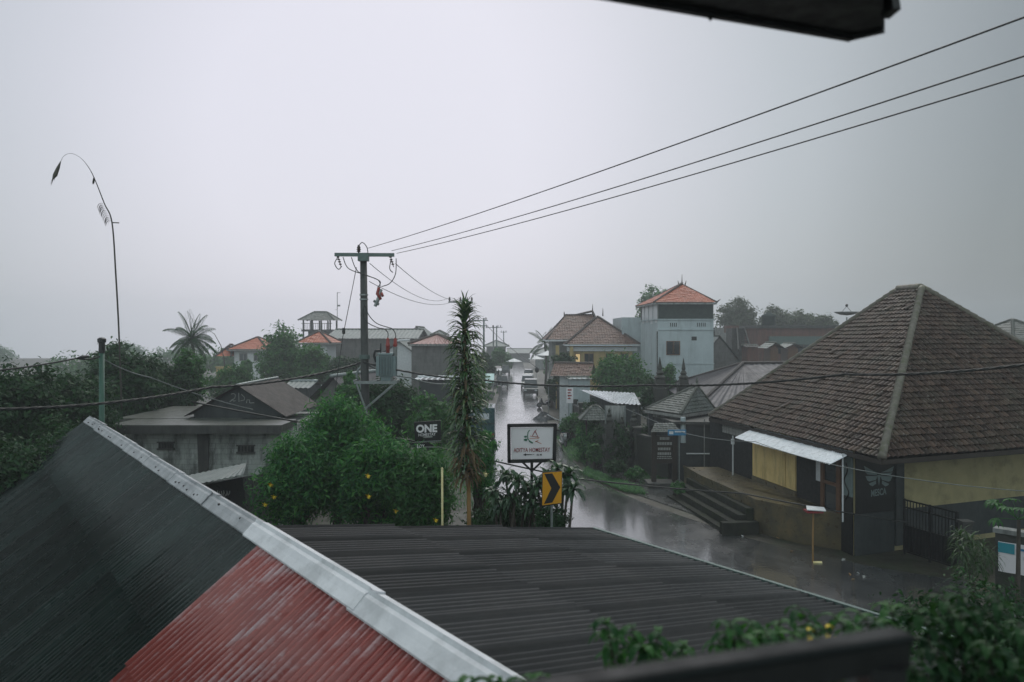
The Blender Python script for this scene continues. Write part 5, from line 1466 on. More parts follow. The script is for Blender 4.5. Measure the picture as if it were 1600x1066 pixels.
tree_px('leafy_shrub', 'dark low shrub filling the gap below the two plumerias', 'shrub', 800, 760, 880, 150, 21.2, 9000, .11, M['leaf_dark'], 14, None, 26, .9, size=.4)
tree_px('leafy_shrub', 'small dark shrub under the chevron sign', 'shrub', 862, 780, 870, 64, 19.4, 4500, .085, M['leaf_dark'], 8, None, 27, .6, size=.45)

def plumeria(label, tips, Y, base_px, L=.42, seed=1, fl=None):
    b = Vector((xat(base_px, Y), Y, 0)); t = thing('plumeria', label, 'shrub', b, 'plumeria bushes by the signs')
    x = MB(); lf = MB(); g = random.Random(seed)
    fk = b + Vector((0, 0, 1.0))
    x.tube([b, fk], [.09, .07], 8)
    for (px, py, dy) in tips:
        p = at(px, py, Y + dy); m = fk.lerp(p, .55) + Vector((g.uniform(-.15, .15), g.uniform(-.1, .1), -.1))
        x.tube([fk, m, p], [.055, .04, .03], 6)
        rosette(lf, p, 22, L, .15, 70, -20, .42, g.randint(0, 999), .14, 5)
    x.build('branches', M['bark'], t, smooth=True); lf.build('leaves', M['leaf_plum'], t)
    if fl: flowers(t, fl, .09, M['petal_white'])
    return t
plumeria('plumeria with long glossy leaves and one pale yellow bloom left of the sign post', [(772, 770, 0), (790, 745, .2), (808, 752, -.3), (822, 764, .3), (800, 778, -.2), (835, 775, .1), (782, 792, -.2)], 20.0, 800, .46, 3, [(757, 740, 19.6)])
plumeria('plumeria with long glossy leaves spreading behind the chevron sign', [(872, 735, .4), (889, 742, .2), (895, 765, -.2), (880, 768, .5), (855, 750, .5), (840, 760, .3), (858, 782, .6), (832, 790, .2)], 19.6, 858, .46, 5)

# palm-like plant by the gate, papaya leaves, dark shrubs at the lower right
pp1 = thing('fan_palm_bush', 'spiky low palm bush in front of the gate pillar', 'plant', (15.0, 24.2, 0))
x = MB(); 
for k, (px, py) in enumerate(((1503, 862), (1515, 845), (1522, 872), (1508, 885), (1500, 838), (1535, 858), (1530, 885), (1545, 872))): rosette(x, at(px, py, 22.6 + .15 * k), 40, .6, .05, 75, -35, .5, k + 3, 0, 4)
x.build('leaves', M['leaf_palm'], pp1)
x = MB(); x.tube([Vector((14.0, 24.0, 0)), at(1510, 875, 24)], .07, 7); x.build('stem', M['bark'], pp1)
pa = thing('papaya_tree', 'young tree with broad lobed leaves at the right edge by the wall', 'tree', (xat(1590, 23), 23, 0))
x = MB(); q = at(1592, 812, 23); x.tube([Vector((xat(1590, 23), 23, 0)), q], [.07, .05], 8); x.build('trunk', M['bark'], pa)
x = MB(); g = random.Random(6)
for k in range(15):
    a = k * 2.4; d = Vector((math.cos(a), math.sin(a), g.uniform(.1, .9))).normalized(); e = q + d * .75; x.tube([q, e], .012, 4)
    for j in range(7): b_ = (j - 3) * .55; dd_ = Matrix.Rotation(b_, 3, 'Z') @ d; x.strap(e, dd_ + Vector((0, 0, -.3)), .36, .11, .5, 3, .1)
x.build('crown', M['leaf_mid'], pa)
tree_px('leafy_shrub', 'dark dense shrub in the lower right corner below the banner', 'shrub', 1520, 905, 1180, 300, 11.5, 15000, .10, M['leaf_dark'], 20, None, 31, 1.3, size=.4)
tree_px('leafy_shrub', 'dark green shrub right behind the railing end', 'shrub', 1430, 940, 1180, 200, 8.5, 9000, .075, M['leaf_dark'], 14, None, 32, .8, size=.42)
tree_px('leafy_shrub', 'shadowy shrub at the bottom right edge of the picture', 'shrub', 1590, 960, 1250, 190, 7.0, 9000, .075, M['leaf_dark'], 14, None, 33, .7, size=.42)

# planter branches just beyond the railing, out of focus
def sprig(label, base, tips, seed, n=34, s=.075, mat=None):
    t = thing('climbing_plant', label, 'plant', base, 'leafy sprigs by the railing'); g = random.Random(seed)
    x = MB(); lf = MB()
    for tip in tips:
        tip = Vector(tip); b = Vector(base); m = b.lerp(tip, .6) + Vector((g.uniform(-.1, .1), g.uniform(-.1, .1), .12))
        pts = [b, b.lerp(m, .5), m, m.lerp(tip, .5) + Vector((0, 0, .04)), tip]; x.tube(pts, [.008, .007, .006, .004, .002], 5)
        for i in range(n):
            u = .35 + .65 * i / n; k = min(3, int(u * 4)); p = pts[k].lerp(pts[k + 1], u * 4 - k if u < 1 else 1)
            a = i * 2.4; d = Vector((math.cos(a), math.sin(a), g.uniform(-.2, .7)))
            lf.strap(p, d, s * g.uniform(.8, 1.6), s * .62, .5, 4, .15)
    x.build('stems', M['bark'], t); lf.build('leaves', mat or M['leaf_mid'], t)
sprig('leafy sprig hanging over the grey roof sheets left of the railing middle', (.72, 3.4, H - 2.3), [at(945, 965, 3.2), at(985, 975, 3.3), at(1030, 985, 3.3), at(1000, 1005, 3.2), at(960, 990, 3.4), at(1070, 1005, 3.3)], 1)
sprig('small leafy sprig at the bottom beside the end of the ridge cap', (-.1, 3.0, H - 2.2), [at(760, 1058, 2.9), at(810, 1056, 2.8), at(720, 1064, 2.9), at(850, 1050, 2.9)], 2, 26)
sprig('leafy sprig with greyish leaves above the middle of the railing', (1.1, 3.1, H - 2.1), [at(1140, 970, 3.0), at(1170, 968, 3.1), at(1195, 985, 3.0), at(1120, 995, 3.0), at(1220, 965, 3.2), at(1155, 990, 3.0), at(1240, 985, 3.0)], 3, 32, .075)
sprig('leafy sprig rising at the right end of the railing', (1.55, 3.0, H - 2.1), [at(1245, 945, 3.1), at(1270, 975, 3.0), at(1300, 960, 3.1), at(1340, 955, 3.0), at(1390, 945, 3.1), at(1330, 975, 2.9), at(1365, 965, 3.0), at(1260, 990, 2.9)], 4, 36, .07)
sprig('dense leafy sprigs past the railing end in the corner', (2.0, 3.0, H - 2.3), [at(1430, 950, 3.0), at(1470, 930, 3.1), at(1500, 960, 3.0), at(1560, 930, 3.2), at(1590, 970, 3.0), at(1450, 1000, 2.8), at(1540, 1000, 2.8), at(1410, 1030, 2.7), at(1500, 920, 3.2), at(1580, 1020, 2.8)], 5, 44, .075, M['leaf_dark'])  # dim corner light put into the leaf colour, darker than the other sprigs
sprig('yellowing sprig beside the greyish one on the railing', (1.2, 2.9, H - 2.0), [at(1255, 975, 2.8), at(1285, 970, 2.8), at(1300, 985, 2.8)], 6, 9, .035, M['petal'])

# ------------------------------------------------------------------ houses and other things further off
def bhouse(name, label, px0, px1, Y, D, eave, peak, wall, roof=None, ridge=None, oh=.6, kind='hip', rot=0.0, win=(), tw=.3, ch=.4, corr=False, amp=.03, lip=.03, cat='house', wmat=None, base=0.0, samp=4, rr=.12, group=None, fascia=None, rl=None, gmat=None):
    W = (px1 - px0) / F * Y; c = Vector((xat((px0 + px1) / 2, Y), Y, 0)); ze = zat(eave, Y)
    t = thing(name, label, cat, c, group)
    def L(u, v, z=0.0): a = rot2((u, v), rot); return Vector((c.x + a[0], c.y + a[1], z))
    mb = MB(); mb.prism([L(-W / 2, 0)[:2], L(W / 2, 0)[:2], L(W / 2, D)[:2], L(-W / 2, D)[:2]], base, ze); w = mb.build('wall', wall, t)
    if roof is not None:
        zp = zat(peak, Y + D / 2 * (0 if kind == 'gable_v' else 1))
        E = [L(-W / 2 - oh, -oh, ze), L(W / 2 + oh, -oh, ze), L(W / 2 + oh, D + oh, ze), L(-W / 2 - oh, D + oh, ze)]
        kw = dict(tw=tw, ch=ch, amp=amp, lip=lip, samp=samp, corr=corr, rr=rr)
        if kind == 'hip':
            r = (max(W - D, 0) / 2 if rl is None else rl)
            hip_roof(t, E, L(-r, D / 2, zp), L(r, D / 2, zp), roof, ridge, fascia=fascia or M['grey_wood'], soffit=M['dark_plaster'], **kw)
        elif kind == 'gable_u':
            gable_roof(t, E[0], E[1], L(-W / 2 - oh, D / 2, zp), L(W / 2 + oh, D / 2, zp), E[3], E[2], roof, ridge, **kw)
            for s in (-1, 1):
                g = MB(); u = s * (W / 2 - .02); g.slab([L(u, 0, ze), L(u, D, ze), L(u, D / 2, zp - .12)], L(-s * .1, 0) - L(0, 0)); g.build('gable', wall, t)
        else:
            gable_roof(t, E[1], E[2], L(0, -oh, zp), L(0, D + oh, zp), E[0], E[3], roof, ridge, **kw)
            g = MB(); g.slab([L(-W / 2, .02, ze), L(W / 2, .02, ze), L(0, .02, zp - .12)], L(0, .12) - L(0, 0)); g.build('gable', wall, t)
    if win:
        windows(t, L(0, 0), L(1, 0) - L(0, 0), win, wmat or M['white'], gmat or M['glass'])
    return t, L, ze, W

# left far side
t, L, ze, W = bhouse('white_house', 'white two-storey house with orange hip roof left of the hazy tree', 366, 412, 100, 7, 546, 527, M['white'], M['tile_orange'], M['ridge_dark'], .7, win=[(-1.2, -.2, 4.6, 5.6), (.6, 1.5, 4.6, 5.6)], wmat=M['grey_wood'])
x = MB(); x.prism([L(-W / 2 - 1.2, -.4)[:2], L(-W / 2, -.4)[:2], L(-W / 2, 3)[:2], L(-W / 2 - 1.2, 3)[:2]], 2.6, 2.9); x.prism([L(-W / 2 - 1.2, -.4)[:2], L(-W / 2, -.4)[:2], L(-W / 2, -.3)[:2], L(-W / 2 - 1.2, -.3)[:2]], 2.9, 3.9); x.build('balcony', M['concrete'], t)
hip_roof(t, [L(-W / 2 - 2.0, -1, 5.2), L(-W / 2 - .1, -1, 5.2), L(-W / 2 - .1, 4, 5.2), L(-W / 2 - 2.0, 4, 5.2)], L(-W / 2 - .9, 1, 6.6), L(-W / 2 - .9, 2, 6.6), M['tile_orange'], M['ridge_dark'], .3, .4, .03, .03, 4)
bhouse('orange_roof_house', 'pale house with a small orange hip roof behind the hazy tree', 472, 510, 92, 5, 536, 518, M['white'], M['tile_orange'], M['ridge_dark'], .6)
bw_ = MB(); a = at(338, 575, 92); b = at(362, 575, 92); bw_.box(a.x, b.x, 92, 92.3, 0, a.z); bw_.box(a.x - .1, b.x + .1, 91.95, 92.35, a.z, a.z + .15); tag(bw_.build('garden_wall', M['cream']), 'beige garden wall below the white orange-roofed house', 'wall')
# pavilion tower
Yt = 120; c = Vector((xat(495, Yt), Yt, 0))
pt = thing('lookout_pavilion', 'open lookout pavilion with grey roof on the hazy skyline', 'pavilion', c)
hw = 24 / F * Yt; zE = zat(500.5, Yt); zP = zat(488, Yt + hw)
hip_roof(pt, [c + Vector((-hw - .4, -.4, zE)), c + Vector((hw + .4, -.4, zE)), c + Vector((hw + .4, 5, zE)), c + Vector((-hw - .4, 5, zE))], c + Vector((-1.0, 2.3, zP)), c + Vector((1.0, 2.3, zP)), M['tile_grey'], M['ridge_grey'], .35, .4, .03, .03, 4)
x = MB()
for u in (-1, -.33, .33, 1):
    for v in (0, 4.4): x.beam(c + Vector((u * (hw - .3), v, 0)), c + Vector((u * (hw - .3), v, zE)), .2, .2)
x.build('posts', M['concrete_dark'], pt)
x = MB(); zf = zat(515, Yt); x.box(c.x - hw, c.x + hw, Yt - .1, Yt + 4.6, zf - .3, zf); x.box(c.x - hw * .6, c.x + hw * .9, Yt + .3, Yt + 4.4, 0, zf - .3); x.build('base', M['concrete_dark'], pt)
x = MB()
for k in range(14): u = c.x - hw + .2 + k * (2 * hw - .4) / 13; x.beam((u, Yt, zf), (u, Yt, zf + .9), .05, .05)
x.beam((c.x - hw, Yt, zf + .92), (c.x + hw, Yt, zf + .92), .08, .08); x.build('railing', M['concrete_dark'], pt)
x = MB(); p = at(527, 520, 128); x.beam((p.x, 128, 0), (p.x, 128, zat(457, 128)), .09, .09); x.beam((p.x, 128, zat(457.5, 128)), (p.x + .5, 128, zat(457.5, 128)), .06, .06); x.box(p.x, p.x + .45, 127.9, 128.1, zat(479, 128), zat(476.5, 128)); x.beam((p.x - .4, 128, zat(484, 128)), (p.x, 128, zat(484, 128)), .05, .05)
tag(x.build('antenna_mast', M['concrete']), 'thin pale antenna mast on the hazy skyline beside the pavilion', 'antenna')
bhouse('long_grey_house', 'long hazy grey building with a grey-green sheet roof behind the transformer', 514, 648, 100, 12, 529, 515, M['blockwall_far'], M['roof_far'], M['ridge_grey'], .5, 'gable_u', tw=.5, corr=True)
bhouse('grey_gable_house', 'hazy grey gabled house at the right end of the long grey building', 634, 668, 110, 9, 528, 511, M['blockwall_far'], M['roof_far'], M['ridge_grey'], .5, 'gable_v', tw=.5, corr=True)
bhouse('small_pavilion', 'small hazy pavilion roof peeking above the pink roof', 678, 692, 104, 4, 524, 517, M['blockwall_far'], M['roof_far'], M['ridge_grey'], .4)
bhouse('stained_block_house', 'stained grey block house with a faded pink-red hip roof left of the dracaena', 643, 712, 72, 7, 537.5, 523, M['blockwall_far'], pm('pink_roof', (0.34, 0.16, 0.14), (0.27, 0.12, 0.11), 1.5, .5), M['ridge_dark'], .25, tw=.4, corr=True)
bhouse('low_white_house', 'low pale house with a grey sloping roof between transformer and block house', 596, 650, 82, 8, 556, 533, M['white'], M['roof_far'], M['white'], .4, 'gable_v', tw=.5, corr=True)
bhouse('flat_roof_shop', 'low shop with a pale flat roof just left of the dracaena', 655, 720, 56, 5, 593, 590, M['dark_plaster'], M['white_sheet'], M['white'], .4, 'gable_u', tw=.4, corr=True)
bhouse('corrugated_gable_house', 'greyish brown corrugated gable roof behind the bright shrub top', 492, 552, 50, 9, 626, 588, M['blockwall_far'], M['roof_purple'], M['steel'], .4, 'gable_v', rot=R(-12), tw=.35, corr=True)
bhouse('dark_shed', 'small dark grey roofed shed between two corrugated roofs', 448, 480, 58, 4, 606, 596, M['dark_plaster'], M['roof_far'], M['steel'], .3, 'gable_u', tw=.35, corr=True)

# block-wall house with flat slab and graffiti gable
bwh = thing('block_wall_house', 'stained concrete block house with flat slab roof, dark graffiti gable and brown roof sheets', 'house', (xat(310, 33), 33, 0))
zs = zat(664, 31.6)
pL, pR = xat(196, 32.2), xat(440, 32.2)
x = MB(); x.box(pL, pR, 32.2, 40, 0, zs - .30); x.build('wall', M['blockwall'], bwh)
x = MB(); x.box(pL - .35, pR + .2, 31.5, 33.8, zs - .28, zs); x.box(pL - 1.2, pR - 2.2, 33.8, 39.6, zs - .26, zs + .02)
x.build('roof_slab', pm('mossy_slab', (.12, .125, .115), (.06, .065, .055), 1.5, .4, stain=(.03, .04, .02), stain_amt=.7), bwh)
x = MB(); x.box(pL - .35, pR + .2, 31.46, 31.5, zs - .34, zs - .03); x.build('slab_edge', M['concrete_dark'], bwh)
x = MB(); a, b = xat(310, 32.2), xat(327, 32.2); x.hexa([(a + .12, 32.1, 0), (b - .1, 32.1, 0), (b - .1, 32.2, 0), (a + .12, 32.2, 0)], [(a - .02, 32.1, zs - .32), (b + .02, 32.1, zs - .32), (b + .02, 32.2, zs - .32), (a - .02, 32.2, zs - .32)]); x.build('column', M['concrete_dark'], bwh)
for (u0, u1, v0, v1) in ((248, 271, 692, 700.5), (372, 397, 697, 706)):
    x = MB(); p, q = at(u0, v1, 32.17), at(u1, v0, 32.17); x.box(p.x, q.x, 32.14, 32.19, p.z, q.z); v_ = x.build('vent', M['black'], bwh)
    x = MB(); x.box(p.x - .05, q.x + .05, 32.09, 32.19, p.z - .06, p.z); x.box(p.x - .05, q.x + .05, 32.09, 32.19, q.z, q.z + .05)
    for k in range(1, 5): u = p.x + (q.x - p.x) * k / 5; x.box(u - .02, u + .02, 32.1, 32.15, p.z, q.z)
    x.build('vent_frame', M['concrete_dark'], v_)
Yg = 34.0; gp_, gl_, gr_ = at(374, 604, Yg), at(303, 645, Yg), at(440, 646, Yg)
x = MB(); x.slab([(gl_.x, Yg, zs), (gr_.x, Yg, zs), gr_, gp_, gl_], (0, .12, 0)); gab = x.build('gable', M['dark_plaster'], bwh)
bk = 5.6
gable_roof(bwh, gr_ + Vector((.25, -.3, -.12)), Vector((gr_.x + .25, Yg + bk, gr_.z - .12)), gp_ + Vector((0, -.3, .05)), Vector((gp_.x, Yg + bk, gp_.z + .05)), gl_ + Vector((-.3, -.3, -.12)), Vector((gl_.x - .3, Yg + bk, gl_.z - .12)), M['roof_brown'], M['steel'], .22, .3, .022, 0, True, .06)
x = MB(); x.box(gl_.x, gr_.x, Yg + .2, Yg + bk - .2, zs, zs + .2); x.build('upper_wall', M['dark_plaster'], bwh)
x = MB()
for pts in ([(361, 616), (365, 615), (368, 617), (367, 622), (362, 626), (359, 628)], [(359, 628), (363, 624), (365, 627), (368, 626)], [(373, 614), (373.5, 628)], [(377, 616), (382, 621), (382, 625), (376, 626.5)], [(385, 630), (386, 625), (390, 625), (390, 630)], [(391, 630), (397, 629.5)]):
    q = [at(a, b, Yg - .015) for a, b in pts]; x.tube(q, .018, 5)
x.build('graffiti', M['paint_grey'], gab)
# lean-to stall in front of the block wall
lt = thing('tarp_stall', 'dark stall with tarpaulin sides under a grey lean-to sheet by the block wall', 'stall', (xat(350, 26), 26, 0))
x = MB(); slope(x, at(255, 768, 25.2), at(381, 741, 25.2) , at(386, 727, 28.0), at(280, 742, 28.0), .2, 1, .015, corr=True, samp=5); x.build('roof_sheet', M['roof_far'], lt, smooth=True)
x = MB(); a, b = at(300, 745, 26.0), at(405, 745, 26.0)
x.hexa([(a.x, 25.9, 0), (b.x, 25.6, 0), (b.x + .2, 28, 0), (a.x, 28, 0)], [(a.x, 25.9, zat(762, 26)), (b.x - .45, 25.7, zat(743, 26)), (b.x - .2, 28, zat(738, 28)), (a.x, 28, zat(752, 28))]); tp2 = x.build('tarpaulin', M['tarp_dark'], lt)
x = MB(); g = random.Random(8)
for k in range(9):
    px = 336 + k * 2.5; q0 = at(px, 776 + g.uniform(-2, 2), 25.62); q1 = at(px + g.uniform(1, 4), 768 + g.uniform(-2, 1), 25.62); x.tube([q0, q0.lerp(q1, .5) + Vector((.03, 0, 0)), q1], .014, 4)
x.build('paint_scrawl', M['paint_grey'], tp2)
x = MB(); x.tube([(b.x, 25.5, 0), (b.x, 25.5, zat(745, 25.5))], .04, 6); x.build('post', M['concrete_dark'], lt)

# right far side: two-tier tiled house
t, L, ze, W = bhouse('tiled_house', 'two-storey house with stepped red-brown tiled roofs and lit windows right of the street', 893, 988, 86, 8.5, 538, 496, M['cream'], M['tile_red'], M['ridge_dark'], .7, 'hip', rl=.1, tw=.28, ch=.34, win=[(-1.9, -.9, 4.4, 5.9), (.4, 1.3, 4.4, 5.9), (2.0, 2.9, 4.4, 5.9)], wmat=M['brown_wood'], fascia=M['white'])
M['glass_warm'] = nodes_of('lit_window')[0]
bsd = M['glass_warm'].node_tree.nodes['Principled BSDF']; bsd.inputs['Base Color'].default_value = (.5, .35, .15, 1); bsd.inputs['Emission Color'].default_value = (1, .72, .35, 1); bsd.inputs['Emission Strength'].default_value = .35
windows(t, L(0, 0), L(1, 0) - L(0, 0), [(-2.9, -2.3, 4.5, 5.9)], M['brown_wood'], M['glass_warm'], mull=False)
x = MB(); x.box(L(-W / 2, 0).x - .5, L(W / 2, 0).x + .5, 85.75, 86.0, ze - .75, ze - .3); x.build('eave_beam', M['white'], t)
wl2 = MB(); A_ = lambda px, v: Vector((xat(px, 90), 90 + v, 0))
wl2.prism([A_(863, 0)[:2], A_(925, 0)[:2], A_(925, 9)[:2], A_(863, 9)[:2]], 0, zat(533, 90)); wl2.build('wall', M['concrete'], t)
zz = zat(531, 89)
hip_roof(t, [Vector((xat(854, 89), 89, zz)), Vector((xat(945, 89), 89, zz)), Vector((xat(945, 89), 100, zz)), Vector((xat(854, 89), 100, zz))], Vector((xat(884, 94), 94, zat(497, 94))), Vector((xat(926, 94), 94, zat(487, 94))), M['tile_red'], M['ridge_dark'], .28, .34, .03, .03, 4, fascia=M['white'])
x = MB(); q = Vector((xat(884, 94), 94, zat(497, 94))); x.tube([q, q + Vector((-.15, 0, .3)), q + Vector((-.2, 0, .75))], [.18, .12, .03], 6)
for px, py in ((926, 487), (942, 494)): q = at(px, py, 94 if px < 930 else 90); x.tube([q, q + Vector((0, 0, .9))], [.08, .02], 5)
x.build('roof_finials', M['ridge_dark'], t)
x = MB()
for px in (871, 893): x.box(xat(px, 85.5) - .18, xat(px, 85.5) + .18, 85.4, 85.7, 0, zat(540, 85.5))
x.build('columns', M['cream'], t)
# entrance gate with tiled roof
t, L, ze, W = bhouse('entrance_gate', 'small tiled entrance gate with pale gable below the stepped-roof house', 874, 912, 70, 2.6, 588, 568, M['white'], M['tile_red'], M['ridge_dark'], .7, 'gable_u', rot=R(-14), tw=.22, ch=.26)
bhouse('blue_grey_annex', 'small blue-grey annex right of the tiled entrance gate', 893, 922, 66, 4, 592, 590, M['blue_grey'], M['roof_far'], M['ridge_grey'], .3, 'gable_u', tw=.4, corr=True)

# grey tower with orange roof
Yw = 75; tx0, tx1 = xat(1028, Yw), xat(1115, Yw); D = 10.0
tw_ = thing('grey_tower_house', 'tall blue-grey tower house with bright orange hip roof', 'house', ((tx0 + tx1) / 2, Yw, 0))
zt = zat(500, Yw); zn = zat(473, Yw)
x = MB(); x.box(tx0, tx1, Yw, Yw + D, 0, zt); x.build('wall', M['blue_grey'], tw_)
x = MB(); x.box(tx0 - .08, tx1 + .08, Yw - .08, Yw, zat(516, Yw), zat(514.5, Yw)); x.box(tx0 - .05, tx1 + .05, Yw - .05, Yw, zat(569, Yw), zat(567.5, Yw)); x.box(tx0 - .1, tx1 + .1, Yw - .1, Yw + D + .1, zt, zt + .1); x.build('ledge', M['blue_grey'], tw_)
x = MB(); x.box(tx0 + .05, tx1 - .05, Yw + .02, Yw + .1, zt + .1, zn - .05)
for k in range(1): x.box(tx1 - .13, tx1 - .05, Yw + .1, Yw + D * .6, zt + .1, zn - .05)
x.build('net_screen', M['net'], tw_)
x = MB()
for k in range(7):
    yy = Yw + .3 + k * 1.25; x.box(tx0 - .02 + .05 * (k % 2), tx0 + .06 + .05 * (k % 2), yy, yy + 1.2, zt - .25 + .1 * math.sin(k * 2.1), zn - .05)
tag(x.build('hanging_tarp', M['tarp_white'], tw_), 'pale tarp hung down the left side')
x = MB()
for u in (tx0 + .1, tx1 - .1):
    for v in (Yw + .15, Yw + D - .15): x.beam((u, v, zt), (u, v, zn), .2, .2)
x.build('posts', M['concrete'], tw_)
oh = .45
hip_roof(tw_, [(tx0 - oh, Yw - oh, zn), (tx1 + oh * .4, Yw - oh, zn), (tx1 + oh * .4, Yw + D + oh, zn), (tx0 - oh, Yw + D + oh, zn)], (tx0 + (tx1 - tx0) * .62, Yw + 4.6, zat(443.5, Yw + 4.6)), (tx0 + (tx1 - tx0) * .62, Yw + 5.2, zat(443.5, Yw + 4.6)), M['tile_orange'], M['ridge_dark'], .3, .33, .035, .035, 5, rr=.09, fascia=M['concrete'])
x = MB(); q = Vector((tx0 + (tx1 - tx0) * .62, Yw + 4.6, zat(444, Yw + 4.6))); x.tube([q, q + Vector((0, 0, 1.0))], [.07, .015], 5); x.tube([q + Vector((-.3, 0, -.1)), q + Vector((-.42, 0, .35))], [.08, .02], 5); x.tube([q + Vector((.3, 0, -.1)), q + Vector((.42, 0, .35))], [.08, .02], 5)
x.tube([(tx1 + .15, Yw - .4, zn), (tx1 + .5, Yw - .6, zn + .3)], [.1, .02], 5); x.build('roof_finials', M['ridge_dark'], tw_)
W_ = (tx1 - tx0)
def tu(px): return xat(px, Yw) - (tx0 + tx1) / 2
windows(tw_, Vector(((tx0 + tx1) / 2, Yw, 0)), (1, 0, 0), [(tu(1041), tu(1062.5), zat(555, Yw), zat(533, Yw))], M['brown_wood'], M['glass'])
x = MB(); x.box(xat(1052, Yw) - .14, xat(1052, Yw) + .14, Yw - .02, Yw, zat(552, Yw), zat(535, Yw)); x.build('curtain', M['cream'], tw_)
for (a, b, c0, c1) in ((1080.5, 1088.5, 532, 526),):
    x = MB(); x.box(xat(a, Yw), xat(b, Yw), Yw - .03, Yw + .02, zat(c0, Yw), zat(c1, Yw)); x.build('vent', M['black'], tw_)
x = MB()
for px in list(range(1047, 1059, 3)) + list(range(1089, 1102, 3)): x.box(xat(px, Yw), xat(px + 1.3, Yw), Yw - .02, Yw + .02, zat(510.5, Yw), zat(504.5, Yw))
x.build('slots', M['black'], tw_)
x = MB(); x.tube([(tx0 - .08, Yw - .06, zat(518, Yw)), (tx0 - .08, Yw - .06, 2)], .05, 6); x.tube([(tx1 + .04, Yw - .04, zat(512, Yw)), (tx1 + .04, Yw - .04, zat(525, Yw))], .05, 6); x.build('downpipe', M['black'], tw_)
bhouse('grey_side_block', 'flat-topped pale grey block behind the left of the tower', 972, 1012, 87, 8, 496, 496, M['blue_grey'], None)

# broad metal hip roof between pavilion and shop
ze = 3.4
e0 = gnd(1036, 604, ze); e1 = gnd(1087, 637, ze); ey = e1.y
pr = thing('metal_roof_house', 'low house under a broad purplish-grey metal hip roof', 'house', (20, 58, 0))
E = [Vector((e0.x, e0.y, ze)), Vector((e1.x, e1.y, ze)), Vector((33, e1.y + 3, ze)), Vector((34, e0.y + 3, ze))]
rA = at(1161, 568, 60); rB = Vector((29, 62, rA.z))
mb = MB(); kw = dict(tw=.45, ch=1, amp=.02, lip=0, samp=5, corr=True, seam=2)
slope(mb, E[1], E[2], rB, rA, **kw); slope(mb, E[0], E[1], rA, rA, **kw); slope(mb, E[3], E[0], rA, rB, **kw); slope(mb, E[2], E[3], rB, rB, **kw)
ro = mb.build('roof', M['roof_purple'], pr, smooth=True)
x = MB()
for a, b in ((E[1], rA), (E[0], rA), (rA, rB)): x.tube([a + Vector((0, 0, .05)), b + Vector((0, 0, .05))], .12, 6)
x.build('ridge_cap', M['roof_brown'], ro)
x = MB(); x.prism([(E[0].x + 1, E[0].y - 1), (E[1].x + 1, E[1].y + 1), (32, e1.y + 4), (33, e0.y + 1)], 0, ze - .1); x.build('wall', M['dark_plaster'], pr)

bhouse('block_gable_house', 'brown-grey block gable just right of the grey tower', 1096, 1152, 86, 8, 562, 525, M['blockwall_far'], M['roof_far'], M['ridge_grey'], .2, 'gable_v', tw=.5, corr=True)
t, L, ze, W = bhouse('red_brick_building', 'hazy red brick building with flat roof behind the big tiled roof', 1184, 1330, 98, 14, 513, 513, M['brick'], None, win=[(-4.2, -2.6, 5.5, 7.2), (-1.0, .8, 5.5, 7.4)], wmat=M['brown_wood'])
x = MB(); x.box(L(-W / 2, 0).x - .2, L(W / 2, 0).x + .2, 97.7, 112, ze, ze + .35); x.build('parapet', M['concrete_dark'], t)
x = MB(); x.box(L(-4.5, 0).x, L(3, 0).x, 97.4, 97.7, ze - 2.0, ze - 1.0); x.build('balcony', M['steel_green'], t)
wt_ = thing('water_tank', 'dark water tank on the red brick roof', 'water tank', (xat(1201, 99), 99, ze + .35))
x = MB(); x.lathe((xat(1201, 99), 99, ze + .35), [(.75, 0), (.8, .1), (.8, 1.0), (.9, 1.1), (.9, 1.25), (.35, 1.5), (.3, 1.65)], 12); x.build('tank', M['net'], wt_, smooth=True)
bhouse('terrace_house', 'hazy terracotta-trimmed terrace house left of the red brick building', 1136, 1186, 104, 8, 512, 512, M['concrete'], None)
x = MB(); x.box(xat(1133, 103), xat(1153, 103), 102.6, 103.6, zat(520, 103), zat(509, 103)); tag(x.build('terrace_parapet', M['brick']), 'reddish terrace parapet left of the dark stair', 'parapet')
st = thing('outside_stair', 'dark outside stair climbing beside the red brick building', 'stair', (xat(1158, 92), 92, 0))
for k in range(10):
    x = MB(); x.box(xat(1150 + k * .8, 92), xat(1168, 92), 91 + k * .25, 91.35 + k * .25, zat(546 - k * 3.6, 92) - .1, zat(546 - k * 3.6, 92)); x.build('tread', M['concrete_dark'], st)
x = MB(); x.beam((xat(1149.5, 92), 90.9, zat(547, 92)), (xat(1157, 92), 93.4, zat(513, 92)), .12, .35); x.beam((xat(1168.5, 92), 90.9, zat(547, 92)), (xat(1168.5, 92), 93.4, zat(513, 92)), .12, .35); x.box(xat(1149, 92), xat(1169, 92), 93.4, 96, 0, zat(513, 92)); x.build('stringers', M['concrete_dark'], st)
bhouse('small_gable_shrine', 'small pavilion with a pointed grey roof before the red brick wall, nearer the tower', 1204, 1216, 90, 2.4, 545, 536, M['brown_wood'], M['roof_far'], M['ridge_grey'], .6, 'gable_v', cat='pavilion', tw=.3, group=None)
bhouse('small_gable_shrine', 'small pavilion with a pointed grey roof before the red brick wall, nearer the big roof', 1231, 1247, 90, 2.4, 545, 537, M['brown_wood'], M['roof_far'], M['ridge_grey'], .6, 'gable_v', cat='pavilion', tw=.3)
bhouse('kiosk', 'tiny dark kiosk with a pale panel below the red brick building', 1168, 1184, 80, 2, 543, 540, M['brick'], M['concrete_dark'], M['ridge_grey'], .3, 'gable_u', cat='kiosk')
ds = thing('satellite_dish', 'satellite dish on a short mast above the big tiled roof edge', 'satellite dish', (xat(1322, 70), 70, 0))
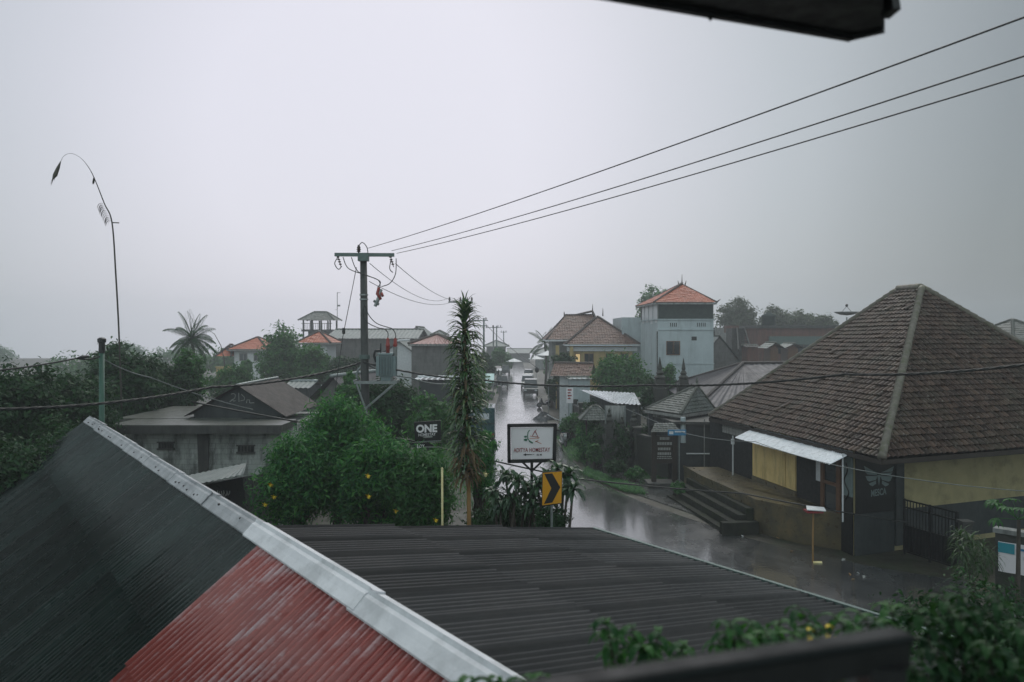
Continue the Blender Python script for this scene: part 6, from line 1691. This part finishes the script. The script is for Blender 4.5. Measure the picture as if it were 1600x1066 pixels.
x = MB(); px_ = xat(1323, 70); x.tube([(px_, 70, 0), (px_, 70, zat(496, 70))], .06, 6); x.build('mast', M['steel'], ds)
x = MB(); q = Vector((px_, 70, zat(493, 70))); vs = []; nA = 16
prof = [(0, 0), (.5, .06), (.85, .18), (1.05, .30)]
x.lathe(q, [(r + .01, z) for r, z in prof] + [(r, z + .02) for r, z in reversed(prof)], 18); x.build('dish', M['concrete'], ds, smooth=True)
x = MB(); x.tube([q + Vector((.6, 0, .1)), q + Vector((0, 0, .8))], .02, 4); x.tube([q + Vector((-.6, 0, .1)), q + Vector((0, 0, .8))], .02, 4); x.lathe(q + Vector((0, 0, .75)), [(.06, 0), (.12, .06), (.12, .2), (.05, .25)], 8); x.build('receiver', M['black'], ds)
bhouse('dark_roof_house', 'dark roof edge rising at the right border beyond the big tiled roof', 1590, 1700, 62, 10, 548, 500, M['dark_plaster'], M['tile_grey'], M['ridge_grey'], .8, 'hip', tw=.3)
bhouse('street_end_house', 'wide hazy grey house closing the end of the street', 796, 828, 225, 10, 552, 545, M['blockwall_far'], M['roof_far'], M['ridge_grey'], .8, 'gable_u', tw=.6, corr=True)
bhouse('hazy_house', 'faint grey house at the far left end of the street', 760, 790, 190, 9, 541, 532, M['blockwall_far'], M['roof_far'], M['ridge_grey'], .8, 'hip', tw=.6, corr=True)
bhouse('hazy_house', 'faint pale shop house at the far right end of the street', 838, 868, 180, 9, 552, 543, M['concrete'], M['roof_far'], M['ridge_grey'], .8, 'hip', tw=.6, corr=True)

# street stalls, umbrellas, tarps
def parasol(label, px, py, Y, w, mat):
    p = Vector((xat(px, Y), Y, 0)); z = zat(py, Y); t = thing('parasol', label, 'parasol', p, 'hazy parasols down the street')
    x = MB(); n = 8; vs = [(p.x, Y, z)] + [(p.x + w * math.cos(k * 6.283 / n), Y + w * math.sin(k * 6.283 / n), z - w * .38) for k in range(n)]; x.add(vs, [(0, 1 + k, 1 + (k + 1) % n) for k in range(n)]); c_ = x.build('canopy', mat, t); c_.modifiers.new('thickness', 'SOLIDIFY').thickness = .03
    x = MB(); x.tube([p, p + Vector((0, 0, z))], .04, 6); x.build('pole', M['steel'], t)
parasol('hazy pale parasol at the left end of the street', 803, 560, 150, 1.6, M['tarp_white'])
parasol('hazy white parasol at the right end of the street', 838, 556, 140, 1.5, M['tarp_white'])
parasol('white parasol nearest the palm crown down the street', 856, 548, 112, 1.7, M['tarp_white'])
def stall(label, px0, px1, top, Y, mat, tilt=.4):
    a, b = at(px0, top, Y), at(px1, top, Y); t = thing('street_stall', label, 'stall', ((a.x + b.x) / 2, Y, 0), 'stalls along the left of the street')
    x = MB(); x.slab([(a.x, Y - .8, a.z - tilt), (b.x, Y - .8, a.z - tilt), (b.x, Y + 1.2, a.z), (a.x, Y + 1.2, a.z)], (0, 0, .04)); x.build('canopy', mat, t)
    for u in (a.x + .1, b.x - .1):
        for v, z in ((Y - .7, a.z - tilt), (Y + 1.1, a.z)): x = MB(); x.tube([(u, v, 0), (u, v, z)], .04, 6); x.build('post', M['steel'], t)
    x = MB(); x.box(a.x + .15, b.x - .15, Y - .3, Y + .8, 0, .9); x.box(a.x + .1, b.x - .1, Y - .4, Y + .9, .9, .97); x.build('counter', M['grey_wood'], t)
stall('stall with a pale turquoise canopy at the left roadside', 758, 772, 585, 98, M['tarp_blue'], 1.0)
stall('stall with a grey canopy further up the left roadside', 768, 783, 573, 120, M['tarp_dark'])
stall('stall with a small white canopy at the left roadside', 776, 784, 577, 108, M['tarp_white'], .2)

# ------------------------------------------------------------------ vehicles
def wheel(t, c, ax_, r, w):
    x = MB(); x.torus(c, ax_, r - w * .45, w * .5, 18, 8); tb_ = x.build('wheel', M['tyre'], t, smooth=True, local=True)
    x = MB(); a = Vector(ax_).normalized() * w * .3; u = Vector((0, 0, 1)); v = Vector(ax_).normalized().cross(u); n = 14
    for s in (-1, 1):
        q = Vector(c) + a * s; vs = [q] + [q + (u * math.cos(k * 6.283 / n) + v * math.sin(k * 6.283 / n)) * (r - w * .8) for k in range(n)]; x.add(vs, [(0, 1 + k, 1 + (k + 1) % n) for k in range(n)])
    x.build('rim', M['rim'], tb_, local=True)
def car(name, label, loc, rz, paint, Lc=4.5, Wc=1.8, Hc=1.85, cat='car'):
    t = thing(name, label, cat, (0, 0, 0))
    h = Wc / 2; f = -Lc / 2
    prof = [(f, .35), (f, .75), (f + .12, .98), (f + 1.15, 1.10), (-f - .1, 1.12), (-f, .95), (-f, .35)]
    x = MB(); n = len(prof)
    vs = [(-h, y, z) for y, z in prof] + [(h, y, z) for y, z in prof]; x.add(vs, [tuple(range(n)), tuple(range(2 * n - 1, n - 1, -1))] + [(i, n + i, n + (i + 1) % n, (i + 1) % n) for i in range(n)])
    b = x.build('body', paint, t, local=True, bevel=.06)
    g0, g1 = f + 1.05, -f - .15; x = MB(); k = h * .80
    x.hexa([(-h * .96, g0, 1.1), (h * .96, g0, 1.1), (h * .96, g1, 1.11), (-h * .96, g1, 1.11)], [(-k, g0 + .75, Hc - .05), (k, g0 + .75, Hc - .05), (k, g1 - .2, Hc - .05), (-k, g1 - .2, Hc - .05)]); x.build('windows', M['glass'], t, local=True)
    x = MB(); x.box(-k - .03, k + .03, g0 + .72, g1 - .15, Hc - .06, Hc); x.build('roof', paint, t, local=True, bevel=.02)
    for sx in (-1, 1):
        x = MB(); x.box(sx * h * .72 - .16, sx * h * .72 + .16, f - .02, f + .05, .68, .84); x.build('headlight', M['white'], t, local=True)
        for yy in (f + .85, -f - .85): wheel(t, (sx * (h - .08), yy, .33), (1, 0, 0), .33, .2)
    x = MB(); x.box(-.45, .45, f - .015, f + .02, .55, .82); x.build('grille', M['black'], t, local=True)
    x = MB(); x.box(-h, h, f - .05, f + .1, .32, .52); x.build('bumper', M['black'], t, local=True)
    t.location = loc; t.rotation_euler = (0, 0, rz)
    return t
car('parked_car', 'dark green car with pale shining roof parked at the right of the street', (xat(829, 104) + .05, 104.5, 0.012), R(-2), M['car_dark'], 4.6, 1.9, 2.05)
car('parked_car', 'silver car parked right behind the dark green one', (xat(824, 116), 117, 0.012), R(-2), M['car_silver'], 4.4, 1.75, 1.9)
car('parked_car', 'dim dark car parked at the left roadside far up the street', (xat(785, 118), 120, 0.012), R(180), M['car_dark'], 4.3, 1.7, 1.75)
car('parked_car', 'faint grey car parked at the right far beyond the silver one', (xat(826, 140), 141, 0.012), R(-2), M['car_silver'], 4.3, 1.7, 1.7)
car('parked_car', 'faint dark car parked at the left nearest the end of the street', (xat(790, 158), 158, 0.012), R(180), M['car_dark'], 4.3, 1.7, 1.8)
tr = thing('box_truck', 'dark teal box truck seen from behind at the left of the street', 'truck', (0, 0, 0))
x = MB(); x.box(-.95, .95, 0, 3.4, .75, 2.75); bdy = x.build('cargo_box', M['truck_teal'], tr, local=True, bevel=.05)
x = MB(); x.box(-.55, .55, -.02, .02, 1.95, 2.35); x.build('rear_window', M['white_sheet'], bdy, local=True)
x = MB()
for z in (.95, 1.6): x.box(-.97, .97, -.03, .01, z, z + .05)
x.box(-.03, .03, -.03, .01, .8, 1.9); x.build('trim', M['black'], bdy, local=True)
x = MB(); x.hexa([(-.9, 3.5, .5), (.9, 3.5, .5), (.9, 5.1, .5), (-.9, 5.1, .5)], [(-.85, 3.5, 2.2), (.85, 3.5, 2.2), (.8, 4.7, 2.2), (-.8, 4.7, 2.2)]); x.build('cab', M['truck_teal'], tr, local=True, bevel=.05)
x = MB(); x.box(-.7, .7, .1, 4.9, .45, .74); x.build('chassis', M['black'], tr, local=True)
for sx in (-1, 1):
    x = MB(); x.box(sx * .8 - .1, sx * .8 + .1, -.05, .02, .8, .92); x.build('tail_light', M['sign_red'], tr, local=True)
    for yy in (.9, 4.2): wheel(tr, (sx * .78, yy, .38), (1, 0, 0), .38, .24)
tr.location = (xat(773, 56.5) - .95, 56.5, .012)
# small motorbikes
def bike(paint, label, loc=None, rz=0.0):
    t = thing('motorbike', label, 'motorbike', (0, 0, 0), 'motorbikes parked on the right')
    wheel(t, (0, -.62, .29), (1, 0, 0), .29, .12); wheel(t, (0, .62, .29), (1, 0, 0), .29, .12)
    x = MB(); pr_ = [(-.42, .75), (-.50, 1.0), (-.36, 1.02), (-.22, .55), (.05, .42), (.2, .62), (.75, .82), (.82, .72), (.45, .42), (.1, .25), (-.25, .28), (-.38, .5)]
    n = len(pr_); w = .13
    vs = [(-w, y, z) for y, z in pr_] + [(w, y, z) for y, z in pr_]; x.add(vs, [tuple(range(n)), tuple(range(2 * n - 1, n - 1, -1))] + [(i, n + i, n + (i + 1) % n, (i + 1) % n) for i in range(n)]); x.build('fairing', paint, t, local=True, bevel=.03)
    x = MB(); x.hexa([(-.14, .08, .66), (.14, .08, .66), (.12, .74, .82), (-.12, .74, .82)], [(-.11, .12, .76), (.11, .12, .76), (.09, .76, .90), (-.09, .76, .90)]); x.build('seat', M['black'], t, local=True, bevel=.03)
    x = MB(); x.tube([(-.34, -.34, 1.04), (-.15, -.46, 1.06), (.15, -.46, 1.06), (.34, -.34, 1.04)], .018, 6); x.tube([(-.22, -.44, 1.06), (-.28, -.46, 1.22)], .01, 4); x.tube([(.22, -.44, 1.06), (.28, -.46, 1.22)], .01, 4); x.obox((-.30, -.46, 1.24), (.06, 0, 0), (0, .01, 0), (0, 0, .035)); x.obox((.30, -.46, 1.24), (.06, 0, 0), (0, .01, 0), (0, 0, .035)); x.build('handlebar', M['black'], t, local=True)
    x = MB(); x.tube([(0, -.44, .95), (0, -.62, .29)], .045, 6); x.build('fork', M['rim'], t, local=True)
    x = MB(); x.obox((0, -.52, .86), (.09, 0, 0), (0, .03, .02), (0, -.02, .06)); x.build('headlight', M['white'], t, local=True)
    x = MB(); x.tube([(-.16, .1, .3), (-.18, .72, .42)], .05, 8); x.build('exhaust', M['rim'], t, local=True)
    x = MB(); x.obox((0, .62, .62), (.07, 0, 0), (0, .25, .04), (0, 0, .015)); x.obox((0, -.62, .62), (.06, 0, 0), (0, .22, -.03), (0, 0, .012)); x.build('mudguard', M['black'], t, local=True)
    return t
B0 = bike(M['bike_black'], 'black motorbike standing side-on beyond the covered heap')
kids = None
def put(b, px, py, rz, label, z=.05, paint=None):
    p = gnd(px, py, 0); b.location = (p.x, p.y, z); b.rotation_euler = (0, 0, rz); b['label'] = label
    if paint:
        for ch in children(b):
            if ch.name.startswith('fairing'):
                ch.data = ch.data.copy(); ch.data.materials[0] = paint
put(B0, 851, 637, R(-70), 'black motorbike standing side-on beyond the covered heap', .012)
for (px, py, rz, lab, pt_) in ((881, 700, R(8), 'silver-grey motorbike at the front of the row by the verge grass', M['bike_grey']), (888, 692, R(-20), 'black motorbike just behind the silver-grey one', M['bike_black']), (882, 683, R(-60), 'blue motorbike in the row by the verge', M['bike_blue']), (893, 672, R(-35), 'bright blue scooter furthest back in the verge row', M['bike_blue'])):
    b = copy_tree(B0); put(b, px, py, rz, lab, .05, pt_)
for (px, py, rz, lab, pt_) in ((772, 607, R(80), 'hazy dark motorbike at the left kerb nearest the turquoise canopy', M['bike_black']), (776, 601, R(95), 'hazy grey motorbike just behind the dark one at the left kerb', M['bike_grey']), (783, 594, R(70), 'faint blue motorbike furthest up the left kerb', M['bike_blue'])):
    b = copy_tree(B0); put(b, px, py, rz, lab, .012, pt_); b['group'] = 'motorbikes at the left kerb'
hp_ = thing('covered_heap', 'dark tarpaulin-covered heap on the right edge of the wet street', 'heap', gnd(850, 656, 0))
x = MB(); c = gnd(850, 656, 0); nr, na = 7, 26; vs = []; fs = []
g = random.Random(3)
hts = [[.62 * (1 - (i / (nr - 1)) ** 1.6) * (1 + .18 * math.sin(a * 1.7 + i)) + .02 for a in range(na)] for i in range(nr)]
for i in range(nr):
    for a in range(na):
        th = a * 6.283 / na; r_ = (i + .001) / (nr - 1); vs.append((c.x + 1.05 * r_ * math.cos(th) * (1 + .12 * math.sin(3 * th)), c.y + .8 * r_ * math.sin(th), .012 + hts[i][a] * (1 if i < nr - 1 else .02)))
for i in range(nr - 1):
    for a in range(na): fs.append((i * na + a, i * na + (a + 1) % na, (i + 1) * na + (a + 1) % na, (i + 1) * na + a))
x.add(vs, fs); x.build('tarpaulin', pm('wet_tarp', (.08, .085, .09), (.04, .043, .047), 3, .25, bmp=.4), hp_)
x = MB(); x.tube([c + Vector((.3, -.2, .5)), c + Vector((1.0, -.4, .12)), c + Vector((1.35, -.5, .03))], .05, 6); x.build('sheet_edge', M['tarp_white'], hp_)
# slim sign with red print, thin post
rs = thing('shop_sign', 'small upright white sign with red print at the right roadside', 'sign', (xat(890, 62), 62, 0))
x = MB(); p, q = at(885, 630, 62), at(895.5, 606, 62); x.box(p.x, q.x, 61.97, 62.03, p.z, q.z); sb = x.build('board', M['sign_white'], rs)
x = MB()
for k in range(4): x.box(p.x + .1, q.x - .12 - .08 * (k % 2), 61.955, 61.965, q.z - .22 - k * .22, q.z - .12 - k * .22)
x.build('printed_line', M['sign_red'], sb)
x = MB(); x.tube([(q.x - .05, 62.08, 0), (q.x - .05, 62.08, q.z)], .05, 6); x.build('post', M['steel'], rs)
x = MB(); p = gnd(857, 647, 0); x.tube([p, (p.x, p.y, zat(601, p.y))], .045, 6); tag(x.build('thin_post', M['steel']), 'thin grey post standing at the right kerb by the motorbike', 'post')

# ------------------------------------------------------------------ trees
LD, LM, LB, LO = M['leaf_dark'], M['leaf_mid'], M['leaf_bright'], M['leaf_olive']
G1 = 'dark trees at the left'
tree_px('broadleaf_tree', 'dark dense tree at the far left edge', 'tree', 18, 553, 760, 150, 27, 19000, .20, LD, 16, G1, 41, 2.2)
tree_px('broadleaf_tree', 'dark round tree between the left edge tree and the green post', 'tree', 118, 566, 740, 120, 30, 17000, .20, LD, 14, G1, 42, 2.0)
tree_px('broadleaf_tree', 'tallest dark tree behind the green post and penjor', 'tree', 192, 526, 700, 130, 38, 20000, .24, LD, 15, G1, 43, 2.0)
tree_px('broadleaf_tree', 'dark tree right of the penjor foot', 'tree', 250, 553, 680, 120, 42, 18000, .25, LD, 14, G1, 44, 2.0)
tree_px('slim_tree', 'slim leafy tree before the coconut palm', 'tree', 298, 545, 670, 52, 43, 5000, .24, LM, 9, G1, 45, .9)
tree_px('leafy_shrub', 'dark green shrub at the left edge above the dark roof', 'shrub', 30, 648, 860, 190, 22, 11000, .15, LD, 14, None, 46, 1.6)
tree_px('leafy_shrub', 'green shrub below the green post at the ridge top', 'shrub', 95, 632, 820, 120, 25, 8000, .16, LD, 10, None, 47, 1.4)
palm('coconut palm with drooping fronds left of the white orange-roofed house', (xat(302, 66), 66, 0), (xat(300, 66), 66, zat(530, 66)), 30, 2.35, M['leaf_dark'], M['bark'])
x = MB(); q = [at(350, 560, 80), at(345, 540, 80), at(335, 522, 80), at(325, 515, 80), at(318, 516, 80)]; x.tube([(q[0].x + .3, 80, 0)] + q, [.06, .05, .04, .03, .02, .01], 5); tag(x.build('distant_penjor', M['penjor']), 'faint second penjor curving beside the coconut palm', 'ornamental pole')
G2 = 'hazy trees in the middle distance'
tree_px('leafy_tree', 'big hazy green tree between the two orange roofs', 'tree', 437, 504, 620, 95, 82, 9000, .42, LM, 16, G2, 51, 2.8)
tree_px('leafy_tree', 'hazy green tree hiding the small orange roof', 'tree', 490, 530, 625, 75, 80, 7000, .42, LM, 12, G2, 52, 2.4)
tree_px('leafy_tree', 'hazy grey-green tree below the long grey building', 'tree', 535, 548, 630, 60, 78, 5000, .42, LD, 10, G2, 53, 2.2)
tree_px('leafy_tree', 'low hazy tree in front of the beige garden wall', 'tree', 365, 568, 640, 80, 70, 6000, .36, LM, 11, G2, 54, 2.0)
tree_px('leafy_tree', 'small conical tree before the white orange-roofed house', 'tree', 384, 558, 600, 22, 84, 1800, .36, LM, 5, G2, 55, .8)
tree_px('leafy_tree', 'dark tree behind the transformer pole, left of it', 'tree', 548, 572, 660, 50, 40, 5000, .24, LM, 9, None, 56, 1.4)
tree_px('leafy_tree', 'large dark tree behind the transformer bracket', 'tree', 612, 566, 720, 110, 39, 12000, .22, LD, 16, None, 57, 1.8)
tree_px('leafy_tree', 'green tree between bracket and black sign', 'tree', 672, 606, 720, 85, 37, 7000, .22, LM, 11, None, 58, 1.5)
tree_px('leafy_tree', 'green tree hidden behind the dracaena leaves', 'tree', 742, 560, 700, 48, 58, 4000, .28, LM, 9, None, 59, 1.4)
G3 = 'hazy trees along the street'
tree_px('street_tree', 'hazy tree at the left of the street by the pale pole', 'tree', 779, 537, 585, 30, 130, 3000, .5, LM, 8, G3, 61, 1.8)
tree_px('street_tree', 'fainter tree further along the left of the street', 'tree', 796, 552, 580, 18, 165, 1500, .6, LM, 5, G3, 62, 1.4)
tree_px('street_tree', 'hazy tree at the left roadside above the stalls', 'tree', 757, 545, 600, 34, 105, 3500, .42, LD, 8, G3, 63, 1.8)
tree_px('street_tree', 'hazy tree right of the street by the stepped-roof house', 'tree', 880, 545, 600, 40, 80, 4500, .36, LD, 9, G3, 64, 1.6)
tree_px('street_tree', 'faint trees at the right end of the street', 'tree', 862, 548, 590, 26, 125, 2500, .5, LM, 7, G3, 65, 1.6)
tree_px('roadside_shrub', 'shrub at the right kerb beside the dark green car', 'shrub', 863, 590, 640, 30, 86, 3000, .3, LD, 7, None, 66, 1.2)
tree_px('roadside_shrub', 'green shrub behind the thin post and motorbikes', 'shrub', 898, 640, 700, 40, 58, 4500, .22, LM, 9, None, 67, 1.2)
tree_px('roadside_shrub', 'bright leafy shrub beside the parked motorbikes', 'shrub', 912, 650, 735, 36, 50, 5000, .19, LB, 10, None, 68, 1.0)
tree_px('roadside_shrub', 'dark shrub before the compound wall by the shed', 'shrub', 938, 665, 735, 30, 48, 3500, .18, LD, 8, None, 69, .9)
tree_px('roadside_shrub', 'dark weeds at the wall foot below the short shrine', 'shrub', 958, 715, 768, 40, 43.5, 2600, .15, LD, 8, None, 171, .7)
tree_px('roadside_shrub', 'mid-green shrub at the verge left of the dark weeds', 'shrub', 930, 690, 742, 34, 47, 2800, .17, LM, 8, None, 172, .7)
tree_px('roadside_shrub', 'low green tuft beside the lowest porch step', 'shrub', 1062, 752, 792, 34, 38.3, 1600, .13, LM, 7, None, 173, .45)
tree_px('garden_tree', 'dark tree rising behind the little shrine roof', 'tree', 925, 612, 700, 44, 56, 4500, .22, LD, 9, None, 174, 1.2)
tree_px('roadside_shrub', 'weeds at the foot of the notice board', 'shrub', 988, 728, 760, 44, 43, 2000, .14, LM, 8, None, 70, .6)
palm('small palm crown leaning over the far right of the street', (xat(852, 118), 118, 0), (xat(851, 118), 118, zat(537, 118)), 14, 3.0, M['leaf_palm'], M['bark'], 9)
tree_px('garden_tree', 'broad green tree in front of the grey tower', 'tree', 968, 544, 640, 118, 66, 13000, .30, LM, 18, None, 71, 2.6)
tree_px('garden_tree', 'small green tree at the foot of the grey tower', 'tree', 1044, 562, 640, 28, 66, 2500, .28, LM, 6, None, 72, 1.2)
tree_px('garden_tree', 'dark tree behind the carved shrine towers', 'tree', 1018, 590, 690, 46, 52, 4500, .22, LD, 9, None, 73, 1.2)
tree_px('garden_tree', 'dark tree beside the gateway pavilion', 'tree', 1005, 640, 740, 40, 47, 3500, .18, LD, 8, None, 74, 1.0)
tree_px('garden_tree', 'dark shrub between the shed and the notice board', 'shrub', 965, 655, 740, 50, 46, 4500, .18, LD, 9, None, 75, .9)
G4 = 'hazy trees on the skyline'
tree_px('skyline_tree', 'hazy tree behind the left of the orange tower roof', 'tree', 1026, 434, 540, 66, 118, 6000, .55, LM, 12, G4, 81, 3.0)
tree_px('skyline_tree', 'tall hazy olive tree right of the tower', 'tree', 1155, 450, 560, 72, 140, 8000, .6, LO, 12, G4, 82, 3.4)
tree_px('skyline_tree', 'hazy olive tree in the middle of the skyline group', 'tree', 1208, 472, 560, 84, 142, 7500, .6, LO, 11, G4, 83, 3.2)
tree_px('skyline_tree', 'hazy tree above the water tank', 'tree', 1252, 474, 560, 72, 138, 7000, .6, LO, 10, G4, 84, 3.0)
tree_px('skyline_tree', 'low hazy tree nearest the satellite dish', 'tree', 1288, 488, 560, 66, 134, 4800, .55, LO, 8, G4, 85, 2.6)
hb = leaf_cloud(sum([auto_blobs((x_, y_, 2.6), 9, 5, 3.2, 5, 900 + i, .5) for i, (x_, y_) in enumerate([(-70, 130), (-52, 145), (-36, 160), (-22, 150), (-14, 190), (16, 190), (30, 175), (48, 160), (66, 150), (84, 140), (-90, 120), (100, 135), (-110, 150), (-130, 190), (-95, 190), (-75, 180), (-150, 230), (-115, 235), (-60, 215), (-170, 200), (-40, 235), (-20, 240), (30, 235), (60, 230), (95, 220), (130, 200)])], []), 52000, .75, 99, up=.5)
tag(raw_mesh('far_vegetation', hb, 4, LM), kind='stuff')

# ------------------------------------------------------------------ rain haze
hz = bpy.data.materials.new('rain_haze'); hz.use_nodes = True
hn = hz.node_tree; hn.nodes.clear()
ho = hn.nodes.new('ShaderNodeOutputMaterial'); hv = hn.nodes.new('ShaderNodeVolumePrincipled')
hv.inputs['Color'].default_value = (0.90, 0.95, 0.985, 1); hv.inputs['Density'].default_value = 0.0015; hv.inputs['Anisotropy'].default_value = 0.55
hn.links.new(hv.outputs[0], ho.inputs['Volume'])
x = MB(); x.box(-305, 305, -45, 275, -1.5, 19)
hob = x.build('haze', hz, local=True); hob.display_type = 'WIRE'; tag(hob, kind='stuff')
